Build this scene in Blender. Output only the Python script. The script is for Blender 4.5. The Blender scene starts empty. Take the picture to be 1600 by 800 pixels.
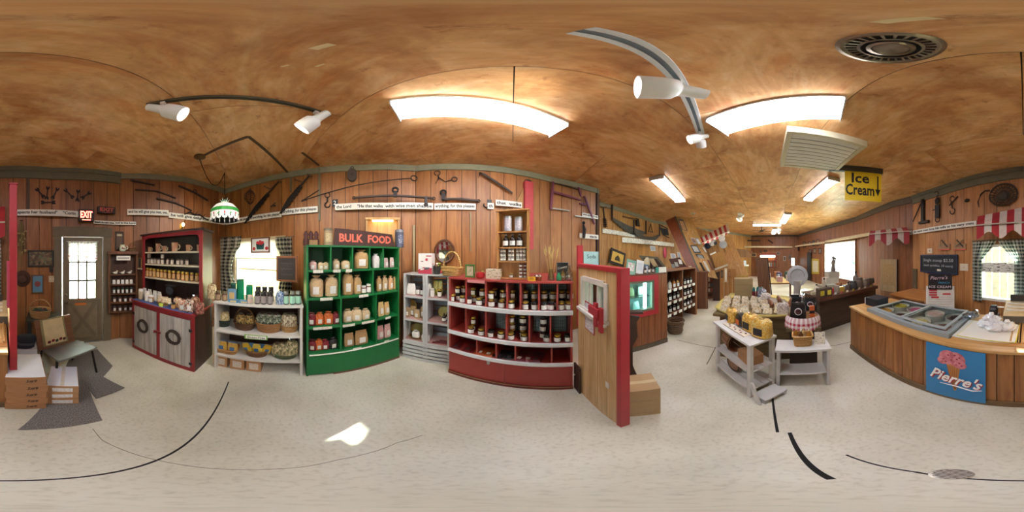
import bpy, math, random
from mathutils import Vector, Matrix
random.seed(7)
scn = bpy.context.scene
COL = scn.collection
H = 1.6          # eye height
CEIL = 3.2       # ceiling height
R = math.radians

# ---------------------------------------------------------------- camera, world, sun, exposure
cd = bpy.data.cameras.new('panorama_camera')
cd.type = 'PANO'
try:
    cd.cycles.panorama_type = 'EQUIRECTANGULAR'
except Exception:
    cd.panorama_type = 'EQUIRECTANGULAR'
cd.clip_start = 0.01
cam = bpy.data.objects.new('panorama_camera', cd)
cam.location = (0, 0, H)
cam.rotation_euler = (R(90), 0, 0)
COL.objects.link(cam)
scn.camera = cam
scn.view_settings.view_transform = 'Standard'
scn.view_settings.look = 'None'
scn.view_settings.gamma = 1.0
scn.view_settings.use_curve_mapping = False
scn.view_settings.exposure = 1.75
w = bpy.data.worlds.new('sky')
scn.world = w
w.use_nodes = True
bg = w.node_tree.nodes['Background']
bg.inputs[0].default_value = (0.86, 0.93, 1.0, 1)
bg.inputs[1].default_value = 16.0
sd = bpy.data.lights.new('sun', 'SUN')
sd.energy = 14.0
sd.angle = R(0.6)
sd.color = (1.0, 0.96, 0.9)
sun = bpy.data.objects.new('sun', sd)
SUNDIR = Vector((-1.32, 3.40, -1.72))
sun.rotation_euler = SUNDIR.to_track_quat('-Z', 'Y').to_euler()
COL.objects.link(sun)

# ---------------------------------------------------------------- pixel helpers (measuring directions only)
def az(x): return R((x - 800) * .225)
def el(y): return R((400 - y) * .225)
def dirp(x): return Vector((math.sin(az(x)), math.cos(az(x))))
def floorpt(x, y, z=0.0):
    d = (H - z) / math.tan(-el(y)); p = dirp(x) * d
    return Vector((p.x, p.y, z))
def ceilpt(x, y, z=CEIL):
    d = (z - H) / math.tan(el(y)); p = dirp(x) * d
    return Vector((p.x, p.y, z))
def zat(y, d): return H + math.tan(el(y)) * d
PX = R(.225)

# ---------------------------------------------------------------- materials
def lin(hexs):
    o = []
    for i in (0, 2, 4):
        v = int(hexs[i:i + 2], 16) / 255
        o.append(v / 12.92 if v <= .04045 else ((v + .055) / 1.055) ** 2.4)
    return (*o, 1)
MC = {}
def _new(name):
    m = bpy.data.materials.new(name); m.use_nodes = True
    nt = m.node_tree
    return m, nt, nt.nodes['Principled BSDF']
def nd(nt, t, **kw):
    n = nt.nodes.new(t)
    for k, v in kw.items(): setattr(n, k, v)
    return n
def ramp(nt, stops):
    r = nd(nt, 'ShaderNodeValToRGB')
    e = r.color_ramp.elements
    while len(e) < len(stops): e.new(.5)
    for i, (p, c) in enumerate(stops):
        e[i].position = p; e[i].color = c
    return r
def plain(hx, rough=.55, var=.12, metal=0.0, scale=9, coat=0.0, bump=0.0):
    k = ('plain', hx, rough, var, metal, scale, coat, bump)
    if k in MC: return MC[k]
    m, nt, b = _new('paint_' + hx)
    tc = nd(nt, 'ShaderNodeTexCoord'); no = nd(nt, 'ShaderNodeTexNoise')
    no.inputs['Scale'].default_value = scale; no.inputs['Detail'].default_value = 5
    nt.links.new(tc.outputs['Object'], no.inputs['Vector'])
    c = lin(hx)
    r = ramp(nt, [(.25, tuple(v * (1 - var) for v in c[:3]) + (1,)), (.75, tuple(min(1, v * (1 + var)) for v in c[:3]) + (1,))])
    nt.links.new(no.outputs['Fac'], r.inputs['Fac'])
    nt.links.new(r.outputs['Color'], b.inputs['Base Color'])
    b.inputs['Roughness'].default_value = rough
    b.inputs['Metallic'].default_value = metal
    b.inputs['Coat Weight'].default_value = coat
    if bump:
        bp = nd(nt, 'ShaderNodeBump'); bp.inputs['Strength'].default_value = bump
        nt.links.new(no.outputs['Fac'], bp.inputs['Height']); nt.links.new(bp.outputs['Normal'], b.inputs['Normal'])
    MC[k] = m; return m
def wood(h1, h2, scale=1.0, axis='z', rough=.45, knots=True, vary=.28, stain=None):
    """grain running along one axis, tint differing from board to board"""
    k = ('wood', h1, h2, scale, axis, rough, vary, stain)
    if k in MC: return MC[k]
    m, nt, b = _new('wood_' + h1)
    tc = nd(nt, 'ShaderNodeTexCoord'); mp = nd(nt, 'ShaderNodeMapping')
    s = {'x': (1.2, 14, 14), 'y': (14, 1.2, 14), 'z': (14, 14, 1.2)}[axis]
    mp.inputs['Scale'].default_value = tuple(v * scale for v in s)
    oi = nd(nt, 'ShaderNodeObjectInfo')
    ad = nd(nt, 'ShaderNodeVectorMath', operation='ADD')
    ml = nd(nt, 'ShaderNodeVectorMath', operation='SCALE'); ml.inputs['Scale'].default_value = 37
    cb = nd(nt, 'ShaderNodeCombineXYZ')
    for i in range(3): nt.links.new(oi.outputs['Random'], cb.inputs[i])
    nt.links.new(cb.outputs[0], ml.inputs[0])
    nt.links.new(tc.outputs['Object'], mp.inputs['Vector'])
    nt.links.new(mp.outputs[0], ad.inputs[0]); nt.links.new(ml.outputs[0], ad.inputs[1])
    no = nd(nt, 'ShaderNodeTexNoise'); no.inputs['Scale'].default_value = 1.0
    no.inputs['Detail'].default_value = 6; no.inputs['Distortion'].default_value = 1.6
    nt.links.new(ad.outputs[0], no.inputs['Vector'])
    r = ramp(nt, [(.3, lin(h1)), (.72, lin(h2))])
    nt.links.new(no.outputs['Fac'], r.inputs['Fac'])
    hs = nd(nt, 'ShaderNodeHueSaturation')
    mr = nd(nt, 'ShaderNodeMapRange')
    mr.inputs['To Min'].default_value = 1 - vary; mr.inputs['To Max'].default_value = 1 + vary * .8
    nt.links.new(oi.outputs['Random'], mr.inputs['Value'])
    nt.links.new(mr.outputs[0], hs.inputs['Value'])
    nt.links.new(r.outputs['Color'], hs.inputs['Color'])
    nt.links.new(hs.outputs['Color'], b.inputs['Base Color'])
    b.inputs['Roughness'].default_value = rough
    bp = nd(nt, 'ShaderNodeBump'); bp.inputs['Strength'].default_value = .12; bp.inputs['Distance'].default_value = .01
    nt.links.new(no.outputs['Fac'], bp.inputs['Height']); nt.links.new(bp.outputs['Normal'], b.inputs['Normal'])
    MC[k] = m; return m
def plyceil():
    if 'ply' in MC: return MC['ply']
    m, nt, b = _new('stained_plywood')
    tc = nd(nt, 'ShaderNodeTexCoord')
    mp = nd(nt, 'ShaderNodeMapping'); mp.inputs['Scale'].default_value = (.6, 2.0, 1)
    nt.links.new(tc.outputs['Object'], mp.inputs['Vector'])
    def noise(scale, detail, rough, dist, src):
        n = nd(nt, 'ShaderNodeTexNoise'); n.inputs['Scale'].default_value = scale; n.inputs['Detail'].default_value = detail
        n.inputs['Roughness'].default_value = rough; n.inputs['Distortion'].default_value = dist; nt.links.new(src, n.inputs['Vector']); return n
    n1 = noise(2.4, 8, .6, 3.0, mp.outputs[0]); n2 = noise(1.5, 9, .68, .6, tc.outputs['Object']); n3 = noise(7, 7, .7, .4, tc.outputs['Object']); n4 = noise(2.1, 5, .6, .8, mp.outputs[0])
    r1 = ramp(nt, [(.3, lin('d4a066')), (.5, lin('e4b278')), (.72, lin('eecb98'))]); nt.links.new(n1.outputs['Fac'], r1.inputs['Fac'])
    cur = r1.outputs[0]
    for n, stops, f in ((n2, [(.37, (.55, .38, .27, 1)), (.55, (1, 1, 1, 1))], .8), (n3, [(.33, (.55, .38, .28, 1)), (.41, (1, 1, 1, 1))], .65), (n4, [(.34, (.88, .62, .42, 1)), (.5, (1, 1, 1, 1))], .7)):
        r = ramp(nt, stops); nt.links.new(n.outputs['Fac'], r.inputs['Fac'])
        x = nd(nt, 'ShaderNodeMix', data_type='RGBA', blend_type='MULTIPLY'); x.inputs[0].default_value = f
        nt.links.new(cur, x.inputs[6]); nt.links.new(r.outputs[0], x.inputs[7]); cur = x.outputs[2]
    nt.links.new(cur, b.inputs['Base Color'])
    b.inputs['Roughness'].default_value = .42
    MC['ply'] = m; return m
def cloth_trans(m, f=.45):
    """lets daylight glow through thin cloth"""
    nt = m.node_tree; b = nt.nodes['Principled BSDF']; t = nd(nt, 'ShaderNodeBsdfTranslucent'); x = nd(nt, 'ShaderNodeMixShader'); x.inputs[0].default_value = f
    src = b.inputs['Base Color'].links[0].from_socket; nt.links.new(src, t.inputs[0])
    nt.links.new(b.outputs[0], x.inputs[1]); nt.links.new(t.outputs[0], x.inputs[2]); nt.links.new(x.outputs[0], nt.nodes['Material Output'].inputs[0]); return m
def concrete():
    m, nt, b = _new('sealed_concrete')
    tc = nd(nt, 'ShaderNodeTexCoord')
    n1 = nd(nt, 'ShaderNodeTexNoise'); n1.inputs['Scale'].default_value = 1.1; n1.inputs['Detail'].default_value = 8
    n2 = nd(nt, 'ShaderNodeTexNoise'); n2.inputs['Scale'].default_value = 38; n2.inputs['Detail'].default_value = 3
    n3 = nd(nt, 'ShaderNodeTexVoronoi'); n3.inputs['Scale'].default_value = 13
    for n in (n1, n2, n3): nt.links.new(tc.outputs['Object'], n.inputs['Vector'])
    r1 = ramp(nt, [(.3, lin('b5b09a')), (.5, lin('d0cbb7')), (.7, lin('e0ddce'))])
    nt.links.new(n1.outputs['Fac'], r1.inputs['Fac'])
    r2 = ramp(nt, [(.3, (.78, .76, .72, 1)), (.5, (1, 1, 1, 1))]); nt.links.new(n2.outputs['Fac'], r2.inputs['Fac'])
    r3 = ramp(nt, [(.03, (.45, .42, .38, 1)), (.075, (1, 1, 1, 1))]); nt.links.new(n3.outputs['Distance'], r3.inputs['Fac'])
    a = nd(nt, 'ShaderNodeMix', data_type='RGBA', blend_type='MULTIPLY'); a.inputs[0].default_value = .7
    nt.links.new(r1.outputs[0], a.inputs[6]); nt.links.new(r2.outputs[0], a.inputs[7])
    c = nd(nt, 'ShaderNodeMix', data_type='RGBA', blend_type='MULTIPLY'); c.inputs[0].default_value = .45
    nt.links.new(a.outputs[2], c.inputs[6]); nt.links.new(r3.outputs[0], c.inputs[7])
    nt.links.new(c.outputs[2], b.inputs['Base Color'])
    b.inputs['Roughness'].default_value = .38
    bp = nd(nt, 'ShaderNodeBump'); bp.inputs['Strength'].default_value = .05
    nt.links.new(n2.outputs['Fac'], bp.inputs['Height']); nt.links.new(bp.outputs['Normal'], b.inputs['Normal'])
    return m
def emit(hx, s):
    k = ('emit', hx, s)
    if k in MC: return MC[k]
    m, nt, b = _new('lit_' + hx)
    b.inputs['Base Color'].default_value = lin(hx)
    b.inputs['Emission Color'].default_value = lin(hx); b.inputs['Emission Strength'].default_value = s
    MC[k] = m; return m
def pane(tint='eef6f2', gloss=.1):
    k = ('pane', tint, gloss)
    if k in MC: return MC[k]
    m, nt, b = _new('clear_glass'); nt.nodes.remove(b)
    t = nd(nt, 'ShaderNodeBsdfTransparent'); t.inputs[0].default_value = lin(tint)
    g = nd(nt, 'ShaderNodeBsdfGlossy'); g.inputs['Roughness'].default_value = .03
    x = nd(nt, 'ShaderNodeMixShader'); x.inputs[0].default_value = gloss
    nt.links.new(t.outputs[0], x.inputs[1]); nt.links.new(g.outputs[0], x.inputs[2])
    nt.links.new(x.outputs[0], nt.nodes['Material Output'].inputs[0])
    MC[k] = m; return m
def cellophane():
    return pane('f4f4f2', .22)
def pieces(*hx, scale=26, rough=.35, coat=.25):
    """loose packed contents: chips, nuts, pasta, sweets"""
    k = ('pieces', hx, scale, rough)
    if k in MC: return MC[k]
    m, nt, b = _new('contents_' + hx[0])
    tc = nd(nt, 'ShaderNodeTexCoord'); vo = nd(nt, 'ShaderNodeTexVoronoi'); vo.inputs['Scale'].default_value = scale
    nt.links.new(tc.outputs['Object'], vo.inputs['Vector'])
    sp = nd(nt, 'ShaderNodeSeparateColor'); nt.links.new(vo.outputs['Color'], sp.inputs[0])
    r = ramp(nt, [(i / max(1, len(hx) - 1) * .8 + .1, lin(h)) for i, h in enumerate(hx)] if len(hx) > 1 else [(0, lin(hx[0])), (1, lin(hx[0]))])
    nt.links.new(sp.outputs[0], r.inputs['Fac']); nt.links.new(r.outputs[0], b.inputs['Base Color'])
    b.inputs['Roughness'].default_value = rough; b.inputs['Coat Weight'].default_value = coat; b.inputs['Coat Roughness'].default_value = .15
    bp = nd(nt, 'ShaderNodeBump'); bp.inputs['Strength'].default_value = .5; bp.inputs['Distance'].default_value = .01; bp.invert = True
    nt.links.new(vo.outputs['Distance'], bp.inputs['Height']); nt.links.new(bp.outputs['Normal'], b.inputs['Normal'])
    MC[k] = m; return m
def gingham(h1, h2, size=.05):
    """woven check laid on the cloth's own uv"""
    k = ('ging', h1, h2, size)
    if k in MC: return MC[k]
    m, nt, b = _new('gingham_' + h1)
    tc = nd(nt, 'ShaderNodeTexCoord'); sp = nd(nt, 'ShaderNodeSeparateXYZ'); nt.links.new(tc.outputs['UV'], sp.inputs[0])
    outs = []
    for i in range(2):
        a = nd(nt, 'ShaderNodeMath', operation='MULTIPLY'); a.inputs[1].default_value = 1 / size; nt.links.new(sp.outputs[i], a.inputs[0])
        f = nd(nt, 'ShaderNodeMath', operation='FRACT'); nt.links.new(a.outputs[0], f.inputs[0])
        g = nd(nt, 'ShaderNodeMath', operation='GREATER_THAN'); g.inputs[1].default_value = .5; nt.links.new(f.outputs[0], g.inputs[0]); outs.append(g)
    s = nd(nt, 'ShaderNodeMath', operation='ADD'); nt.links.new(outs[0].outputs[0], s.inputs[0]); nt.links.new(outs[1].outputs[0], s.inputs[1])
    d = nd(nt, 'ShaderNodeMath', operation='DIVIDE'); d.inputs[1].default_value = 2; nt.links.new(s.outputs[0], d.inputs[0])
    a, c = lin(h1), lin(h2)
    r = ramp(nt, [(0, a), (.5, tuple((a[i] + c[i]) / 2 for i in range(3)) + (1,)), (1, c)]); nt.links.new(d.outputs[0], r.inputs['Fac'])
    nt.links.new(r.outputs[0], b.inputs['Base Color']); b.inputs['Roughness'].default_value = .85
    MC[k] = m; return m
def weave(h1='8a5f33', h2='c49a62', scale=90):
    k = ('weave', h1, h2, scale)
    if k in MC: return MC[k]
    m, nt, b = _new('wicker_' + h1)
    tc = nd(nt, 'ShaderNodeTexCoord'); ck = nd(nt, 'ShaderNodeTexWave', wave_type='BANDS', bands_direction='Z'); ck.inputs['Scale'].default_value = scale / 6; ck.inputs['Distortion'].default_value = 3; ck.inputs['Detail Scale'].default_value = 3
    nt.links.new(tc.outputs['Object'], ck.inputs['Vector'])
    r = ramp(nt, [(.2, lin(h1)), (.8, lin(h2))]); nt.links.new(ck.outputs['Fac'], r.inputs['Fac']); nt.links.new(r.outputs[0], b.inputs['Base Color'])
    b.inputs['Roughness'].default_value = .7
    bp = nd(nt, 'ShaderNodeBump'); bp.inputs['Strength'].default_value = .6; bp.inputs['Distance'].default_value = .01
    nt.links.new(ck.outputs['Fac'], bp.inputs['Height']); nt.links.new(bp.outputs['Normal'], b.inputs['Normal'])
    MC[k] = m; return m
def print_label(h1='efece4', h2='8c8378', scale=60):
    """pale paper label with faint printed lines"""
    k = ('label', h1, h2, scale)
    if k in MC: return MC[k]
    m, nt, b = _new('label_' + h1)
    tc = nd(nt, 'ShaderNodeTexCoord'); mp = nd(nt, 'ShaderNodeMapping'); mp.inputs['Scale'].default_value = (1, 1, 3)
    nt.links.new(tc.outputs['Object'], mp.inputs['Vector'])
    no = nd(nt, 'ShaderNodeTexNoise'); no.inputs['Scale'].default_value = scale; no.inputs['Detail'].default_value = 1
    nt.links.new(mp.outputs[0], no.inputs['Vector'])
    r = ramp(nt, [(.56, lin(h1)), (.66, lin(h2))]); nt.links.new(no.outputs['Fac'], r.inputs['Fac']); nt.links.new(r.outputs[0], b.inputs['Base Color'])
    b.inputs['Roughness'].default_value = .6
    MC[k] = m; return m
def carpet():
    m, nt, b = _new('grey_mat')
    tc = nd(nt, 'ShaderNodeTexCoord'); no = nd(nt, 'ShaderNodeTexNoise'); no.inputs['Scale'].default_value = 110; no.inputs['Detail'].default_value = 3
    nt.links.new(tc.outputs['Object'], no.inputs['Vector'])
    r = ramp(nt, [(.35, lin('4f4b47')), (.65, lin('8f8a83'))]); nt.links.new(no.outputs['Fac'], r.inputs['Fac']); nt.links.new(r.outputs[0], b.inputs['Base Color'])
    b.inputs['Roughness'].default_value = .95
    bp = nd(nt, 'ShaderNodeBump'); bp.inputs['Strength'].default_value = .6; nt.links.new(no.outputs['Fac'], bp.inputs['Height']); nt.links.new(bp.outputs['Normal'], b.inputs['Normal'])
    return m

# ---------------------------------------------------------------- mesh collecting
class MB:
    def __init__(s): s.v = []; s.f = []; s.mi = []; s.uv = None
    def add(s, vs, fs, mi=0):
        o = len(s.v); s.v += [tuple(v) for v in vs]
        for f in fs: s.f.append(tuple(i + o for i in f)); s.mi.append(mi)
        return s
    def box(s, x0, x1, y0, y1, z0, z1, mi=0):
        return s.hexa([(x0, y0, z0), (x1, y0, z0), (x1, y1, z0), (x0, y1, z0), (x0, y0, z1), (x1, y0, z1), (x1, y1, z1), (x0, y1, z1)], mi)
    def hexa(s, p, mi=0):
        return s.add(p, [(3, 2, 1, 0), (4, 5, 6, 7), (0, 1, 5, 4), (1, 2, 6, 5), (2, 3, 7, 6), (3, 0, 4, 7)], mi)
    def tube(s, pts, r, n=8, mi=0, closed=False):
        pts = [Vector(p) for p in pts]; N = len(pts); rs = r if isinstance(r, (list, tuple)) else [r] * N
        vs = []; up0 = Vector((0, 0, 1))
        for i, p in enumerate(pts):
            if closed: t = pts[(i + 1) % N] - pts[i - 1]
            else: t = pts[min(i + 1, N - 1)] - pts[max(i - 1, 0)]
            t.normalize(); u = up0 if abs(t.z) < .95 else Vector((1, 0, 0))
            a = t.cross(u).normalized(); b = a.cross(t)
            for k in range(n):
                th = 2 * math.pi * k / n
                vs.append(p + (a * math.cos(th) + b * math.sin(th)) * rs[i])
        fs = []
        for i in range(N if closed else N - 1):
            j = (i + 1) % N
            for k in range(n): fs.append((i * n + k, i * n + (k + 1) % n, j * n + (k + 1) % n, j * n + k))
        if not closed: fs += [tuple(range(n - 1, -1, -1)), tuple((N - 1) * n + k for k in range(n))]
        return s.add(vs, fs, mi)
    def cyl(s, p0, p1, r0, r1=None, n=12, mi=0): return s.tube([p0, p1], [r0, r0 if r1 is None else r1], n, mi)
    def lathe(s, prof, n=14, c=(0, 0, 0), sx=1, sy=1, mi=0, cap=True, sq=0):
        """profile of (radius, z) spun about z; sq squares the section"""
        vs = []
        for r, z in prof:
            for k in range(n):
                th = 2 * math.pi * (k + .5) / n; cx, sn = math.cos(th), math.sin(th)
                q = 1 if not sq else (1 / max(abs(cx), abs(sn))) ** sq
                vs.append((c[0] + r * cx * q * sx, c[1] + r * sn * q * sy, c[2] + z))
        fs = []
        for i in range(len(prof) - 1):
            for k in range(n): fs.append((i * n + k, i * n + (k + 1) % n, (i + 1) * n + (k + 1) % n, (i + 1) * n + k))
        if cap: fs += [tuple(range(n - 1, -1, -1)), tuple((len(prof) - 1) * n + k for k in range(n))]
        return s.add(vs, fs, mi)
    def ball(s, c, rx, ry=None, rz=None, n=12, m=7, jit=0, mi=0):
        ry = rx if ry is None else ry; rz = rx if rz is None else rz
        rnd = random.Random(int((c[0] * 7 + c[1] * 13 + c[2] * 5 + rx) * 1e4))
        prof = []
        vs = []
        for i in range(m + 1):
            ph = math.pi * i / m - math.pi / 2
            for k in range(n):
                th = 2 * math.pi * k / n; j = 1 + (rnd.uniform(-jit, jit) if 0 < i < m else 0)
                vs.append((c[0] + rx * math.cos(ph) * math.cos(th) * j, c[1] + ry * math.cos(ph) * math.sin(th) * j, c[2] + rz * math.sin(ph) * j))
        fs = [(i * n + k, i * n + (k + 1) % n, (i + 1) * n + (k + 1) % n, (i + 1) * n + k) for i in range(m) for k in range(n)]
        return s.add(vs, fs, mi)
    def prism(s, poly, y0, y1, mi=0):
        """outline in x,z, extruded along y from y0 (front) to y1"""
        n = len(poly)
        a = sum(poly[i][0] * poly[(i + 1) % n][1] - poly[(i + 1) % n][0] * poly[i][1] for i in range(n))
        if a < 0: poly = poly[::-1]
        vs = [(x, y0, z) for x, z in poly] + [(x, y1, z) for x, z in poly]
        fs = [tuple(range(n)), tuple(range(2 * n - 1, n - 1, -1))] + [(i, i + n, (i + 1) % n + n, (i + 1) % n) for i in range(n)]
        return s.add(vs, fs, mi)
    def slab(s, poly, z0, z1, mi=0):
        n = len(poly)
        a = sum(poly[i][0] * poly[(i + 1) % n][1] - poly[(i + 1) % n][0] * poly[i][1] for i in range(n))
        if a < 0: poly = poly[::-1]
        vs = [(x, y, z0) for x, y in poly] + [(x, y, z1) for x, y in poly]
        fs = [tuple(range(n - 1, -1, -1)), tuple(range(n, 2 * n))] + [(i, (i + 1) % n, (i + 1) % n + n, i + n) for i in range(n)]
        return s.add(vs, fs, mi)
    def ring(s, c, R_, r, axis='y', n=16, m=6, mi=0, a0=0, a1=2 * math.pi):
        full = abs(a1 - a0 - 2 * math.pi) < 1e-4
        pts = []
        for i in range(n + (0 if full else 1)):
            th = a0 + (a1 - a0) * i / n
            if axis == 'y': pts.append((c[0] + R_ * math.cos(th), c[1], c[2] + R_ * math.sin(th)))
            elif axis == 'z': pts.append((c[0] + R_ * math.cos(th), c[1] + R_ * math.sin(th), c[2]))
            else: pts.append((c[0], c[1] + R_ * math.cos(th), c[2] + R_ * math.sin(th)))
        return s.tube(pts, r, m, mi, closed=full)
    def mesh(s, name, mats, smooth=False):
        me = bpy.data.meshes.new(name); me.from_pydata(s.v, [], s.f)
        mats = mats if isinstance(mats, (list, tuple)) else [mats]
        for m in mats: me.materials.append(m)
        if len(mats) > 1: me.polygons.foreach_set('material_index', s.mi)
        if s.uv:
            l = me.uv_layers.new(name='UVMap')
            for i, lp in enumerate(me.loops): l.data[i].uv = s.uv[lp.vertex_index]
        if smooth:
            me.polygons.foreach_set('use_smooth', [True] * len(me.polygons))
            if smooth != 'all':
                try: me.set_sharp_from_angle(angle=R(40))
                except Exception: pass
        me.update(); return me

def link(name, me, parent=None, loc=(0, 0, 0), rot=(0, 0, 0), bevel=0):
    o = bpy.data.objects.new(name, me); COL.objects.link(o)
    o.parent = parent; o.location = loc; o.rotation_euler = rot
    if bevel:
        b = o.modifiers.new('edge', 'BEVEL'); b.width = bevel; b.segments = 2; b.limit_method = 'ANGLE'
    return o
def mk(name, mb, mats, parent=None, loc=(0, 0, 0), rot=(0, 0, 0), smooth=False, bevel=0):
    return link(name, mb.mesh(name, mats, smooth), parent, loc, rot, bevel)
def tag(o, label, cat, group=None, kind=None):
    if label: o['label'] = label
    if cat: o['category'] = cat
    if group: o['group'] = group
    if kind: o['kind'] = kind
    return o
def thing(name, label, cat, loc=(0, 0, 0), rz=0, group=None, scale=None, rot=None):
    o = bpy.data.objects.new(name, None); o.empty_display_size = .05; COL.objects.link(o)
    o.location = loc; o.rotation_euler = rot if rot else (0, 0, rz)
    if scale: o.scale = scale
    return tag(o, label, cat, group)
def struct(o): o['kind'] = 'structure'; return o
ORD = ['first', 'second', 'third', 'fourth', 'fifth', 'sixth', 'seventh', 'eighth', 'ninth', 'tenth', 'eleventh', 'twelfth', 'thirteenth', 'fourteenth', 'fifteenth', 'sixteenth']
def nth(i, n):
    if n == 1: return ''
    if i == 0: return 'leftmost'
    if i == n - 1: return 'rightmost'
    return ORD[i] + ' from left'

# lettering: text curves turned into meshes at the end
TXT = []
def text(s, size, mat, parent, loc, rot=(R(90), 0, 0), width=None, name='lettering', shear=0, thick=.0012, bold=0, align='CENTER', height=None, scalex=None):
    c = bpy.data.curves.new(name, 'FONT'); c.body = s; c.size = size; c.align_x = align; c.align_y = 'CENTER'
    c.extrude = thick; c.shear = shear; c.offset = bold; c.resolution_u = 2
    c.materials.append(mat)
    o = bpy.data.objects.new(name, c); COL.objects.link(o)
    o.parent = parent; o.location = loc; o.rotation_euler = rot
    TXT.append((o, width, height)); return o
def islands(me):
    """groups of faces that make one letter (pieces that overlap in x belong together, as the dot of an i)"""
    par = list(range(len(me.vertices)))
    def find(a):
        while par[a] != a: par[a] = par[par[a]]; a = par[a]
        return a
    for p in me.polygons:
        vs = p.vertices
        for q in vs[1:]: par[find(q)] = find(vs[0])
    box = {}
    for v in me.vertices:
        r = find(v.index); b = box.setdefault(r, [1e9, -1e9]); b[0] = min(b[0], v.co.x); b[1] = max(b[1], v.co.x)
    roots = sorted(box, key=lambda r: box[r][0]); groups = []
    for r in roots:
        if groups and box[r][0] < groups[-1][1] - .4 * min(groups[-1][1] - groups[-1][2], box[r][1] - box[r][0]):
            groups[-1][0].append(r); groups[-1][1] = max(groups[-1][1], box[r][1])
        else: groups.append([[r], box[r][1], box[r][0]])
    out = []
    for g, _, _ in groups:
        gs = set(g); fs = [p for p in me.polygons if find(p.vertices[0]) in gs]; mp = {}; vs = []
        for p in fs:
            for v in p.vertices:
                if v not in mp: mp[v] = len(vs); vs.append(tuple(me.vertices[v].co))
        n = bpy.data.meshes.new('letter'); n.from_pydata(vs, [], [tuple(mp[v] for v in p.vertices) for p in fs]); n.materials.append(me.materials[0]); out.append(n)
    return out
def finish_text():
    dg = bpy.context.evaluated_depsgraph_get()
    for o, width, height in TXT:
        me = bpy.data.meshes.new_from_object(o.evaluated_get(dg)); nm = o.name; size = o.data.size
        if (width or height) and len(me.vertices):
            xs = [v.co.x for v in me.vertices]; ys = [v.co.y for v in me.vertices]
            fx = width / max(1e-6, max(xs) - min(xs)) if width else 1
            fy = height / max(1e-6, max(ys) - min(ys)) if height else 1
            cx = (max(xs) + min(xs)) / 2; cy = (max(ys) + min(ys)) / 2
            for v in me.vertices:
                v.co.x = (v.co.x - cx) * fx; v.co.y = (v.co.y - cy) * fy
        base = nm.split('.')[0]; par, loc, rot = o.parent, o.location.copy(), o.rotation_euler.copy()
        bpy.data.objects.remove(o)
        if base == 'letter':
            for n in islands(me): link('letter', n, par, loc, rot)
        else:
            link(base, me, par, loc, rot)['kind'] = 'stuff'

# shared shapes: each shape is a list of parts (name, mesh builder, material slot, smooth), unit sized
MESHC = {}
def share(key, build, mat, smooth=True):
    k = (key, tuple(mat) if isinstance(mat, list) else mat)
    if k not in MESHC: MESHC[k] = build().mesh(key, mat, smooth)
    return MESHC[k]

# ================================================================ ROOM SHELL
WS = [(2.64, -3.25), (1.73, -3.09), (.93, -2.87), (0, -2.65), (-.85, -2.58), (-1.95, -2.15), (-2.77, -1.3), (-3.63, -.69)]
WN = [(-3.63, -.69), (-2.6, .84), (-2.08, 1.52), (-1.45, 2.16), (-.77, 2.42), (.71, 2.96), (1.87, 3.19)]
WJ = [(1.87, 3.19), (2.2, 3.95)]
WL = [(2.2, 3.95), (5.54, 4.65), (8.5, 3.8), (12.65, 1.3)]
WE = [(12.65, 1.3), (12.1, -2.3)]
WR = [(12.1, -2.3), (5.6, -3.4), (3.3, -3.2), (2.64, -3.25)]
SEGS = []
for pts in (WS, WN, WJ, WL, WE, WR):
    for a, b in zip(pts, pts[1:]): SEGS.append((Vector(a), Vector(b)))
def whit(x, segs=None):
    d = dirp(x); best = 99
    for a, b in (segs or SEGS):
        e = b - a; den = d.x * e.y - d.y * e.x
        if abs(den) < 1e-9: continue
        t = (a.x * e.y - a.y * e.x) / den; s = (a.x * d.y - a.y * d.x) / den
        if t > .05 and -1e-6 <= s <= 1 + 1e-6: best = min(best, t)
    return best
def wfr(x0, x1, y0, y1, off=.012):
    """a flat place on the wall: (base centre, turn about z, width, height)"""
    L = dirp(x0) * whit(x0); Rr = dirp(x1) * whit(x1); u = (Rr - L); wd = u.length; u.normalize()
    n = Vector((-u.y, u.x)); m = (L + Rr) / 2 - n * off; d = m.length
    z0 = zat(y1, d); z1 = zat(y0, d)
    return Vector((m.x, m.y, z0)), math.atan2(u.y, u.x), wd, z1 - z0

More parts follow.
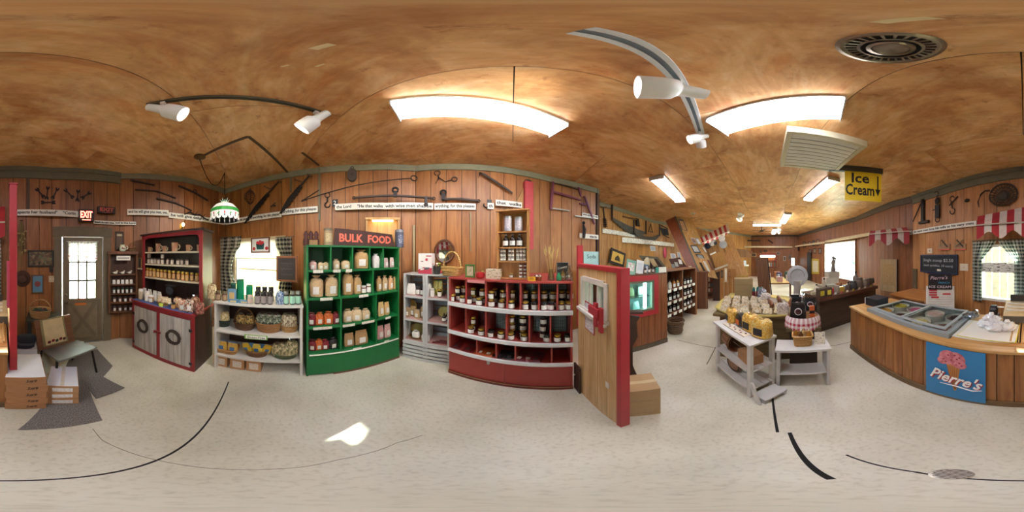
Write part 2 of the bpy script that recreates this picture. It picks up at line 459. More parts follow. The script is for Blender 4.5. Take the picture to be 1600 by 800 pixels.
def u_of(pts, i, x):
    a, b = Vector(pts[i]), Vector(pts[i + 1]); d = dirp(x) * whit(x, [(a, b)])
    return (d - a).length
def wall(name, pts, mat, pw, openings=(), zlo=0, zhi=CEIL, backhx='24140b'):
    """backing sheet with the planks nailed on it; openings: (segment, u0, u1, z0, z1)"""
    bk = MB(); planks = []
    for i, (a, b) in enumerate(zip(pts, pts[1:])):
        a, b = Vector(a), Vector(b); L = (b - a).length; ang = math.atan2(b.y - a.y, b.x - a.x)
        u = (b - a) / L; n = Vector((-u.y, u.x))
        ops = [o[1:] for o in openings if o[0] == i]
        def w3(uu, t, z): p = a + u * uu + n * t; return (p.x, p.y, z)
        cuts = [-.05] + sorted(sum([[o[0], o[1]] for o in ops], [])) + [L + .05]
        for c0, c1 in zip(cuts, cuts[1:]):
            o = [q for q in ops if abs(q[0] - c0) < 1e-6]
            for z0, z1 in ([(zlo, o[0][2]), (o[0][3], zhi)] if o else [(zlo, zhi)]):
                if z1 - z0 < .01: continue
                bk.hexa([w3(c0, .02, z0), w3(c1, .02, z0), w3(c1, .12, z0), w3(c0, .12, z0), w3(c0, .02, z1), w3(c1, .02, z1), w3(c1, .12, z1), w3(c0, .12, z1)])
        k = max(1, round(L / pw)); pwid = L / k
        for j in range(k):
            s0, s1 = j * pwid + .0045, (j + 1) * pwid - .0045
            cc = [s0] + [q for q in sorted(sum([[o[0], o[1]] for o in ops], [])) if s0 + .01 < q < s1 - .01] + [s1]
            for c0, c1 in zip(cc, cc[1:]):
                mid = (c0 + c1) / 2; o = [q for q in ops if q[0] <= mid <= q[1]]
                for z0, z1 in ([(zlo, o[0][2]), (o[0][3], zhi)] if o else [(zlo, zhi)]):
                    if z1 - z0 < .02: continue
                    planks.append((a + u * mid, ang, round(c1 - c0, 4), round(z0, 4), round(z1, 4)))
    wo = struct(mk(name, bk, plain(backhx, .8)))
    for p, ang, wd, z0, z1 in planks:
        hh = z1 - z0
        me = share('plank_%s_%s' % (wd, round(hh, 3)), lambda: MB().box(-wd / 2, wd / 2, 0, .019, 0, hh), mat, False)
        link('plank', me, wo, (p.x, p.y, z0), (0, 0, ang))
    return wo
W_north = wood('865020', 'aa703a', vary=.18)
W_south = wood('7f4d28', 'a26a3c', vary=.2)  # darker tone partly stands for the dimmer light on the entrance side
W_counter = wood('a0693a', 'c48c56', vary=.14)
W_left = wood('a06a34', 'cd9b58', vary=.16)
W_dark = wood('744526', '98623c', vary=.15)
# window and door openings
def op(pts, i, x0, x1, z0, z1): return (i, u_of(pts, i, x0), u_of(pts, i, x1), z0, z1)
O_curt = op(WS, 2, 1531, 1592, .80, 1.80)
O_door = op(WS[3:], 1, 93, 165, 0, 1.97)
O_west = op(WN, 0, 368, 441, .72, 1.90)
O_hall = op(WR, 0, 1288.5, 1336.5, .55, 2.25)
wall('wall_south', WS[:4], W_counter, .23, [O_curt])
wall('wall_southwest', WS[3:], W_south, .23, [O_door])
wall('wall_north', WN, W_north, .23, [O_west])
wall('wall_north_return', WJ, W_north, .2)
wall('wall_hall_left', WL, W_left, .24)
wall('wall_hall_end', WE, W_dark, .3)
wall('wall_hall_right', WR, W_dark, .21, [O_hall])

# floor and ceiling
fl = struct(mk('floor', MB().box(-4.2, 13.2, -4.0, 5.2, -.1, 0), concrete()))
def strip(a, b, wd, z=.0, name='joint', hx='1d1b19', par=None):
    a, b = Vector(a), Vector(b); u = (b - a).normalized(); n = Vector((-u.y, u.x)) * wd / 2
    m = MB(); m.hexa([(*(a - n), z - .004), (*(b - n), z - .004), (*(b + n), z - .004), (*(a + n), z - .004), (*(a - n), z + .0015), (*(b - n), z + .0015), (*(b + n), z + .0015), (*(a + n), z + .0015)])
    return mk(name, m, plain(hx, .9), par)
strip((-1.62, -.275), (.25, -.315), .012, name='floor_joint', par=fl)
strip((.25, -.315), (.52, -.27), .010, name='floor_joint', par=fl)
strip((.30, -.124), (.84, -.112), .022, name='floor_joint', par=fl)
strip((.85, -.05), (1.62, -.03), .018, name='floor_joint', par=fl)
strip((1.9, .75), (6.0, 1.2), .012, name='floor_joint', par=fl, hx='5d564a')
strip((2.4, -1.6), (2.4, 1.5), .01, name='floor_joint', par=fl, hx='6b6353')
def crack(pts, wd=.004):
    for a, b in zip(pts, pts[1:]): strip(a, b, wd, name='floor_crack', par=fl, hx='6f6758')
crack([tuple(floorpt(x, y))[:2] for x, y in [(145, 670), (160, 688), (200, 706), (260, 722), (330, 732), (400, 734), (470, 730), (530, 718), (590, 704), (620, 692), (660, 680)]])
ce = struct(mk('ceiling', MB().box(-4.2, 13.2, -4.0, 5.2, CEIL + .012, CEIL + .12), plain('2b1d12', .9)))
me = MB().box(-1.2165, 1.2165, -.607, .607, 0, .012).mesh('plywood_sheet', plyceil())
mcs = []
base_m = plyceil()
for k in range(4):      # the sheets were cut from different boards
    m2 = base_m.copy(); m2.name = 'stained_plywood'
    for n in m2.node_tree.nodes:
        if n.type == 'TEX_NOISE':
            n.noise_dimensions = '4D'; n.inputs['W'].default_value = 3.7 * k + .3
    mm = me.copy(); mm.materials[0] = m2; mcs.append(mm)
i = 0
for iy in range(8):
    for ix in range(8):
        x = -3.05 + ix * 2.44 + (1.22 if iy % 2 else 0) - .6; y = -3.58 + iy * 1.22
        if x - 1.2 > 13.2: continue
        link('plywood_sheet', mcs[(ix * 3 + iy * 2 + ix * iy) % 4], ce, (x, y, CEIL)); i += 1

# moulding where the walls meet the ceiling
tn = 0
def moulding(pts, levels, hx='6d6b52'):
    global tn
    for a, b in zip(pts, pts[1:]):
        a, b = Vector(a), Vector(b); u = (b - a).normalized(); n = Vector((-u.y, u.x)); m = MB()
        for z0, z1, dp in levels:
            p = [a - u * .0, b + u * .0, b - n * dp, a - n * dp]
            m.hexa([(p[3].x, p[3].y, z0), (p[2].x, p[2].y, z0), (p[1].x, p[1].y, z0), (p[0].x, p[0].y, z0), (p[3].x, p[3].y, z1), (p[2].x, p[2].y, z1), (p[1].x, p[1].y, z1), (p[0].x, p[0].y, z1)])
        tn += 1
        struct(mk('trim_%d' % tn, m, plain(hx, .6, .1)))
GREY = '85836a'
moulding(WN, [(3.08, 3.198, .025)], GREY)
moulding(WJ + [], [(3.08, 3.198, .025)], GREY)
moulding(WS[:6], [(3.11, 3.198, .06), (2.97, 3.11, .03)], '6b6753')
moulding(WS[5:], [(3.08, 3.198, .025)], GREY)
moulding(WL, [(3.07, 3.198, .03)], GREY)
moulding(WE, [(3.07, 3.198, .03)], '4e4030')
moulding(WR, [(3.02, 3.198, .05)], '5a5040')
# vertical battens on the planks
def batten(x, y0, y1, wpx=4, hx='6f6c54'):
    global tn
    p, rz, wd, h = wfr(x - wpx / 2, x + wpx / 2, y0, y1, .0); tn += 1
    struct(mk('trim_%d' % tn, MB().box(-wd / 2, wd / 2, -.025, 0, 0, h), plain(hx, .6), None, p, (0, 0, rz)))
batten(499.5, 262, 345, 3); batten(44, 262, 330, 4, '5b4a38'); batten(646, 352, 430, 3, '9a8a63'); batten(735, 332, 393, 2.5, '8b7350')
batten(455, 278, 300, 2.5); batten(1430, 420, 520, 7, '5f5038')
# flat strips nailed over ceiling joints
def cstrip(pts, wd=.03, hx='5a4630'):
    global tn
    for a, b in zip(pts, pts[1:]):
        a = ceilpt(*a); b = ceilpt(*b); u = (b - a).normalized(); n = Vector((-u.y, u.x, 0)) * wd / 2; tn += 1
        z0, z1 = CEIL - .014, CEIL - .0005
        q = [a - n, b - n, b + n, a + n]
        struct(mk('trim_%d' % tn, MB().hexa([(v.x, v.y, z0) for v in q] + [(v.x, v.y, z1) for v in q]), plain(hx, .6)))
cstrip([(318, 243), (388, 213), (452, 272)], .035); cstrip([(472, 238), (498, 258)], .03)

# ---------------------------------------------------------------- outdoors
struct(mk('ground', MB().box(-30, 40, -40, 30, -.3, -.11), plain('c9c3ae', .9)))
ex = mk('window_tint_wall', MB().box(-6.3, -6.2, -4.5, 3, -.1, 3.4), plain('e3c982', .8))  # added wall, its cream gives the west window a yellowish glow
mk('shading_eave', MB().box(-6.2, -4.3, -4.5, 3, 2.95, 3.05), plain('d8d0b8', .8), ex)  # added overhang that cuts skylight on the cream wall
tag(ex, 'cream painted outside wall seen through the checked-curtain west window', 'wall')
fe = thing('sun_block_fence', 'white board fence added outside the counter window to block low sun', 'fence', (0, 0, 0))  # added fence, stops sun through the lower part of the counter window
for k in range(14):
    mk('sun_block_board', MB().box(-1.0 + k * .2 + .004, -.8 + k * .2 - .004, -4.03, -4.0, -.1, 2.2), plain('f2f0ea', .7), fe)
def foliage(name, label, c, rx, ry, rz, n, hx, seed):
    rnd = random.Random(seed); t = thing(name, label, 'shrub', (c[0], c[1], -.1))
    m = MB(); m2 = MB()
    for k in range(n):
        th = rnd.uniform(0, 6.28); ph = rnd.uniform(-.5, 1); rr = rnd.uniform(.6, 1)
        p = Vector((math.cos(th) * rx * rr * math.cos(ph), math.sin(th) * ry * rr * math.cos(ph), rz + math.sin(ph) * rz * rr * .95))
        s = rnd.uniform(.1, .2); q = Vector((rnd.uniform(-1, 1), rnd.uniform(-1, 1), rnd.uniform(-1, 1))).normalized(); w_ = q.orthogonal().normalized()
        m.add([p - q * s, p + w_ * s * .5, p + q * s, p - w_ * s * .5], [(0, 1, 2, 3)])
    o = mk('foliage', m, plain(hx, .7, .3), t); o['kind'] = 'stuff'
    mk('stem', m2.tube([(0, 0, 0), (.05, 0, rz), (0, .05, rz * 1.6)], [.08, .06, .03], 7), plain('4a3826', .8), t)
foliage('garden_shrub', 'green shrub outside the big hall window, nearer the hall end', (13.5, -8.6), 1.5, 1.2, 1.1, 900, '5f9a72', 3)
foliage('garden_shrub', 'green shrub outside the big hall window, nearer the counter', (9.9, -8.3), 1.4, 1.2, 1.0, 800, '6aa27c', 4)
pr = thing('sun_block_roof', 'plain roof added outside the hall window to keep the sun out', 'roof', (0, 0, 0))  # added roof, keeps direct sun from entering the hall window
mk('block_roof_sheet', MB().hexa([(3.5, -3.7, 2.7), (13, -2.9, 2.7), (13, -6.0, 2.45), (3.5, -6.4, 2.45), (3.5, -3.7, 2.76), (13, -2.9, 2.76), (13, -6.0, 2.51), (3.5, -6.4, 2.51)]), plain('d8d6cf', .8), pr)
for x in (4.2, 12.4):
    mk('block_roof_post', MB().box(x - .06, x + .06, -5.9, -5.78, -.1, 2.47), plain('e4e2dc', .7), pr)

dc = thing('sun_block_canopy', 'plain flat canopy added outside the entrance door to keep sun off the hutch', 'canopy', (-1.9, -3.2, 0))  # added canopy, stops sun falling through the door glass onto the hutch
mk('block_canopy_sheet', MB().box(-1.0, 2.15, -2.3, .45, 2.35, 2.42), plain('d8d6cf', .8), dc)
for x in (-.9, 2.05): mk('block_canopy_post', MB().box(x - .05, x + .05, -2.2, -2.1, -.1, 2.35), plain('e4e2dc', .7), dc)
# ---------------------------------------------------------------- windows and door
def seg_frame(pts, o):
    a, b = Vector(pts[o[0]]), Vector(pts[o[0] + 1]); u = (b - a).normalized(); m = a + u * (o[1] + o[2]) / 2
    return Vector((m.x, m.y, o[3])), math.atan2(u.y, u.x), o[2] - o[1], o[4] - o[3]
def rect_frame(m, w_, h_, fw, y0, y1, z=0):
    m.box(-w_ / 2, w_ / 2, y0, y1, z, z + fw); m.box(-w_ / 2, w_ / 2, y0, y1, z + h_ - fw, z + h_)
    m.box(-w_ / 2, -w_ / 2 + fw, y0, y1, z + fw, z + h_ - fw); m.box(w_ / 2 - fw, w_ / 2, y0, y1, z + fw, z + h_ - fw)
    return m
def window(name, pts, o, bars_x, bars_z, hx, casing=None):
    p, rz, wd, h = seg_frame(pts, o)
    t = struct(mk(name, rect_frame(MB(), wd, h, .045, .0, .12), plain(hx, .5), None, p, (0, 0, rz)))
    mk('window_pane', MB().box(-wd / 2 + .04, wd / 2 - .04, .06, .066, .04, h - .04), pane(), t)
    for f in bars_x: mk('glazing_bar', MB().box(-wd / 2 + wd * f - .012, -wd / 2 + wd * f + .012, .045, .08, .045, h - .045), plain(hx, .5), t)
    for f in bars_z: mk('glazing_bar', MB().box(-wd / 2 + .045, wd / 2 - .045, .04, .085, h * f - .014, h * f + .014), plain(hx, .5), t)
    if casing:
        mk('window_casing', rect_frame(MB(), wd + .12, h + .12, .06, -.02, 0, -.06), plain(casing, .6), t)
    return t
window('window_1', WN, O_west, [], [.52], 'e8e4d8', 'c9b48c')
window('window_2', WS, O_curt, [], [.62], 'e4e2da')
window('window_3', WR, O_hall, [.22], [], 'e9e6dc', '6b3c22')
# entrance door
p, rz, wd, h = seg_frame(WS[3:], O_door)
d1 = struct(mk('door_1', MB().box(-wd / 2 + .05, wd / 2 - .05, .035, .075, .012, .86)
               .box(-wd / 2 + .05, -wd / 2 + .17, .035, .075, .86, h - .05).box(wd / 2 - .17, wd / 2 - .05, .035, .075, .86, h - .05)
               .box(-wd / 2 + .17, wd / 2 - .17, .035, .075, h - .16, h - .05), plain('7d6e54', .5), None, p, (0, 0, rz)))
gw = wd - .34; gz0, gz1 = .86, h - .16
mk('window_pane', MB().box(-gw / 2, gw / 2, .052, .057, gz0, gz1), pane(), d1)
for f in (1 / 3, 2 / 3): mk('glazing_bar', MB().box(-gw / 2 + gw * f - .014, -gw / 2 + gw * f + .014, .04, .07, gz0, gz1), plain('5d503c', .5), d1)
for f in (1 / 3, 2 / 3): mk('glazing_bar', MB().box(-gw / 2, gw / 2, .041, .069, gz0 + (gz1 - gz0) * f - .014, gz0 + (gz1 - gz0) * f + .014), plain('5d503c', .5), d1)
mk('door_casing', MB().box(-wd / 2 - .09, -wd / 2 + .045, -.03, .09, 0, h + .1).box(wd / 2 - .045, wd / 2 + .09, -.03, .09, 0, h + .1).box(-wd / 2 - .11, wd / 2 + .11, -.035, .09, h - .045, h + .12), plain('6d6048', .6), d1, bevel=.004)
for s in (-1, 1):
    a = (-gw / 2 * s, .12); b = (gw / 2 * s, .78); ux, uz = b[0] - a[0], b[1] - a[1]; l = math.hypot(ux, uz); nx, nz = -uz / l * .035, ux / l * .035
    mk('cross_brace', MB().prism([(a[0] - nx, a[1] - nz), (b[0] - nx, b[1] - nz), (b[0] + nx, b[1] + nz), (a[0] + nx, a[1] + nz)], .022 + .004 * s, .036), plain('6f614a', .5), d1)
mk('door_rail', rect_frame(MB(), wd - .16, .80, .055, .02, .036, .04), plain('6f614a', .5), d1)
mk('door_knob', MB().lathe([(.012, 0), (.012, .03), (.028, .045), (.03, .06), (.016, .075)], 12), plain('b9b2a2', .25, metal=.9), d1, (-wd / 2 + .11, .035, .80), (R(90), 0, 0), True)
mk('deadbolt', MB().lathe([(.024, 0), (.024, .012), (.01, .016)], 12), plain('b9b2a2', .25, metal=.9), d1, (-wd / 2 + .11, .035, .93), (R(90), 0, 0), True)
mk('threshold', MB().box(-wd / 2, wd / 2, -.02, .12, 0, .012), plain('8d8674', .4, metal=.4), d1)

# ================================================================ CEILING FIXTURES
WHITE = plain('e6e6e2', .4, .04)
IRON = plain('2b2522', .5, .3, metal=.5)
IRON2 = plain('3a302a', .6, .3, metal=.3)
BLACK = plain('151414', .5)
STEEL = plain('a9aaa6', .3, .1, metal=.9)
def fluoro(label, a, b, wd, strength, hx='f1f4ff', dp=.085):
    """ceiling fluorescent from end a to end b (plan points)"""
    a, b = Vector(a), Vector(b); u = b - a; L = u.length; m = (a + b) / 2; rz = math.atan2(u.y, u.x)
    t = thing('fluorescent_light', label, 'light', (m.x, m.y, CEIL), rz, 'ceiling fluorescent lights')
    mk('housing', MB().box(-L / 2, L / 2, -wd / 2, wd / 2, -.03, -.001), plain('d6d4cc', .5, .05), t)
    prof = [(-wd / 2 + .01, -.03), (-wd / 2 + .02, -dp + .02), (-wd / 2 + .06, -dp), (wd / 2 - .06, -dp), (wd / 2 - .02, -dp + .02), (wd / 2 - .01, -.03)]
    n = len(prof); vs = [(-L / 2 + .012, y, z) for y, z in prof] + [(L / 2 - .012, y, z) for y, z in prof]
    mk('diffuser', MB().add(vs, [(i, i + 1, i + 1 + n, i + n) for i in range(n - 1)] + [tuple(range(n - 1, -1, -1)), tuple(range(n, 2 * n))]), emit(hx, strength), t)
    for s in (-1, 1):
        mk('end_cap', MB().box(s * (L / 2 - .006) - .006, s * (L / 2 - .006) + .006, -wd / 2, wd / 2, -dp - .004, -.002), plain('cfcdc6', .5, .05), t)
    return t
fluoro('long white ceiling light above the green and red shelves', (-.83, .95), (.45, 1.53), .29, 9.0, 'e8efff')
fluoro('glowing ceiling light between the track spots and the ceiling air vent', (1.10, -.55), (1.47, .47), .34, 8.5, 'f1f3ff')
fluoro('lit ceiling light beside the yellow hanging ice cream sign', (2.79, -1.2), (4.18, -1.05), .26, 7)
fluoro('lit ceiling light in front of the tool wall of the hall', (2.31, 1.89), (3.79, 2.27), .3, 7)
fluoro('small lit ceiling light far down the hall, nearest of the distant three', (5.8, -.72), (7.5, -.68), .28, 9)
fluoro('dimmer ceiling light set crossways far down the hall', (8.1, .75), (8.1, -.65), .3, 2.2, 'eef3e6')
fluoro('small lit ceiling light nearest the hall end wall', (9.3, -.42), (11.2, -.38), .28, 9)

def spot_head(par, p, aim, size=1.0, power=25, lit=True):
    """white track head: stem, neck, can, lit lens; p is on the track, aim a unit direction"""
    aim = Vector(aim).normalized(); q = Vector(p) + Vector((0, 0, -.10 * size))
    mk('stem', MB().box(p[0] - .018, p[0] + .018, p[1] - .018, p[1] + .018, p[2] - .035, p[2]).cyl((p[0], p[1], p[2] - .03), q, .011, n=8), WHITE, par)
    rot = aim.to_track_quat('Z', 'Y').to_euler()
    prof = [(.004, -.10), (.03, -.095), (.034, -.02), (.036, 0), (.058, .02), (.062, .05), (.064, .125), (.058, .125), (.052, .08)]
    h = mk('lamp_head', MB().lathe([(r * size, z * size) for r, z in prof], 18, cap=False), WHITE, par, q, rot, True)
    mk('lens', MB().lathe([(.0005, .085 * size), (.055 * size, .09 * size)], 18, cap=False), emit('fff4e6', 2.5 if lit else .6), h)
    if lit:
        l = bpy.data.lights.new('spot_lamp', 'SPOT'); l.energy = power; l.spot_size = R(85); l.spot_blend = .7; l.shadow_soft_size = .05; l.color = (1, .93, .82)
        lo = bpy.data.objects.new('spot_lamp', l); COL.objects.link(lo); lo.parent = h; lo.location = (0, 0, .13 * size); lo.rotation_euler = (R(180), 0, 0)
    return h
def track(label, a, b, heads, hx, sz=.03):
    a, b = Vector(a), Vector(b); u = b - a; L = u.length; m = (a + b) / 2; rz = math.atan2(u.y, u.x)
    t = thing('track_light', label, 'light', (m.x, m.y, CEIL), rz)
    mk('track_rail', MB().box(-L / 2, L / 2, -sz, -sz * .35, -.03, -.001).box(-L / 2, L / 2, sz * .35, sz, -.03, -.001), plain(hx, .4, .05), t)
    mk('rail_groove', MB().box(-L / 2, L / 2, -sz * .35, sz * .35, -.015, -.001), plain('7d8c98' if hx > 'd' else '3a382f', .4), t)
    mi = Matrix.Rotation(-rz, 3, 'Z')
    for f, aim, size, power in heads:
        spot_head(t, (-L / 2 + L * f, 0, -.03), mi @ Vector(aim), size, power)
    return t
track('dark ceiling track with two white spot heads above the hutch', (-.937, -.737), (-1.229, .597), [(.09, (-.35, .75, -.55), 1.35, 30), (.9, (-.5, -.55, -.65), 1.35, 30)], '5c5747', .02)
track('white ceiling track with three spot heads over the middle of the shop', (.12, .274), (1.58, .69), [(.42, (-.79, .6, -.15), 1.75, 18), (.95, (-.5, .65, -.5), 1.0, 24), (.985, (.9, .3, -.5), .9, 6)], 'dfe6ea', .042)
# big square louvred air vent
t = thing('ceiling_air_vent', 'large square louvred air vent hung under the ceiling', 'vent', (1.99, -.63, CEIL))
m = MB(); s = .45
for x0, x1, y0, y1 in ((-s, s, -s, -s + .06), (-s, s, s - .06, s), (-s, -s + .06, -s + .06, s - .06), (s - .06, s, -s + .06, s - .06)): m.box(x0, x1, y0, y1, -.11, -.001)
mk('vent_frame', m, plain('cdc7ac', .5, .05), t, bevel=.006)
mk('backing', MB().box(-s + .06, s - .06, -s + .06, s - .06, -.03, -.01), plain('3f3d3a', .7), t)
for k in range(9):
    x = -s + .1 + k * .0875
    mk('louvre', MB().hexa([(x - .035, -s + .062, -.098), (x + .035, -s + .062, -.103), (x + .035, s - .062, -.103), (x - .035, s - .062, -.098), (x - .035, -s + .062, -.094), (x + .035, -s + .062, -.099), (x + .035, s - .062, -.099), (x - .035, s - .062, -.094)]), plain('d8d6cd', .45, .04), t)
# round extractor fan
t = thing('ceiling_fan_vent', 'round metal slotted extractor vent in the ceiling', 'vent', (.354, -.333, CEIL))
mk('outer_ring', MB().lathe([(.165, -.001), (.165, -.012), (.15, -.022), (.135, -.014), (.135, -.001)], 40, cap=False), plain('8c8372', .35, metal=.8), t, smooth=True)
mk('hub', MB().lathe([(.075, -.004), (.075, -.03), (.06, -.042), (.055, -.036), (.02, -.05), (.002, -.052)], 30, cap=False), plain('8a8071', .35, metal=.8), t, smooth=True)
mk('middle_ring', MB().lathe([(.102, -.004), (.102, -.026), (.092, -.03), (.088, -.004)], 30, cap=False), plain('857b6c', .35, metal=.8), t, smooth=True)
mk('backing', MB().lathe([(.14, -.0005), (.14, -.003)], 24), plain('2f2a24', .7), t)
vane = MB().hexa([(.1, -.004, -.016), (.14, -.006, -.016), (.14, .004, -.02), (.1, .002, -.02), (.1, -.004, -.003), (.14, -.006, -.003), (.14, .004, -.003), (.1, .002, -.003)]).mesh('vane', plain('9a907e', .35, metal=.8))
for k in range(28): link('vane', vane, t, (0, 0, 0), (0, 0, 2 * math.pi * k / 28))
# pieces of tape left on the ceiling
for k, (x, y, l, wd, rz) in enumerate([(503, 73, .045, .02, .5), (1412, 31, .05, .02, .2), (445, 103, .022, .007, .9), (500, 102, .028, .007, .5)]):
    p = ceilpt(x, y)
    tag(mk('tape_scrap', MB().slab([(-l, -wd * .6), (l * .8, -wd), (l, wd * .5), (-l * .7, wd)], -.001, -.0001), plain('e3d3a4', .7), None, (p.x, p.y, CEIL), (0, 0, rz)),
        ['large pale paper scrap stuck on the ceiling above the shelves', 'pale paper scrap stuck on the ceiling above the round vent', 'thin pale paper scrap on the ceiling, left of two', 'thin pale paper scrap on the ceiling, right of two'][k], 'paper', 'paper scraps on the ceiling')
# stained glass pendant
cx, cy = dirp(351) * 2.85
cp = ceilpt(312, 245)
t = thing('pendant_lamp', 'white and green stained glass pendant lamp on a chain', 'lamp', (cx, cy, 2.23))
mk('ceiling_canopy', MB().lathe([(.085, -.001), (.085, -.012), (.06, -.03), (.02, -.045), (.01, -.05)], 18), plain('6d5a3c', .35, metal=.8), t, (cp.x - cx, cp.y - cy, CEIL - 2.23), smooth=True)
a = Vector((cp.x - cx, cp.y - cy, CEIL - 2.28)); b = Vector((0, 0, CEIL - 2.235)); ch = MB(); pts = []
for i in range(19):
    f = i / 18; q = a.lerp(b, f); q.z -= .42 * (4 * f * (1 - f)) * .9; pts.append(q)
for q0, q1 in zip(pts, pts[1:]): ch.tube([q0, q1], .007, 6)
for i in range(9): ch.tube([(0, 0, .97 - i * .055), (0, 0, .97 - i * .055 - .05)], .007, 6)
mk('chain', ch, plain('3a2f20', .4, metal=.8), t)
mk('hook', MB().ring((0, 0, .95), .018, .004), plain('3a2f20', .4, metal=.8), t)
nseg = 16
def facet(m, k, r0, z0, r1, z1, mi):
    a0, a1 = 2 * math.pi * k / nseg + .004, 2 * math.pi * (k + 1) / nseg - .004
    m.add([(r0 * math.cos(a0), r0 * math.sin(a0), z0), (r0 * math.cos(a1), r0 * math.sin(a1), z0), (r1 * math.cos(a1), r1 * math.sin(a1), z1), (r1 * math.cos(a0), r1 * math.sin(a0), z1)], [(0, 1, 2, 3)], mi)
GL = [emit('f0ece2', .16), emit('2f9a3a', .10), emit('c22f2f', .12)]
sh = mk('lamp_shade', MB().lathe([(.248, .0), (.25, .02), (.245, .16), (.235, .2), (.16, .285), (.05, .335)], nseg, cap=False), plain('2d2a22', .5), t)
for k in range(nseg):
    for nm, r0, z0, r1, z1, mi in (('skirt_panel', .252, .035, .25, .14, 0), ('green_band', .251, .145, .247, .195, 1), ('crown_panel', .238, .205, .165, .285, 0), ('top_panel', .16, .29, .055, .337, 0)):
        m = MB(); facet(m, k, r0, z0, r1, z1, 0); mk('glass_' + nm, m, GL[mi], sh)
    if k % 2 == 0:
        th = 2 * math.pi * (k + .5) / nseg
        mk('tulip_inlay', MB().prism([(-.012, .085), (0, .07), (.012, .085), (.008, .12), (0, .108), (-.008, .12)], -.002, 0), GL[2], sh, (.2545 * math.cos(th), .2545 * math.sin(th), 0), (0, 0, th + R(90)))
    else:
        th = 2 * math.pi * (k + .5) / nseg
        mk('leaf_inlay', MB().prism([(-.035, .06), (0, .075), (.03, .105), (-.005, .1)], -.002, 0), GL[1], sh, (.2545 * math.cos(th), .2545 * math.sin(th), 0), (0, 0, th + R(90)))
    a0 = 2 * math.pi * (k + .5) / nseg
    mk('scallop', MB().prism([(-.045, .035), (-.035, .008), (0, -.008), (.035, .008), (.045, .035)], -.002, .001), GL[0], sh, (.25 * math.cos(a0), .25 * math.sin(a0), 0), (0, 0, a0 + R(90)))
ru = MB()
for k in range(12):
    a0, a1, am = 2 * math.pi * k / 12, 2 * math.pi * (k + 1) / 12, 2 * math.pi * (k + .5) / 12
    ru.add([(.045 * math.cos(a0), .045 * math.sin(a0), .335), (.045 * math.cos(a1), .045 * math.sin(a1), .335), (.10 * math.cos(am), .10 * math.sin(am), .385 + .03 * (k % 2))], [(0, 1, 2)])
mk('crown_ruffle', ru, emit('bfe3c6', .12), sh)
mk('socket', MB().lathe([(.02, .335), (.03, .36), (.02, .42), (.006, .44)], 12), plain('4a3a20', .4, metal=.8), t, smooth=True)
# hanging sign over the hall
A = dirp(1320) * 2.6; B = dirp(1377) * 2.72; u = B - A; rz = math.atan2(u.y, u.x); L = u.length; m_ = (A + B) / 2
t = thing('hanging_sign', 'yellow hanging Ice Cream sign with black arrow pointing down', 'sign', (m_.x, m_.y, 2.53), rz)
mk('sign_board', MB().box(-L / 2, L / 2, -.008, .008, 0, .56), plain('d9b81f', .5, .06), t)
mk('support_bar', MB().box(-L / 2 - .25, L / 2 + .02, -.03, .03, .56, .669), plain('3f3d38', .5), t)
text('Ice', .26, BLACK, t, (-.05, -.011, .43), name='letter', bold=.006, width=.29, height=.2)
text('Cream', .26, BLACK, t, (-.055, -.011, .2), name='letter', bold=.006, width=.47, height=.21)
mk('arrow', MB().prism([(.228, .5), (.252, .5), (.252, .23), (.285, .23), (.24, .1), (.195, .23), (.228, .23)], -.011, -.008), BLACK, t)

# ================================================================ VERSE SIGNS ROUND THE ROOM
PAPER = plain('e9e6da', .7, .05)
INK = plain('26241f', .7)
ZS = 2.255
def verse(label, x0, x1, s, z=ZS, h=.105, words_w=.94, off=.02, bg=None, shift=0, d=None, name='verse_sign', tilt=0):
    if d:
        L = dirp(x0) * d[0]; Rr = dirp(x1) * d[1]; u = Rr - L; wd = u.length; m = (L + Rr) / 2; rz = math.atan2(u.y, u.x); p = Vector((m.x, m.y, 0))
    else:
        p, rz, wd, _ = wfr(x0, x1, 330, 340, off)
    t = thing(name, label, 'sign', (p.x, p.y, z), 0, 'bible verse strips', rot=(0, -tilt, rz))
    mk('sign_board', MB().box(-wd / 2, wd / 2, -.018, .0, 0, h), bg or PAPER, t)
    if s: text(s, h * .62, INK, t, (shift * wd, -.0195, h * .5), width=wd * words_w, height=h * (.66 if any(c in s for c in 'gpy') else .52), bold=.0015)
    return t
verse('white verse strip reading respects her husband, left of the exit sign', 16, 122, 'respects her husband"    "Corin', words_w=.9)
verse('small verse strip about the blessed nation, above the entrance door', 146, 178, 'Blessed is the nation whose', h=.06, z=2.15)
verse('small verse strip ending the blessed nation text, right of the door', 178.5, 212, 'god is the Lord', h=.06, z=2.15)
verse('long verse strip reading and he will give you rest, above the hutch', 199, 262, 'and he will give you rest, yes,', z=2.33, off=.06)
verse('verse strip reading he will give delight, ending at the corner lamp', 262.5, 349, 'he will give delight to your soul', z=2.30, off=.03)
verse('verse strip reading obey your parents in everything, above the checked curtains', 354, 441, '"Children, obey your parents in everything, for this pleases', z=2.30)
verse('verse strip reading erything for this pleases, left of the Lord strip', 442, 497, 'erything, for this pleases', z=2.33)
verse('verse strip reading the Lord, He that walks, above the BULK FOOD sign', 525, 600, 'the Lord     "He that walks', z=2.335, off=.05)
verse('verse strip reading with wise men shall be, above the wall tools centre', 600.5, 676, 'with wise men shall be', z=2.335, off=.04)
verse('verse strip reading erything for this pleases, left of the wooden jar cabinet', 679, 743, 'erything, for this pleases', z=2.335)
verse('short verse strip end reading th beside the red post board', 761, 771, 'th', z=2.36, words_w=.6)
verse('pale strip reading that walks fixed left of the red post board', 773, 813, 'that  walks', z=2.42, off=.05, h=.1)
verse('short verse strip with black print under the purple saw frame', 908, 933, 'WHEN THE', z=2.44, h=.08)
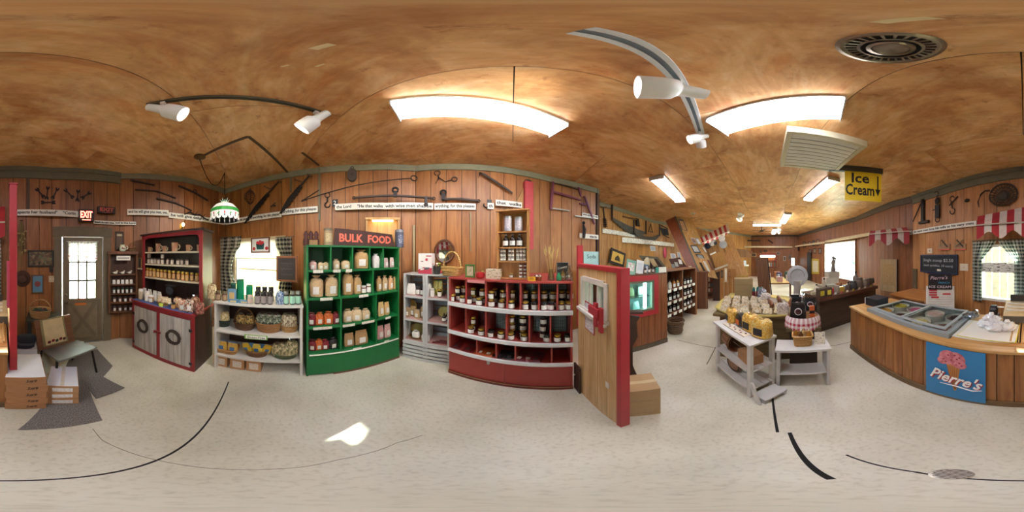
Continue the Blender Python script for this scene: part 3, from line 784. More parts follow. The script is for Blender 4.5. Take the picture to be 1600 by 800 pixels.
verse('slim verse strip on the corner wall directly above the soda sign', 904, 933, 'when the', h=.10, off=.03, z=1.97, bg=None, shift=.2, words_w=.4)
verse('verse strip with small print across the hall tool wall', 971, 1052, '', bg=print_label('e9e6da', '55514a', 34), z=2.05, h=.17, off=.03)
verse('upper verse strip overlapped by the long saw blade in the hall', 940, 996, '', bg=print_label('e9e6da', '55514a', 34), z=2.27, h=.13, off=.03)
verse('verse strip reading let each man love his wife, beside the awning', 1428, 1527, 'let each man love his wife as his very own', z=2.15, h=.1)
verse('short verse strip end at the corner over the small awning', 1404, 1426, 'God is the one', z=2.15, h=.11)
for k, (x0, x1, lab) in enumerate([(1163, 1238, 'long pale picture rail along the hall end wall'), (1243, 1289, 'pale picture rail beside the dark frames far down the hall'), (1290, 1362, 'pale picture rail above the big hall window')]):
    p, rz, wd, _ = wfr(x0, x1, 330, 340, .0)
    tag(mk('picture_rail', MB().box(-wd / 2, wd / 2, -.04, 0, 0, .07).box(-wd / 2, wd / 2, -.025, 0, .07, .11), plain('c9b996', .6), None, (p.x, p.y, [2.22, 2.27, 2.30][k]), (0, 0, rz)), lab, 'rail')

# ================================================================ EXIT SIGNS
def exit_sign(label, x0, x1, y0, y1, lit, off=.06):
    p, rz, wd, h = wfr(x0, x1, y0, y1, off)
    t = thing('exit_sign', label, 'sign', p, rz)
    mk('sign_case', MB().box(-wd / 2, wd / 2, -.045, .03, 0, h), plain('2a1c18', .5), t, bevel=.005)
    text('EXIT', h * .8, emit('ff4a3c', 5) if lit else plain('b8503f', .5), t, (.0, -.048, h * .54), width=wd * .78, height=h * .58, bold=.004, name='letter')
    mk('light_bar', MB().box(-wd * .28, wd * .28, -.047, -.044, h * .06, h * .12), emit('ff7a66', 2) if lit else plain('b8503f', .5), t)
exit_sign('red lit EXIT sign above the entrance door', 122, 145, 328, 346, True)
exit_sign('dim unlit EXIT sign high on the wall right of the lit one', 151, 178, 324, 334, False, .05)

# ================================================================ OLD TOOLS ON THE WALLS
def wt(name, label, cat, x0, x1, y0, y1, off=.004, group='old tools on the walls', tilt=0):
    p, rz, wd, h = wfr(x0, x1, y0, y1, off)
    t = thing(name, label, cat, p, 0, group, rot=(0, tilt, rz)); return t, wd, h
def wmap(x0, x1, y0, y1, wd, h):
    """pixel to the local x,z of a wall place"""
    return lambda x, y: (-wd / 2 + (x - x0) / (x1 - x0) * wd, h * (y1 - y) / (y1 - y0))
def bar(label, name, cat, x0, y0, x1, y1, r=.012, mat=None, ends=None, off=.004, flat=None):
    """straight tool from pixel (x0,y0) to (x1,y1)"""
    ya, yb = min(y0, y1) - 1, max(y0, y1) + 1
    t, wd, h = wt(name, label, cat, x0, x1, ya, yb, off); f = wmap(x0, x1, ya, yb, wd, h)
    a, b = f(x0, y0), f(x1, y1); return t, Vector((a[0], 0, a[1])), Vector((b[0], 0, b[1])), f
def tapered(m, a, b, w0, w1, th=.02, y=-.02, mid=None):
    """flat blade between local points a and b"""
    u = (b - a).normalized(); n = Vector((-u.z, 0, u.x)); m0 = (a + b) / 2 + n * (mid or 0); w2 = max(w0, w1) if mid is None else (w0 + w1) / 2 * 1.1
    pts = [a - n * w0 / 2, m0 - n * w2 / 2, b - n * w1 / 2, b + n * w1 / 2, m0 + n * w2 / 2, a + n * w0 / 2]
    return m.prism([(p.x, p.z) for p in pts], y - th / 2, y + th / 2)
# wrenches by the entrance
def wrench(label, x0, y0, x1, y1, wpx=5):
    t, a, b, f = bar(label, 'wrench', 'wrench', min(x0, x1) if x0 < x1 else x0, y0, x1, y1) if x0 < x1 else bar(label, 'wrench', 'wrench', x1, y1, x0, y0)
    u = (b - a).normalized(); n = Vector((-u.z, 0, u.x)); s = .017; L = (b - a).length
    mk('handle', tapered(MB(), a + u * .03, b - u * .03, s, s, .012, -.015), IRON, t)
    for q, sg in ((a, -1), (b, 1)):
        k = u * sg; pts = [q - k * .045 - n * .012, q - k * .02 - n * .03, q + k * .012 - n * .03, q + k * .014 - n * .012, q - k * .01 - n * .009, q - k * .01 + n * .009, q + k * .014 + n * .014, q + k * .008 + n * .03, q - k * .02 + n * .028, q - k * .045 + n * .012]
        mk('jaw', MB().prism([(p.x, p.z) for p in pts], -.024, -.006), IRON, t)
wrench('black double-ended wrench slanting left, leftmost of the wrenches', 57, 296, 68, 308)
wrench('black wrench hung upright in the left wrench group', 72.5, 311, 74.5, 293)
wrench('black wrench slanting right in the left wrench group', 82, 310, 90, 295)
wrench('black wrench lying level under the left wrench group', 65, 317, 85, 316)
wrench('black wrench slanting left in the right wrench group', 102, 297, 114, 309)
wrench('small black wrench hung upright in the right wrench group', 120.5, 314, 122, 298)
wrench('black wrench slanting right in the right wrench group', 128, 310, 140, 301)
# hames and singletrees above the hutch
def beam(label, x0, y0, x1, y1, w0, w1, mid=0, ring=None, mat=None, name='wooden_singletree', eye=True):
    t, a, b, f = bar(label, name, 'farm tool', x0, y0, x1, y1)
    u = (b - a).normalized()
    mk('beam', tapered(MB(), a, b, w0, w1, .04, -.024, mid), mat or plain('3b2f2a', .7, .3), t, bevel=.006)
    if eye:
        for q in (a, b): mk('iron_band', MB().ring((q.x, -.025, q.z), .018, .006), IRON, t)
    if ring:
        q = a.lerp(b, ring); n = Vector((-u.z, 0, u.x)); mk('iron_ring', MB().ring((q.x + n.x * .05, -.03, q.z + n.z * .05), .032, .008), IRON, t)
    return t
beam('slim grey wooden singletree, highest left above the hutch', 205, 283, 240, 289, .03, .02)
beam('curved dark wooden yoke bar above the hutch, second from top', 211, 298, 274, 308, .02, .02, .05, eye=False)
beam('curved dark wooden yoke bar nearest the verse strip above the hutch', 244, 313, 299, 327, .035, .02, .03, eye=False)
beam('grey wooden singletree with an iron ring at its middle', 279, 296, 323, 309, .03, .03, .02, ring=.5)
t, wd, h = wt('twisted_root', 'dark twisted root branch hung just above the verse strip', 'branch', 287, 324, 332, 344)
mk('branch', MB().tube([(-wd / 2, -.03, h * .5), (-wd * .3, -.04, h * .85), (-wd * .1, -.03, h * .6), (wd * .1, -.04, h * .7), (wd * .3, -.03, h * .4), (wd / 2, -.04, h * .15)], [.012, .02, .018, .016, .014, .008], 7).tube([(-wd * .1, -.03, h * .6), (0, -.05, h * 1.0)], [.012, .005], 6).tube([(wd * .25, -.03, h * .45), (wd * .33, -.05, h * .9)], [.01, .004], 6), plain('2a1b17', .8, .3), t, smooth=True)
# big saws in the corner
def hay_knife(label, x0, y0, x1, y1, off=.03):
    """long toothed blade from low left up to a forked handle at top right"""
    t, a, b, f = bar(label, 'hay_knife', 'saw', x0, y0, x1, y1, off=off)
    u = (b - a).normalized(); n = Vector((-u.z, 0, u.x)); L = (b - a).length; k = L * .72
    pts = [a]
    for i in range(9): pts += [a + u * (k * (i + .5) / 9) - n * (.05 + .02 * math.sin(i / 9 * 3)), a + u * (k * (i + 1) / 9) - n * (.032 + .02 * math.sin(i / 9 * 3))]
    pts += [a + u * k + n * .03, a + u * k * .5 + n * .045]
    mk('blade', MB().prism([(p.x, p.z) for p in pts], -.02, -.012), plain('2e2a28', .5, .2, metal=.6), t)
    mk('shank', tapered(MB(), a + u * (k - .03), b, .03, .02, .02, -.018), IRON2, t)
    q = a + u * L * .8
    mk('side_handle', MB().tube([q + Vector((0, -.02, 0)), q - u * .03 + n * .14 + Vector((0, -.04, 0))], .014, 8).ball(tuple(q - u * .03 + n * .15 + Vector((0, -.04, 0))), .022), plain('6b4a2e', .6), t, smooth=True)
    mk('end_handle', MB().tube([b + Vector((0, -.02, 0)) - n * .05, b + Vector((0, -.02, 0)) + n * .05], .016, 8), plain('6b4a2e', .6), t, smooth=True)
hay_knife('long dark hay saw hung slanting in the corner, left of two', 383, 346, 438, 290)
hay_knife('long dark hay saw hung slanting left of the grey batten', 438, 332, 485, 278)
t, wd, h = wt('muzzle_basket', 'oval dark wire muzzle basket hung in the corner by the hay saws', 'basket', 386, 400, 297, 320)
m = MB()
for k in range(7):
    zz = h * (.12 + .12 * k); rr = wd * .5 * math.sin(math.pi * (.15 + .11 * k)); m.ring((0, -.05, zz), rr, .004, 'z', 14, 5)
for k in range(8):
    th = 2 * math.pi * k / 8; m.tube([(wd * .5 * math.sin(math.pi * (.05 + .9 * f / 6)) * math.cos(th), -.05 + wd * .5 * math.sin(math.pi * (.05 + .9 * f / 6)) * math.sin(th), h * f / 6 * .9) for f in range(7)], .004, 5)
mk('wire_mesh', m, IRON2, t); mk('hanging_ring', MB().ring((0, -.05, h * .96), .025, .005), IRON, t)
t, wd, h = wt('corn_hook', 'small iron corn hook with a crosswise handle, right of the hay saws', 'hook', 473, 499, 299, 313)
mk('shaft', MB().tube([(-wd / 2, -.02, 0), (wd / 2, -.02, h)], .008, 7), IRON, t); mk('blade', MB().prism([(-wd / 2 - .02, .0), (-wd / 2 + .08, .0), (-wd / 2 + .07, .03), (-wd / 2, .02)], -.024, -.014), IRON, t)
t, wd, h = wt('iron_spur', 'tiny iron spur fixed to the wall between the hay saws', 'hook', 424, 433, 318, 323)
mk('spur', MB().tube([(-wd / 2, -.02, 0), (wd / 2, -.05, h)], [.012, .005], 6), IRON, t); mk('plate', MB().box(-.01, .03, -.008, 0, 0, .03), IRON, t)
# tools over the shelves
def pulley(label, x0, x1, y0, y1, name='pulley_block'):
    t, wd, h = wt(name, label, 'pulley', x0, x1, y0, y1)
    pf = [(wd / 2 * math.cos(2 * math.pi * k / 16), h * .45 + h * .42 * math.sin(2 * math.pi * k / 16)) for k in range(16)]
    for s in (0, 1): mk('cheek_plate', MB().prism(pf, -.028 - .05 * s, -.018 - .05 * s), plain('3a2d24', .6, .3), t)
    mk('wheel', MB().lathe([(wd * .36, 0), (wd * .3, .018), (wd * .36, .036)], 18), IRON2, t, (0, -.028, h * .45), (R(90), 0, 0), True)
    mk('axle', MB().cyl((0, -.09, h * .45), (0, -.0, h * .45), .014, n=10), IRON, t)
    mk('hanging_eye', MB().ring((0, -.045, h * .95), .022, .007), IRON, t)
pulley('round iron pulley block hung highest over the BULK FOOD sign', 543, 558, 263, 286)
t, a, b, f = bar('long thin iron rod with a ring end over the shelves', 'hay_hook_rod', 'rod', 474, 308, 640, 277, off=.06)
mk('rod', MB().tube([a + Vector((0, -.02, 0)), a.lerp(b, .5) + Vector((0, -.02, .012)), b + Vector((0, -.02, 0))], .009, 8), IRON, t, smooth=True)
mk('ring_end', MB().ring((b.x + .05, -.02, b.z + .01), .05, .01), IRON, t, smooth=True)
t, wd, h = wt('cargo_hook', 'iron swivel hook with a ring hung right of the grey batten', 'hook', 507, 517, 302, 326)
mk('ring', MB().ring((0, -.02, h * .85), wd * .4, .008), IRON, t); mk('shank', MB().cyl((0, -.02, h * .72), (0, -.02, h * .4), .012, n=8), IRON, t)
mk('hook', MB().ring((0, -.02, h * .22), wd * .42, .01, a0=R(100), a1=R(370)), IRON, t)
t, wd, h = wt('number_plaque', 'small black plaque with a white curl beside the cargo hook', 'plaque', 519, 528, 312, 323)
mk('plate', MB().box(-wd / 2, wd / 2, -.014, 0, 0, h), BLACK, t); text('2', h * .8, PAPER, t, (0, -.0155, h * .5))
def evener(label, x0, x1, y, wheel, hang, off=.05):
    t, a, b, f = bar(label, 'wagon_evener', 'farm tool', x0, y, x1, y + 2, off=off)
    mk('beam', tapered(MB(), a, b, .03, .03, .04, -.024, .015), plain('41332a', .65, .3), t, bevel=.006)
    for q in (a, b): mk('iron_tip', MB().ring((q.x, -.025, q.z), .022, .008), IRON, t)
    if wheel is not None:
        q = a.lerp(b, wheel); mk('clevis', MB().box(q.x - .028, q.x + .028, -.055, -.01, q.z - .01, q.z + .09), IRON, t)
        mk('clevis_wheel', MB().ring((q.x, -.035, q.z + .11), .04, .018), IRON, t, smooth=True)
    if hang is not None:
        q = a.lerp(b, hang); mk('clevis', MB().box(q.x - .02, q.x + .02, -.055, -.01, q.z - .11, q.z + .02), IRON, t); mk('clevis_eye', MB().ring((q.x, -.04, q.z - .12), .022, .009), IRON, t)
evener('long wagon evener beam with a clevis wheel, over the BULK FOOD sign', 555, 676, 307, .52, .9)
evener('shorter wagon evener beam over the oval mirror', 693, 747, 312, .0, None, .03)
t, wd, h = wt('ice_tongs', 'pair of iron tongs with ring handles, over the wise men verse', 'tongs', 679, 714, 266, 287)
f = wmap(679, 714, 266, 287, wd, h); c = f(686, 279)
r1, r2 = f(683.5, 271), f(710, 281)
mk('ring_handle', MB().ring((r1[0], -.02, r1[1]), .045, .008, a0=R(-60), a1=R(250)), IRON, t); mk('ring_handle', MB().ring((r2[0], -.02, r2[1]), .042, .008), IRON, t)
e1, e2, e3 = f(681, 287), f(696, 285), f(690, 276)
mk('jaw', MB().tube([(r1[0] + .01, -.02, r1[1] - .045), (c[0], -.025, c[1]), (e1[0], -.02, e1[1])], [.01, .013, .007], 7), IRON, t); mk('jaw', MB().tube([(c[0], -.032, c[1]), (e2[0], -.02, e2[1])], [.012, .006], 7), IRON, t)
mk('shaft', MB().tube([(e2[0], -.02, e2[1]), (r2[0] - .04, -.02, r2[1] - .01)], .008, 7), IRON, t)
t, a, b, f = bar('slanting iron scythe bar left of the red post board', 'scythe_bar', 'farm tool', 752, 274, 799, 300, off=.04)
mk('bar', tapered(MB(), a, b, .035, .028, .02, -.02), IRON2, t); mk('hook_end', MB().tube([a + Vector((0, -.02, 0)), a + Vector((-.03, -.02, .01)), a + Vector((-.05, -.02, -.09))], [.018, .016, .005], 7), IRON, t)
t, wd, h = wt('iron_hook', 'iron hook and small black plate at the end of the verse strip', 'hook', 754, 768, 312, 325)
mk('plate', MB().box(0, wd / 2, -.012, 0, h * .3, h), BLACK, t); mk('hook', MB().ring((-wd * .1, -.025, h * .3), wd * .3, .01, a0=R(150), a1=R(380)), IRON, t)
# red post board on the wall
t, wd, h = wt('red_post_board', 'tall red painted post board high on the wall above the cabinet', 'board', 817, 830, 286, 390, .0, None)
mk('board', MB().box(-wd / 2, wd / 2, -.09, 0, 0, h), plain('b3343c', .5), t, bevel=.004)
mk('wooden_brace', MB().prism([(-wd / 2, h * .28), (-wd / 2, h * .9), (-wd / 2 - .3, h * .34), (-wd / 2 - .3, h * .28)], -.03, -.01), wood('9a6b38', 'bd8d50'), t)
mk('iron_knob', MB().ball((0, -.045, h + .02), wd * .4, .04, .03, jit=.1), IRON, t, smooth=True)
# purple bow saw frame
t, wd, h = wt('bow_saw', 'purple painted wooden bow saw frame hung near the corner', 'saw', 858, 928, 289, 347, .02)
f = wmap(858, 928, 289, 347, wd, h); PUR = plain('6b2440', .5)
def seg(m, p, q, w0, w1): a = f(*p); b = f(*q); return tapered(m, Vector((a[0], 0, a[1])), Vector((b[0], 0, b[1])), w0, w1, .03, -.02)
mk('end_post', seg(MB(), (862, 292), (859, 334), .035, .05), PUR, t, bevel=.004); mk('end_post', seg(MB(), (899, 292), (903, 306), .035, .03), PUR, t, bevel=.004); mk('end_post', seg(MB(), (909, 304), (927, 346), .04, .04), PUR, t, bevel=.004)
mk('cross_rail', seg(MB(), (862, 308), (903, 312), .045, .03), PUR, t, bevel=.004); mk('cross_rail', seg(MB(), (901, 318), (912, 317), .03, .045), PUR, t, bevel=.004)
mk('tension_cord', seg(MB(), (864, 294), (899, 296), .012, .012), IRON, t); mk('saw_blade', seg(MB(), (861, 332), (885, 332), .022, .02), STEEL, t); mk('saw_blade', seg(MB(), (893, 338), (924, 337), .02, .022), STEEL, t)
# tools right of the hall corner, over the ice cream counter
t, wd, h = wt('wagon_jack', 'black wagon jack with a slanting lever, left of the three', 'jack', 1428, 1453, 311, 350)
mk('post', MB().box(wd * .05, wd * .22, -.05, -.01, 0, h * .95), IRON, t); mk('lever', MB().tube([(-wd / 2, -.03, h * .15), (wd * .1, -.03, h * .9)], [.012, .018], 7), IRON, t); mk('foot', MB().box(-.05, wd / 2, -.06, -.005, 0, h * .08), IRON, t); mk('ratchet', MB().ball((wd * .15, -.04, h * .85), .05, .04, .06, jit=.15), IRON, t)
t, wd, h = wt('chain_hoist', 'black upright iron hoist with hooks, middle of the three tools', 'hoist', 1460, 1473, 300, 346)
mk('body', MB().box(-wd * .25, wd * .25, -.05, -.01, h * .12, h * .55).ball((0, -.035, h * .68), wd * .3, .03, h * .12, jit=.1), IRON, t); mk('top_hook', MB().ring((-wd * .15, -.03, h * .93), wd * .25, .009, a0=R(-90), a1=R(150)), IRON, t)
mk('bottom_hook', MB().ring((0, -.03, h * .06), wd * .25, .01, a0=R(120), a1=R(400)), IRON, t); mk('handle', MB().tube([(-wd * .6, -.03, h * .4), (0, -.03, h * .4)], .01, 6), IRON, t)
t, wd, h = wt('hay_hook', 'black iron hay hook with a slanting handle, right of the hoist', 'hook', 1481, 1498, 306, 335)
mk('shaft', MB().tube([(-wd * .3, -.02, h * .5), (wd / 2, -.02, h * .88)], .012, 7), IRON, t); mk('hook', MB().ring((0, -.02, h * .16), wd * .22, .01, a0=R(-200), a1=R(60)), IRON, t); mk('hook', MB().ring((-wd * .05, -.02, h * .84), wd * .2, .008, a0=R(0), a1=R(230)), IRON, t); mk('shank', MB().tube([(-wd * .1, -.02, h * .7), (0, -.02, h * .3)], .012, 7), IRON, t)
t, wd, h = wt('iron_stud', 'small dark iron stud on the wall left of the tractor seat', 'knob', 1508, 1516, 311, 316); mk('knob', MB().ball((0, -.02, h / 2), wd / 2, .03, h / 2), IRON, t, smooth=True); mk('plate', MB().box(-wd * .3, wd * .3, -.006, 0, h * .2, h * .8), IRON, t)
t, wd, h = wt('sickle', 'small dark curved sickle beside the tractor seat', 'sickle', 1529, 1547, 299, 323)
mk('blade', MB().tube([(-wd / 2 + .02, -.02, 0), (-wd / 2, -.02, h * .35), (-wd * .25, -.02, h * .8), (wd * .1, -.02, h)], [.006, .012, .014, .01], 6), IRON, t); mk('handle', MB().tube([(wd * .1, -.02, h), (wd / 2, -.02, h * .97)], .016, 7), plain('4a3322', .7), t)
t, wd, h = wt('tractor_seat', 'pierced cast iron tractor seat on the wall above the striped awning', 'seat', 1548, 1591, 288, 322)
n = 26; outer = [(wd / 2 * math.cos(th), h * .42 + h * .56 * math.sin(th) * (1 if math.sin(th) > 0 else .72)) for th in [2 * math.pi * k / n for k in range(n)]]
SEAT = plain('40382c', .5, .2, metal=.4)
m = MB(); m.tube([(x, -.045, z) for x, z in outer], .016, 6, closed=True); mk('rim', m, SEAT, t, smooth=True)
mk('hub_plate', MB().prism([(wd * .13 * math.cos(2 * math.pi * k / 14), h * .42 + h * .16 * math.sin(2 * math.pi * k / 14)) for k in range(14)], -.03, -.012), SEAT, t)
for k in range(n):
    x, z = outer[k]; mk('spoke', MB().tube([(x * .24, -.02, h * .42 + (z - h * .42) * .24), (x, -.045, z)], .008, 5), SEAT, t)
for q in (.45, .72):
    mk('cross_ring', MB().tube([(x * q, -.03, h * .42 + (z - h * .42) * q) for x, z in outer], .008, 5, closed=True), SEAT, t)
# hall tool wall
t, wd, h = wt('hand_auger', 'slim dark hand auger hung at the corner of the hall wall', 'auger', 937, 946, 323, 356)
mk('handle', MB().tube([(-wd / 2, -.03, h * .93), (wd / 2, -.03, h)], .02, 7), plain('6b4a2e', .6), t); mk('shaft', MB().tube([(0, -.03, h * .96), (wd * .35, -.03, h * .02)], .018, 7), IRON, t)
for k in range(5): mk('screw_flight', MB().ring((wd * (.2 + .03 * k), -.03, h * (.4 - .08 * k)), .045, .014, 'z'), IRON, t)
def long_saw(label, x0, y0, x1, y1, sag, hl, off=.04):
    t, a, b, f = bar(label, 'crosscut_saw', 'saw', x0, y0, x1, y1, off=off)
    u = (b - a).normalized(); n = Vector((-u.z, 0, u.x)); K = 14; top = []; bot = []
    for i in range(K + 1):
        s = i / K; p = a.lerp(b, s); w_ = .10 + .18 * math.sin(math.pi * s); c = -sag * math.sin(math.pi * s)
        top.append(p + n * (c + w_ * .4)); bot.append(p + n * (c - w_ * .6)); 
        if i < K: q = a.lerp(b, s + .5 / K); bot.append(q + n * (-sag * math.sin(math.pi * (s + .5 / K)) - w_ * .6 + .035))
    mk('blade', MB().prism([(p.x, p.z) for p in top + bot[::-1]], -.03, -.02), plain('5d5c56', .45, .2, metal=.5), t)
    for q, s in ((a, -1), (b, 1)): mk('end_handle', MB().tube([q + Vector((0, -.03, -.05)), q + Vector((0, -.03, hl))], .03, 7), IRON2, t)
long_saw('long crosscut saw with upright handles, upper of two in the hall', 954, 349, 1007, 359, .12, .5)
long_saw('crosscut saw sagging over the verse strip, lower of two in the hall', 985, 366, 1026, 363, .25, .4, .12)
t, wd, h = wt('felling_axe', 'axe with slim handle hung level above the long saw', 'axe', 971, 997, 339, 351, .02)
mk('handle', MB().tube([(-wd / 2, -.04, h * .7), (wd * .35, -.04, h * .85)], .028, 7), plain('6b4a2e', .6), t); mk('axe_head', MB().prism([(wd * .28, h), (wd * .42, h), (wd * .5, 0), (wd * .3, .0)], -.07, -.01), IRON, t)
t, wd, h = wt('wire_trap', 'small triangular wire animal trap between the saws in the hall', 'trap', 1012, 1019, 350, 363)
mk('frame', MB().tube([(-wd / 2, -.03, 0), (0, -.03, h), (wd / 2, -.03, .0)], .016, 6), IRON2, t); mk('base_wire', MB().tube([(-wd / 2, -.03, 0.02), (wd / 2, -.03, .02)], .014, 6), IRON2, t)
t, wd, h = wt('buck_saw', 'dark buck saw with a square frame near the boxed chase', 'saw', 1029, 1045, 352, 371)
mk('saw_plate', MB().prism([(-wd * .3, h * .75), (wd * .35, h * .7), (wd * .48, h * .2), (-wd * .1, h * .18)], -.03, -.015), BLACK, t); mk('frame', MB().tube([(-wd / 2, -.03, h), (wd * .35, -.03, h * .74)], .022, 6), IRON2, t); mk('frame', MB().tube([(-wd / 2, -.03, h), (-wd * .12, -.03, h * .2), (wd * .5, -.03, 0)], .022, 6), IRON2, t)

# ================================================================ SHARED GOODS
class Unit:
    """a straight piece of furniture: front edge from A to B (left to right), depth runs away from the room"""
    def __init__(s, A, B):
        s.a = Vector(A); s.b = Vector(B); s.u = (s.b - s.a).normalized(); s.n = Vector((-s.u.y, s.u.x)); s.L = (s.b - s.a).length
        s.rz = math.atan2(s.u.y, s.u.x)
    def uu(s, x, t=0):
        d = dirp(x); o = s.a + s.n * t
        return (d.y * o.x - d.x * o.y) / (d.x * s.u.y - d.y * s.u.x)
    def pos(s, u, t, z): p = s.a + s.u * u + s.n * t; return Vector((p.x, p.y, z))
    def on(s, x, t, z):
        p = s.pos(s.uu(x, t), t, z); return p, Vector((p.x, p.y)).length * PX
    def root(s, name, label, cat): return thing(name, label, cat, (s.a.x, s.a.y, 0), s.rz)
def arc_band(r, z0, z1, a0, a1, n=8, th=.01):
    m = MB(); vs = []
    for i in range(n + 1):
        a = a0 + (a1 - a0) * i / n
        vs += [(r * math.cos(a), r * math.sin(a), z0), (r * math.cos(a), r * math.sin(a), z1)]
    return m.add(vs, [(2 * i, 2 * i + 2, 2 * i + 3, 2 * i + 1) for i in range(n)])
def _jarbody(): return MB().lathe([(.40, 0), (.48, .04), (.49, .1), (.49, .66), (.43, .75), (.38, .79)], 14)
def _jarlid(): return MB().lathe([(.41, .78), (.43, .80), (.43, .96), (.40, 1.0)], 14)
def _jarlab(): return arc_band(.499, .1, .66, R(-160), R(-20))
def jar(label, group, loc, w_, h_, rz, body, lid, lab, name='jam_jar', cat='jar'):
    t = thing(name, label, cat, loc, rz, group, (w_, w_, h_))
    link('jar_body', share('jar_body', _jarbody, body), t); link('lid', share('lid', _jarlid, lid), t)
    if lab: link('paper_label', share('paper_label', _jarlab, lab), t)
    return t
def _botbody(): return MB().lathe([(.40, 0), (.49, .03), (.49, .55), (.42, .66), (.18, .76), (.16, .88)], 14)
def _botcap(): return MB().lathe([(.19, .87), (.2, .88), (.2, .98), (.17, 1.0)], 12)
def _botlab(): return arc_band(.497, .12, .48, R(-160), R(-20))
def bottle(label, group, loc, w_, h_, rz, body, cap, lab, name='syrup_bottle', cat='bottle'):
    t = thing(name, label, cat, loc, rz, group, (w_, w_, h_))
    link('bottle_body', share('bottle_body', _botbody, body), t); link('cap', share('cap', _botcap, cap), t)
    if lab: link('paper_label', share('bottle_label', _botlab, lab), t)
    return t
def _bagtied():
    m = MB().lathe([(.42, 0), (.49, .04), (.5, .2), (.5, .6), (.47, .76), (.36, .85), (.12, .88)], 16, sy=.68, sq=.75)
    rnd = random.Random(5); m.v = [(x * (1 + rnd.uniform(-.09, .09)), y * (1 + rnd.uniform(-.09, .09)), z * (1 + (rnd.uniform(-.03, .03) if z > .01 else 0))) for x, y, z in m.v]; return m
def _bagneck():
    m = MB(); vs = []; n = 12
    for r, z in ((.13, .86), (.1, .885), (.2, .94), (.3, 1.0)):
        for k in range(n):
            a = 2 * math.pi * k / n; q = 1 + (.35 if k % 2 else -.2) * (z - .85) * 5
            vs.append((r * q * math.cos(a), r * q * math.sin(a) * .6, z))
    return m.add(vs, [(i * n + k, i * n + (k + 1) % n, (i + 1) * n + (k + 1) % n, (i + 1) * n + k) for i in range(3) for k in range(n)])
def _bagtie(): return MB().ring((0, 0, .883), .115, .014, 'z', 10, 5)
def _baglab(): return MB().box(-.22, .22, -.39, -.34, .16, .5)
def bag(label, group, loc, w_, h_, rz, body, lab=None, neck=None, tie=None, name='food_bag', cat='bag', tilt=0):
    t = thing(name, label, cat, loc, 0, group, (w_, w_, h_), rot=(0, tilt, rz))
    link('bag_body', share('bag_body', _bagtied, body), t); link('bag_neck', share('bag_neck', _bagneck, neck or body), t)
    link('twist_tie', share('twist_tie', _bagtie, tie or plain('d8d4c4')), t)
    if lab: link('paper_label', share('bag_label', _baglab, lab), t)
    return t
def _pouch():
    m = MB().lathe([(.42, 0), (.49, .04), (.5, .3), (.46, .75), (.40, .9), (.40, .93)], 16, sy=.5, sq=.75)
    m.v = [(x, y * (1 if z < .35 else max(.12, 1 - (z - .35) * 1.35)), z) for x, y, z in m.v]; return m
def _pouchtop(): return MB().box(-.41, .41, -.02, .02, .9, 1.0)
def _pouchlab(): return MB().prism([(-.22, .2), (.22, .2), (.22, .58), (-.22, .58)], -.335, -.28)
def pouch(label, group, loc, w_, h_, rz, body, lab=None, top=None, name='food_pouch', cat='pouch', tilt=0):
    t = thing(name, label, cat, loc, 0, group, (w_, w_, h_), rot=(0, tilt, rz))
    link('pouch_body', share('pouch_body', _pouch, body), t); link('sealed_top', share('sealed_top', _pouchtop, top or body), t)
    if lab: link('paper_label', share('pouch_label', _pouchlab, lab), t)
    return t
def carton(label, group, loc, w_, d_, h_, rz, mat, tape=None, lab=None, name='cardboard_box', cat='box', words=None, flaps=True):
    t = thing(name, label, cat, loc, rz, group)
    mk('carton', MB().box(-w_ / 2, w_ / 2, 0, d_, 0, h_), mat, t, bevel=.003)
    if flaps:
        mk('top_flap', MB().box(-w_ / 2, w_ / 2, .0, d_ / 2 - .002, h_, h_ + .003), mat, t); mk('top_flap', MB().box(-w_ / 2, w_ / 2, d_ / 2 + .002, d_, h_, h_ + .003), mat, t)
    if tape: mk('packing_tape', MB().box(-w_ / 2, w_ / 2, d_ / 2 - .02, d_ / 2 + .02, h_ + .003, h_ + .0036), tape, t)
    if lab: mk('shipping_label', MB().box(-w_ * .3, w_ * .32, -.0015, 0, h_ * .18, h_ * .75), lab, t)
    if words: text(words, h_ * .3, INK, t, (0, -.0005, h_ * .6), width=w_ * .8)
    return t
def basket(label, loc, w_, d_, h_, rz, mat, handle=None, group=None, flare=.82, sq=.0, name='wicker_basket', hz=1.0, slats=False):
    t = thing(name, label, 'basket', loc, rz, group)
    th = .05
    prof = [(.5 * flare, 0), (.5 * flare + .03, .1), (.5, .92), (.51, 1.0), (.46, 1.0), (.45, .9), (.5 * flare - .03, .12), (.01, .1)]
    mk('basket_body', MB().lathe([(r * w_, z * h_) for r, z in prof], 24, sy=d_ / w_, sq=sq), mat, t, smooth=True)
    q = (math.sqrt(2) ** sq)
    rim = [(.505 * w_ * math.cos(a) * ((1 / max(abs(math.cos(a)), abs(math.sin(a)))) ** sq), .505 * d_ * math.sin(a) * ((1 / max(abs(math.cos(a)), abs(math.sin(a)))) ** sq), h_) for a in [2 * math.pi * (k + .5) / 24 for k in range(24)]]
    mk('rim', MB().tube(rim, h_ * .055 + .003, 6, closed=True), mat, t, smooth=True)
    if handle: mk('handle', MB().tube([(.48 * w_ * math.cos(a), 0, h_ * .9 + hz * h_ * math.sin(a)) for a in [math.pi * k / 14 for k in range(15)]], .006 + w_ * .012, 6), handle, t, smooth=True)
    return t
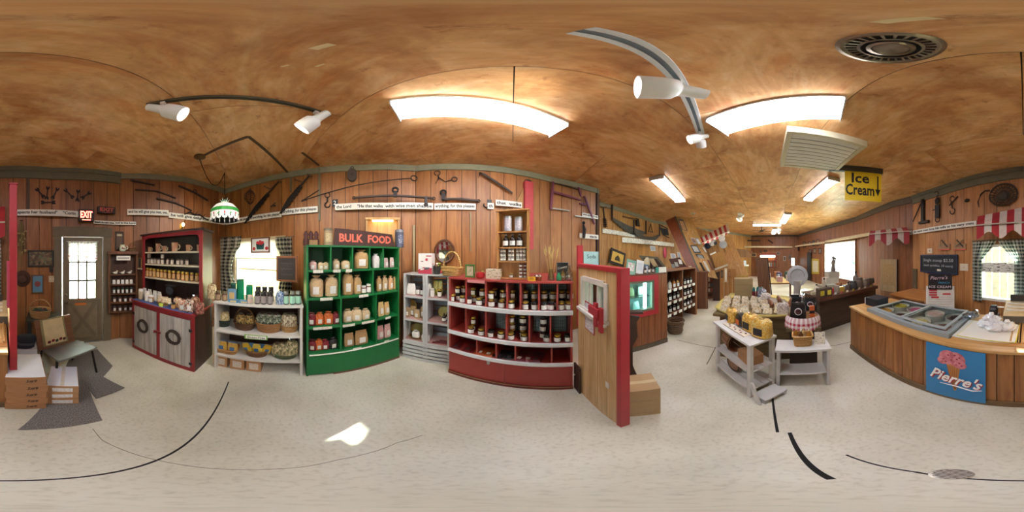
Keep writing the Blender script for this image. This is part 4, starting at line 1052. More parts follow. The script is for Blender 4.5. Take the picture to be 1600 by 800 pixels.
def picture(name, label, cat, x0, x1, y0, y1, frame, inner, off=.0, fw=.12, tilt=0, group=None, at=None):
    p, rz, wd, h = at or wfr(x0, x1, y0, y1, off)
    t = thing(name, label, cat, p, 0, group, rot=(0, tilt, rz)); f = min(wd, h) * fw
    mk('picture_frame', rect_frame(MB(), wd, h, f, -.025, .0), frame, t, bevel=.003)
    mk('picture', MB().box(-wd / 2 + f * .9, wd / 2 - f * .9, -.012, -.002, f * .9, h - f * .9), inner, t)
    return t, wd, h
KRAFT = plain('a9794f', .75, .12); KRAFT2 = plain('b88a5e', .75, .1); BOXW = plain('dcdcdc', .6, .05)
GLASSD = plain('2a1512', .12, .2, coat=.6); GOLD = plain('c2a03c', .3, .1, metal=.7); LIDB = plain('1f1c1a', .35); LAB = print_label()
CLEAR = cellophane(); WICK = weave(); WICKD = weave('5a3b1e', '8a6236')

# ================================================================ ENTRANCE SIDE
mat_c = carpet()
pl = [floorpt(28, 672), floorpt(160, 657), floorpt(140, 610), floorpt(176, 572), floorpt(152, 546), floorpt(112, 552)]
tag(mk('floor_mat', MB().slab([(v.x, v.y) for v in pl], .0005, .009), mat_c), 'large grey entrance floor mat under the stacked boxes', 'mat')
pl = [floorpt(150, 624), floorpt(195, 607), floorpt(158, 588), floorpt(131, 597)]
tag(mk('floor_mat', MB().slab([(v.x, v.y) for v in pl], .010, .018), mat_c), 'small dark grey mat piece lying right of the large mat', 'mat')
# tall stack of flat kraft boxes
rz = az(40) * -1
BM = wood('9c7450', 'b98f66', .8, 'x', .75, vary=.1)
for k in range(5):
    p = floorpt(41 + (1 if k % 2 else -1), 640); p.z = .010 + k * .103
    t = carton('flat kraft box with white top, %s of the tall stack beside the red post' % ['lowest', 'second lowest', 'middle', 'second highest', 'topmost'][k], 'flat boxes in the tall stack', p, .30, .40, .10, rz + R([2, -2, 1, -1, 1][k]), KRAFT, None, None, 'flat_box', words=None, flaps=False)
    if k == 4:
        mk('paper_cover', MB().box(-.145, .145, .004, .396, .1, .104), BOXW, t)
    text('5#9', .05, INK, t, (.04, -.001, .052), shear=.2)
for k in range(3):
    p = floorpt(97, 632); p.z = .010 + k * .105
    t = carton('printed carton with white shipping label, %s of the low stack' % ['lowest', 'middle', 'topmost'][k], 'cartons in the low stack', p, .255, .34, .10, -az(97) + R([0, 2, -3][k]), KRAFT2, None, print_label('e9e7e2', '9a958c', 90), 'printed_carton')
    if k == 2:
        mk('paper_cover', MB().box(-.124, .124, .004, .336, .103, .107), plain('d4d6de', .5, .04), t); mk('packing_tape', MB().box(-.016, .016, .004, .336, .107, .1078), plain('c9bfae', .3), t)
# second white-topped box and dark folded things behind
p = Vector((dirp(40).x * 1.68, dirp(40).y * 1.68, .01))
carton('white carton standing behind the tall box stack', None, p, .24, .22, .50, -az(40), BOXW, name='white_carton')
t = thing('folded_coats', 'dark folded clothes lying on the white carton', 'clothes', (p.x, p.y, .514), -az(40))
for k in range(3): mk('folded_garment', MB().lathe([(.095, 0), (.11, .012), (.11, .028), (.09, .04)], 16, c=(.01 * k - .01, .11, .038 * k), sq=.6), [plain('2c2d33', .9), plain('4b4a4c', .9), plain('23262c', .9)][k], t, smooth=True)
# bench with slanted back
t = thing('folding_bench', 'low wooden folding seat with slanted back beside the mat', 'bench', (dirp(95).x * 1.85, dirp(95).y * 1.85, 0), -az(95) + R(32))
SEATW = plain('6d6a63', .45); FR = plain('4a3a2c', .6)
mk('seat', MB().hexa([(-.2, -.28, .44), (.3, -.28, .44), (.3, .08, .40), (-.2, .08, .40), (-.2, -.28, .465), (.3, -.28, .465), (.3, .08, .425), (-.2, .08, .425)]), SEATW, t, bevel=.005)
mk('backrest', MB().hexa([(-.25, .06, .42), (.25, .06, .42), (.25, .09, .42), (-.25, .09, .42), (-.25, .17, .80), (.25, .17, .80), (.25, .20, .80), (-.25, .20, .80)]), wood('6a432b', '855a3a', 1, 'x'), t, bevel=.005)
for x, y in ((-.18, -.22), (.27, -.22), (-.18, .1), (.24, .1)): mk('leg', MB().tube([(x, y, .43), (x + (.04 if x > 0 else -.04), y + (-.04 if y < 0 else .06), 0.012)], .014, 8), IRON, t)
mk('draped_cloth', MB().hexa([(-.19, .054, .47), (.14, .054, .47), (.14, .058, .47), (-.19, .058, .47), (-.19, .161, .81), (.14, .161, .81), (.14, .165, .81), (-.19, .165, .81)]), plain('8d8259', .8), t)
mk('cloth_panel', MB().hexa([(-.16, .048, .49), (.11, .048, .49), (.11, .052, .49), (-.16, .052, .49), (-.16, .150, .80), (.11, .150, .80), (.11, .154, .80), (-.16, .154, .80)]), plain('d2bd8f', .8), t)
for k in range(5): mk('apple_patch', MB().ball((-.12 + .05 * k, .048, .53 + .012 * (k % 2)), .022, .006, .022), [plain('6b1d22'), plain('8a2b2a'), plain('3f4a35'), plain('7a2326'), plain('4b2420')][k], t)
# little table with egg basket
c = dirp(68) * 2.35
t = thing('side_table', 'small dark green painted side table behind the folding seat', 'table', (c.x, c.y, 0), -az(68))
mk('table_top', MB().box(-.24, .24, -.18, .18, .66, .69), plain('3d4438', .5), t, bevel=.004)
for x in (-.2, .2):
    for y in (-.14, .14): mk('leg', MB().box(x - .02, x + .02, y - .02, y + .02, 0, .66), plain('3d3a30', .5), t)
mk('lower_shelf', MB().box(-.2, .2, -.14, .14, .25, .27), plain('3d3a30', .5), t)
basket('round wicker basket with tall handle on the small green table', (c.x + .05, c.y, .69), .32, .27, .12, -az(68), WICK, WICK, hz=1.35, name='egg_basket')
for k in range(7):
    a = 2 * math.pi * k / 7
    tag(mk('yarn_ball', MB().ball((0, 0, 0), .042, .042, .036, 10, 6, .06), [plain('2f4a33'), plain('5b2b33'), plain('3c4a3d')][k % 3], None, (c.x + .05 + .08 * math.cos(a), c.y + .07 * math.sin(a), .775), smooth=True), 'small %s craft ball in the egg basket%s' % (['green', 'maroon', 'grey-green'][k % 3], ['', '', '', ', second green', ', second maroon', ', second grey-green', ', third green'][k]), 'ball', 'craft balls in the egg basket')
# things on the entrance wall
t, wd, h = picture('framed_picture', 'wide dark framed landscape picture left of the door', 'picture', 43, 84, 391, 417, plain('2f2a20', .5), pieces('5a4634', '8c7656', '40382c', '6f7a58', scale=22), fw=.1)
t, wd, h = picture('framed_picture', 'small framed blue and red poster left of the door', 'picture', 49, 68, 429, 458, plain('6b4a2f', .5), plain('5f8ba3', .6), fw=.1)
mk('printed_motif', MB().prism([(wd * .25 * math.cos(2 * math.pi * k / 12), h * .5 + h * .16 * math.sin(2 * math.pi * k / 12)) for k in range(12)], -.0145, -.012), plain('8a4a44'), t)
p, rz, wd, h = wfr(76, 86, 431, 441, .0); t = thing('light_switch', 'beige light switch plate left of the door', 'switch', p, rz)
mk('switch_plate', MB().box(-wd / 2, wd / 2, -.008, 0, 0, h), plain('b8a886', .5), t, bevel=.002)
for x in (-.25, .25): mk('toggle', MB().box(wd * x - .008, wd * x + .008, -.02, -.008, h * .4, h * .65), plain('d8cba8', .5), t)
p, rz, wd, h = wfr(77, 83, 417, 425, .0); t = thing('door_chime', 'small dark chime box above the light switch', 'chime', p, rz); mk('case', MB().box(-wd / 2, wd / 2, -.03, 0, 0, h), plain('3a2f28'), t); mk('grille', MB().box(-wd * .35, wd * .35, -.033, -.03, h * .15, h * .6), BLACK, t)
t = thing('hanging_hat', 'brown brimmed hat hung on the wall below the dried flowers', 'hat', *wfr(28, 42, 424, 450, .0)[:2])
mk('brim', MB().lathe([(.13, 0), (.135, .006), (.08, .014), (.07, .014)], 20), plain('4b2f22', .85), t, (0, -.02, .16), (R(90), 0, 0), True); mk('crown', MB().lathe([(.075, .0), (.072, .05), (.055, .08), (.01, .085)], 18), plain('523425', .85), t, (0, -.03, .16), (R(90), 0, 0), True); mk('hat_band', MB().lathe([(.077, .004), (.0765, .022)], 18, cap=False), plain('241712', .8), t, (0, -.03, .16), (R(90), 0, 0), True)
# dried flower bunch
p, rz, wd, h = wfr(26, 40, 342, 420, .0); t = thing('dried_flowers', 'bunch of dried straw flowers hung upside down by the red post', 'dried flowers', p, rz); rnd = random.Random(3); m = MB(); m2 = MB()
for k in range(26):
    x = rnd.uniform(-.5, .5) * wd; a = (x * .15, -.05, h * .96); b = (x * 1.2, -.05 + rnd.uniform(-.05, .03), h * rnd.uniform(.3, .75)); m.tube([a, b], .003, 4); m2.ball(b, .014, .014, .018, 6, 4)
for k in range(8): x = rnd.uniform(-.3, .3) * wd; m.tube([(x * .2, -.05, h * .96), (x, -.05, h * rnd.uniform(0, .25))], .003, 4)
o = mk('stems', m, plain('8f7a4e', .9), t); o['kind'] = 'stuff'; o = mk('seed_heads', m2, plain('b39a66', .9), t); o['kind'] = 'stuff'; mk('binding', MB().ring((0, -.05, h * .95), .02, .008, 'z'), plain('5a3a24'), t)
# lace valance, orange note on the door
p, rz, wd, h = seg_frame(WS[3:], O_door)
def wavy(w_, z0, z1, amp, waves, nx=40, nz=6, scallop=0, y=0, taper=None):
    m = MB(); vs = []; uv = []
    for j in range(nz + 1):
        f = j / nz
        for i in range(nx + 1):
            s = i / nx; zb = z0 - (scallop * abs(math.sin(s * math.pi * waves)) if scallop else 0)
            x0, x1 = (-w_ / 2, w_ / 2) if not taper else taper(1 - f)
            z = zb + (z1 - zb) * f
            vs.append((x0 + (x1 - x0) * s, y + amp * math.sin(s * waves * 2 * math.pi), z)); uv.append((s * w_ * 1.25, z))
    m.add(vs, [(j * (nx + 1) + i, j * (nx + 1) + i + 1, (j + 1) * (nx + 1) + i + 1, (j + 1) * (nx + 1) + i) for j in range(nz) for i in range(nx)]); m.uv = uv; return m
t = thing('lace_valance', 'white lace valance with red flowers over the door window', 'curtain', p, rz)
mk('lace', wavy(wd - .28, h - .42, h - .13, .008, 9, scallop=.03, y=.02), cloth_trans(print_label('e9ece9', 'b98a8a', 22), .3), t, smooth='all'); mk('curtain_rod', MB().cyl((-wd / 2 + .12, .022, h - .125), (wd / 2 - .12, .022, h - .125), .006), WHITE, t)
tag(mk('paper_note', MB().box(-.13, .06, .0345 - .002, .0345, .74, .85), plain('d5742c', .7), None, p, (0, 0, rz)), 'orange paper note taped under the door window', 'note')
# second row: spice rack right of the door
p, rz, wd, h = wfr(168, 213, 393, 486, .0)
t = thing('spice_rack', 'narrow brown wooden spice rack hung right of the entrance door', 'shelf', p, rz); SPW = wood('5d3821', '7a4d2e', 1, 'z', vary=.05); D = .13
for s in (-1, 1): mk('side_panel', MB().box(s * wd / 2 * .92 - .012, s * wd / 2 * .92 + .012, -D, 0, 0, h * .96), SPW, t, bevel=.002)
mk('back_panel', MB().box(-wd * .46, wd * .46, -.012, 0, 0, h * .96), wood('3a2216', '4d2f1d', vary=.05), t); mk('cornice', MB().box(-wd / 2, wd / 2, -D - .02, 0, h * .955, h), SPW, t, bevel=.004)
shz = [0.02, .17, .31, .47, .63, .80]; shz = [h * f for f in (.03, .185, .33, .48, .64)]
for z in shz: mk('rack_shelf', MB().box(-wd * .45, wd * .45, -D, -.012, z - .012, z), SPW, t)
mk('name_card', MB().box(-wd * .22, wd * .24, -D - .004, -D - .001, h * .86, h * .93), PAPER, t); mk('printed_line', MB().box(-wd * .18, wd * .2, -D - .0048, -D - .004, h * .89, h * .902), plain('6a6258'), t)
base = Matrix.Translation(p) @ Matrix.Rotation(rz, 4, 'Z')
rows = [('small brown spice jar', plain('5b2f24', .3), plain('3c3a36'), 4, .045, .09, 'bottom'), ('small red spice jar', plain('7a3430', .3), plain('3c3a36'), 4, .045, .09, 'second lowest'), ('small green spice jar', plain('3f7a5e', .3), plain('2a2d2c'), 5, .043, .10, 'middle'), ('small white packet', plain('dcd9d0', .6), plain('efefe9'), 5, .055, .075, 'second highest'), ('little white figurine', plain('d9d3c4', .5), plain('cbb27a'), 3, .06, .07, 'top')]
for r, (nm, bm, lm, n, jw, jh, rowname) in enumerate(rows):
    for k in range(n):
        q = base @ Vector((-wd * .36 + wd * .72 * (k + .5) / n, -.07, shz[r]))
        if r < 3: jar('%s on the %s spice rack shelf, %s' % (nm, rowname, nth(k, n)), 'spice rack goods', q, jw, jh, rz, bm, lm, LAB, 'spice_jar')
        elif r == 3: pouch('%s on the %s spice rack shelf, %s' % (nm, rowname, nth(k, n)), 'spice rack goods', q, jw, jh, rz, bm, None, lm, 'spice_packet', 'packet')
        else:
            f_ = thing('bird_figurine', '%s on the %s spice rack shelf, %s' % (nm, rowname, nth(k, n)), 'figurine', q, rz, 'spice rack goods')
            mk('body', MB().ball((0, 0, .024), .034, .022, .024), bm, f_, smooth=True); mk('head', MB().ball((.026, 0, .052), .014), bm, f_, smooth=True); mk('beak', MB().cyl((.038, 0, .052), (.052, 0, .05), .005, .001, 6), lm, f_); mk('tail', MB().hexa([(-.055, -.008, .03), (-.025, -.01, .02), (-.025, .01, .02), (-.055, .008, .03), (-.055, -.008, .036), (-.025, -.01, .034), (-.025, .01, .034), (-.055, .008, .036)]), bm, f_)
q = base @ Vector((0, -.07, h)); t = thing('ceramic_jug', 'round cream ceramic jug with painted cherries on the spice rack', 'jug', q, rz)
mk('jug_body', MB().lathe([(.035, 0), (.055, .02), (.062, .055), (.05, .09), (.036, .105), (.042, .115)], 18), plain('d7d8bf', .25), t, smooth=True); mk('jug_handle', MB().ring((.062, 0, .065), .028, .007, a0=R(-90), a1=R(90)), plain('d7d8bf', .25), t)
for dx, dz in ((-.012, .055), (.014, .048)): mk('cherry_motif', MB().ball((dx, -.058, dz), .014, .006, .014), plain('7a2328'), t)
q = base @ Vector((wd * .33, -.06, h)); basket('small brown basket beside the cream jug on the spice rack', q, .13, .1, .06, rz, WICKD, WICKD, hz=1.5, name='small_basket')
t, wd2, h2 = picture('framed_picture', 'dark narrow framed picture above the cream jug', 'picture', 180, 193, 362, 391, plain('3a2a1c'), plain('57422e'), fw=.12)
mk('picture_heading', MB().box(-wd2 * .3, wd2 * .3, -.0135, -.012, h2 * .76, h2 * .86), plain('b9a98a'), t)

# ================================================================ HUTCH
U = Unit((-1.88, -1.76), (-1.735, -.68)); L = U.L; D = .5
REDP = plain('8c1f24', .45); DKW = wood('2e2019', '46332a', 1, 'z', vary=.08); WEATH = wood('8d857b', 'c2bcb2', .7, 'z', .8, vary=.06)
t = U.root('hutch', 'red trimmed hutch with weathered doors, open shelves and dark sides', 'cabinet')
zc = .88
mk('side_panel', MB().box(L - .02, L, 0, D, 0, zc), DKW, t); mk('side_panel', MB().box(0, .02, 0, D, 0, zc), DKW, t); mk('back_panel', MB().box(.02, L - .02, D - .015, D, .02, 1.93), DKW, t); mk('floor_panel', MB().box(.02, L - .02, .02, D - .015, .05, .07), DKW, t)
ff = MB().box(0, L, -.02, 0, .0, .07).box(0, L, -.02, 0, zc - .06, zc).box(0, .05, -.02, 0, .07, zc - .06).box(L - .05, L, -.02, 0, .07, zc - .06).box(L / 2 - .03, L / 2 + .03, -.02, 0, .07, zc - .06)
mk('face_frame', ff, REDP, t, bevel=.003)
mk('counter', MB().box(-.02, L + .02, -.04, D, zc, zc + .03), REDP, t, bevel=.004); mk('counter_mat', MB().box(.01, L - .03, -.036, .2, zc + .03, zc + .034), plain('4a5f96', .7), t)
for s in (0, 1):
    x0, x1 = (.055, L / 2 - .035) if s == 0 else (L / 2 + .035, L - .055)
    d = mk('door', MB().box(x0, x1, -.03, -.012, .075, zc - .065), WEATH, t, bevel=.003)
    for k in (1, 2, 3): mk('board_joint', MB().box(x0 + (x1 - x0) * k / 4 - .0015, x0 + (x1 - x0) * k / 4 + .0015, -.0305, -.029, .08, zc - .07), plain('57514b'), d)
    c = ((x0 + x1) / 2 + (-.02 if s == 0 else 0), -.045, .52)
    wr = MB()
    for q in range(5): wr.tube([(c[0] + (.095 + .012 * math.cos(3 * a + q)) * math.cos(a), c[1] + .010 * math.sin(4 * a + q * 1.3), c[2] + (.095 + .012 * math.cos(3 * a + q)) * math.sin(a)) for a in [2 * math.pi * k / 20 for k in range(20)]], .010, 5, closed=True)
    w_ = thing('twig_wreath', 'small round twig wreath on the %s hutch door' % ['left', 'right'][s], 'wreath', (0, 0, 0), 0, 'hutch door wreaths'); w_.matrix_world = Matrix.Translation(U.pos(0, 0, 0)) @ Matrix.Rotation(U.rz, 4, 'Z')
    mk('twigs', wr, plain('3a2c22', .9, .3), w_)
    for z in (.15, zc - .2): mk('hinge', MB().box((x0 - .03) if s == 0 else (x1 - .01), (x0 + .01) if s == 0 else (x1 + .03), -.036, -.03, z - .02, z + .02), BLACK, d)
mk('door_latch', MB().box(L / 2 - .06, L / 2 + .05, -.05, -.02, .50, .53).cyl((L / 2 - .03, -.05, .515), (L / 2 - .03, -.075, .515), .012), plain('7d1b20', .4), t)
ZT = 1.93; T0 = .2
for x0 in (.0, L - .05): mk('upright', MB().box(x0, x0 + .05, T0 - .012, T0 + .008, zc + .03, ZT - .07), REDP, t, bevel=.003)
mk('upper_side', MB().box(0.002, .022, T0 + .008, D, zc + .03, ZT), DKW, t); mk('upper_side', MB().box(L - .022, L - .002, T0 + .008, D, zc + .03, ZT), DKW, t)
mk('top_board', MB().box(-.03, L + .03, T0 - .03, D, ZT, ZT + .025), DKW, t)
mk('top_rail', MB().prism([(0, ZT), (0, ZT - .1), (.05, ZT - .1), (.07, ZT - .06), (.13, ZT - .05), (L - .13, ZT - .05), (L - .07, ZT - .06), (L - .05, ZT - .1), (L, ZT - .1), (L, ZT)], T0 - .014, T0 + .008), REDP, t)
HS = [1.26, 1.475, 1.665]
for z in HS: mk('shelf_board', MB().box(.022, L - .022, T0 + .01, D - .016, z - .022, z), plain('cfc3a8', .6), t)
# mugs
CER = pieces('d9c7a2', 'b5532f', 'd8b98a', '7a3b22', scale=14)
for k, (x, wpx, hpx) in enumerate([(234, 8, 8), (247, 10, 13), (257, 9, 9), (273, 13, 14), (294, 9, 10), (311, 9, 10)]):
    p, s = U.on(x, .3, HS[2]); w_, h_ = wpx * s, hpx * s
    m_ = thing('painted_mug', '%s painted pottery mug on the top hutch shelf, %s' % (['small', 'tall', 'small', 'large', 'slim', 'small'][k], nth(k, 6)), 'mug', p, U.rz, 'pottery mugs on the hutch')
    mk('mug_body', MB().lathe([(w_ * .32, 0), (w_ * .36, h_ * .05), (w_ * .4, h_ * .9), (w_ * .42, h_), (w_ * .38, h_), (w_ * .33, h_ * .15), (.002, h_ * .1)], 16, cap=False), CER, m_, smooth=True); mk('mug_handle', MB().ring((w_ * .46, 0, h_ * .52), h_ * .27, .007, a0=R(-100), a1=R(100)), CER, m_, smooth=True)
# jars on hutch shelves
CREAM = plain('b59a86', .4); AMB = [plain('a5672c', .2, .2, coat=.5), plain('9a5526', .2, .2, coat=.5), plain('b9822f', .2, .2, coat=.5), plain('8a4826', .2, .2, coat=.5)]; TANLAB = print_label('c79c63', '7a5a34')
xs = [227, 233, 238, 243, 248, 254, 262, 269, 278, 284, 292]
for k, x in enumerate(xs):
    p, s = U.on(x, .28 if k % 3 else .3, HS[1]); jar('short jar with a pale label on the middle hutch shelf, %s' % nth(k, len(xs)), 'jars on the middle hutch shelf', p, 6.0 * s, 9 * s, U.rz, CREAM, plain('4a4038', .4), print_label('cbbfae', '8a7a6c'), 'preserve_jar')
    if x in (227, 233, 254): jar('short jar stacked on another, middle hutch shelf, %s stacked' % {227: 'leftmost', 233: 'second', 254: 'rightmost'}[x], 'jars on the middle hutch shelf', p + Vector((0, 0, 9 * s)), 5.8 * s, 8 * s, U.rz, CREAM, plain('4a4038', .4), print_label('cbbfae', '8a7a6c'), 'preserve_jar')
xs = [230.5, 236, 241.5, 247.5, 253, 258.5, 265, 271.5, 279, 286, 292, 300, 308, 314.5]
for k, x in enumerate(xs):
    p, s = U.on(x, .27, HS[0]); jar('amber preserve jar with tan label on the lowest hutch shelf, %s' % nth(k, len(xs)), 'amber jars on the hutch', p, 6.6 * s, 13.5 * s, U.rz, AMB[k % 4], GOLD, TANLAB, 'preserve_jar')
# counter goods
zt = zc + .034
def at(x, t_, z=zt): return U.on(x, t_, z)
for k, (x, b_, l_) in enumerate([(220, pieces('c9b48e', 'e0d2b4', '9a7b5a'), 'white lidded jar of oats on the hutch counter, leftmost'), (230, plain('e6dfc9', .4), 'white lidded jar of flour on the hutch counter'), (236, plain('a8783c', .3), 'honey jar with a tan label on the hutch counter')]):
    p, s = at(x, .06); jar(l_, 'jars on the hutch counter', p, 9 * s, [17, 16, 11][k] * s, U.rz, b_, plain('ece9df'), None if k == 0 else LAB, 'pantry_jar')
for k, x in enumerate([226, 234, 242, 249]):
    p, s = at(x, .145); pouch('white flour sack behind the jars on the hutch counter, %s' % nth(k, 4), 'white sacks on the hutch counter', p, 9 * s, 17 * s, U.rz, plain('dedbd2', .7), None, None, 'flour_sack', 'bag')
p, s = at(255, .06); basket('low oval wicker basket of cookies on the hutch counter', p, 22 * s, 15 * s, 5 * s, U.rz, WICK, name='cookie_basket')
for k in range(5): 
    q, s = at(247 + 4.2 * k, .06 + .02 * (k % 2)); q.z += .035; pouch('clear bag of cookies in the hutch basket, %s' % nth(k, 5), 'cookie bags in the hutch basket', q, 8 * s, 10 * s, U.rz + R(12 * (k - 2)), pieces('c99a52', 'e6cfa0', 'efe9da', scale=10), PAPER if k % 2 else None, None, 'cookie_bag', 'bag')
p, s = at(251, -.022); tag(mk('price_card', MB().box(-.035, .035, -.002, .002, 0, .05), plain('c6d94a', .6), None, p, (R(-12), 0, U.rz)), 'yellow-green price card in front of the cookie basket', 'card')
p, s = at(271, .02); jar('small honey jar with black lid right of the cookie basket', None, p, 8 * s, 10 * s, U.rz, plain('a8783c', .25), LIDB, TANLAB, 'honey_jar')
for k, (x, cc, tt) in enumerate([(278, ('b94a3a', 'e2cfae', 'd8b25a'), .1), (286, ('d8c49a', 'b03a30', 'efe3cb'), .03), (296, ('8a2c28', 'e5d6b8', '3a2a22'), .02), (305, ('5a3326', '8a5a3c', 'c7a078'), .1), (312, ('7a2a26', 'b9806a', '4a2a24'), .02)]):
    p, s = at(x, tt); bag('cellophane gift bag of %s on the hutch counter, %s' % (['snack mix', 'popcorn', 'striped sweets', 'nuts', 'chocolate'][k], nth(k, 5)), 'gift bags on the hutch counter', p, 14 * s, [18, 20, 24, 26, 22][k] * s, U.rz + R(10 * k), pieces(*cc, scale=9), LAB if k in (1, 2) else None, CLEAR, plain('a02028'), 'gift_bag')
p, s = at(266, .17); t = thing('black_scale', 'black hand-held kitchen scale behind the cookie basket', 'scale', p, U.rz); mk('stand', MB().box(-.03, .03, -.01, .02, 0, .2), BLACK, t); mk('dial', MB().lathe([(.06, 0), (.06, .015), (.05, .02)], 16), plain('30353d', .3), t, (0, -.01, .2), (R(90), 0, 0)); mk('pan', MB().box(-.09, .09, -.03, .05, .262, .272), BLACK, t)
# slate hung on the rack beside the hutch, golden sconce above
p, s = U.on(219, .18, 1.40); t = thing('small_slate', 'small wood framed blackboard slate hung at the left of the hutch', 'blackboard', p, U.rz + R(-12))
mk('slate_frame', rect_frame(MB(), .11, .17, .012, -.012, 0), wood('8a6238', 'a57c4a', vary=.05), t); mk('slate', MB().box(-.045, .045, -.008, -.002, .01, .16), plain('3b4440', .7), t); mk('chalk_ledge', MB().box(-.05, .07, -.03, 0, -.02, -.004), plain('cbc4b4', .6), t)
t = thing('wall_sconce', 'small brass bulb sconce above the hutch top', 'lamp', *wfr(279, 288, 351, 363, .0)[:2]); mk('wall_plate', MB().box(-.04, .04, -.012, 0, .02, .16), plain('8a6a34', .3, metal=.7), t); mk('arm', MB().tube([(0, -.01, .08), (0, -.07, .06), (0, -.1, .09)], .008, 6), plain('8a6a34', .3, metal=.7), t); mk('bulb', MB().ball((0, -.1, .13), .03, .03, .04), emit('ffdf9a', 2), t, smooth=True)

# ================================================================ WHITE SHELF UNIT UNDER THE WINDOW
U = Unit((-1.90, -.50), (-1.70, .50)); L = U.L; D = .46; WP = plain('cfccc2', .5, .06)
t = U.root('white_shelf_unit', 'open white painted three-tier shelf unit under the checked-curtain window', 'shelf')
ZW = [.26, .65, 1.04]
for x0 in (0, L - .028): mk('side_panel', MB().box(x0, x0 + .028, 0, D, 0, ZW[2] - .025), WP, t, bevel=.003)
mk('top_board', MB().box(-.01, L + .01, -.012, D, ZW[2] - .025, ZW[2]), WP, t, bevel=.003)
for z in ZW[:2]: mk('shelf_board', MB().box(.028, L - .028, .0, D - .01, z - .028, z), WP, t, bevel=.003)
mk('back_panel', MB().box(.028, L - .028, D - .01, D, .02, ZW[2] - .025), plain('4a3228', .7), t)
tg = mk('shelf_tag', MB().box(-.13, .13, -.004, 0, 0, .062), plain('76b04a', .6), t, (L * .5, -.004, ZW[1] - .06)); mk('tag_card', MB().box(-.115, .115, -.006, -.004, .009, .053), PAPER, tg); text('Gluten-Free', .04, INK, tg, (0, -.007, .03), width=.2)
for k, x in enumerate([344, 370, 396]):
    p, s = U.on(x, .06, 0.001); carton('small cardboard carton under the white shelf unit, %s' % nth(k, 3), 'cartons under the white shelf', p, 25 * s * .95, .3, .2, U.rz, KRAFT2, None, print_label('d8cdbd', '8f8272', 90), 'small_carton')
def gift(x, t_, z, wpx, hpx, cc, label, group, tie='2e3d2c', lab=None, name='gift_bag', sc=10):
    p, s = U.on(x, t_, z); return bag(label, group, p, wpx * s, hpx * s, U.rz, pieces(*cc, scale=sc), lab, CLEAR, plain(tie), name)
bk = weave('1d221c', '3b4637'); 
def bsk(x, t_, z, wpx, hpx, mat, label, handle=None, sq=0, dep=.75, hz=1.4, name='gift_basket'):
    p, s = U.on(x, t_, z); basket(label, p, wpx * s, wpx * s * dep, hpx * s, U.rz, mat, handle, 'gift baskets on the white shelf', sq=sq, hz=hz, name=name); return p, s
# middle shelf
bsk(347, .17, ZW[1], 27, 11, bk, 'dark green woven basket of pasta bags, middle white shelf left')
for k, x in enumerate([341, 352]): gift(x, .16, ZW[1] + .05, 13, 22, ('d9c48a', 'efe2b8', 'b99a5a'), 'clear bag of pasta in the dark green basket, %s' % ['left', 'right'][k], 'pasta bags')
bsk(382, .17, ZW[1], 34, 12, weave('4a3020', '7a5534'), 'brown woven basket with tall handle, middle white shelf', WICKD, hz=2.1)
for k, x in enumerate([376, 389]): gift(x, .15, ZW[1] + .05, 14, 22, ('3a3c28', 'd8b86a', '2a2420', 'c79a4a'), 'clear bag of snack mix in the tall-handled basket, %s' % ['left', 'right'][k], 'snack bags', '2a5a2c')
bsk(420, .17, ZW[1], 42, 16, weave('8a5a30', 'b98a55'), 'large tan wicker basket of wrapped goods, middle white shelf')
for k in range(3): gift([410, 420, 430][k], .16, ZW[1] + .07, 20, 24, ('3f4a36', '8a9a7a', '232a20', 'c2c8b4'), 'dark green foil-wrapped bundle in the large tan basket, %s' % nth(k, 3), 'wrapped bundles in the tan basket', '8a2020')
bsk(452, .16, ZW[1], 28, 11, weave('8a6030', 'c09a62'), 'small tan wicker basket at the right of the middle white shelf')
for k in range(2): gift([447, 456][k], .15, ZW[1] + .05, 15, 27, ('bfb08a', 'e2d8b8', '7a5a42'), 'cellophane bundle of crackers in the small tan basket, %s' % ['left', 'right'][k], 'cracker bundles', '8a7a4a')
# bottom shelf
bsk(356, .14, ZW[0], 36, 9, weave('9a6a34', 'c59658'), 'rectangular wicker tray of noodle bags, bottom white shelf', sq=.9, name='wicker_tray')
for k, x in enumerate([347, 364]):
    p, s = U.on(x, .12, ZW[0] + .02); pouch('yellow and blue noodle bag in the wicker tray, %s' % ['left', 'right'][k], 'noodle bags in the tray', p, 17 * s, 19 * s, U.rz, pieces('dcae3c', 'e8c76a', 'd49a2a', scale=12), plain('5a86b0'), plain('5a86b0'), 'noodle_bag', 'bag')
bsk(401, .15, ZW[0], 38, 12, weave('5a3a20', '86603a'), 'round brown basket of blue and yellow packets, bottom white shelf')
for k in range(5):
    p, s = U.on(388 + 6.5 * k, .13 + .02 * (k % 2), ZW[0] + .05); pouch('blue and yellow pretzel packet in the brown basket, %s' % nth(k, 5), 'packets in the brown basket', p, 14 * s, 17 * s, U.rz + R(8 * (k - 2)), plain(['d9b53a', '4a7fa6', 'dcc04a', '3f6f98', 'd5ac34'][k], .35, .2), plain(['3f78a0', 'dcc04a'][k % 2]), None, 'pretzel_packet', 'packet', tilt=R(10 * (k - 2)))
bsk(446, .14, ZW[0], 40, 9, weave('3a4a2c', '66704a'), 'low green woven tray of cellophane bags, bottom white shelf right')
for k in range(3): gift([434, 445, 456][k], .13, ZW[0] + .03, 19, [27, 28, 34][k], ('b9a67a', 'd9cba0', '5a4a34', '8a8a5a'), 'cellophane bag of trail mix in the green tray, %s' % nth(k, 3), 'trail mix bags', '4a4a34')
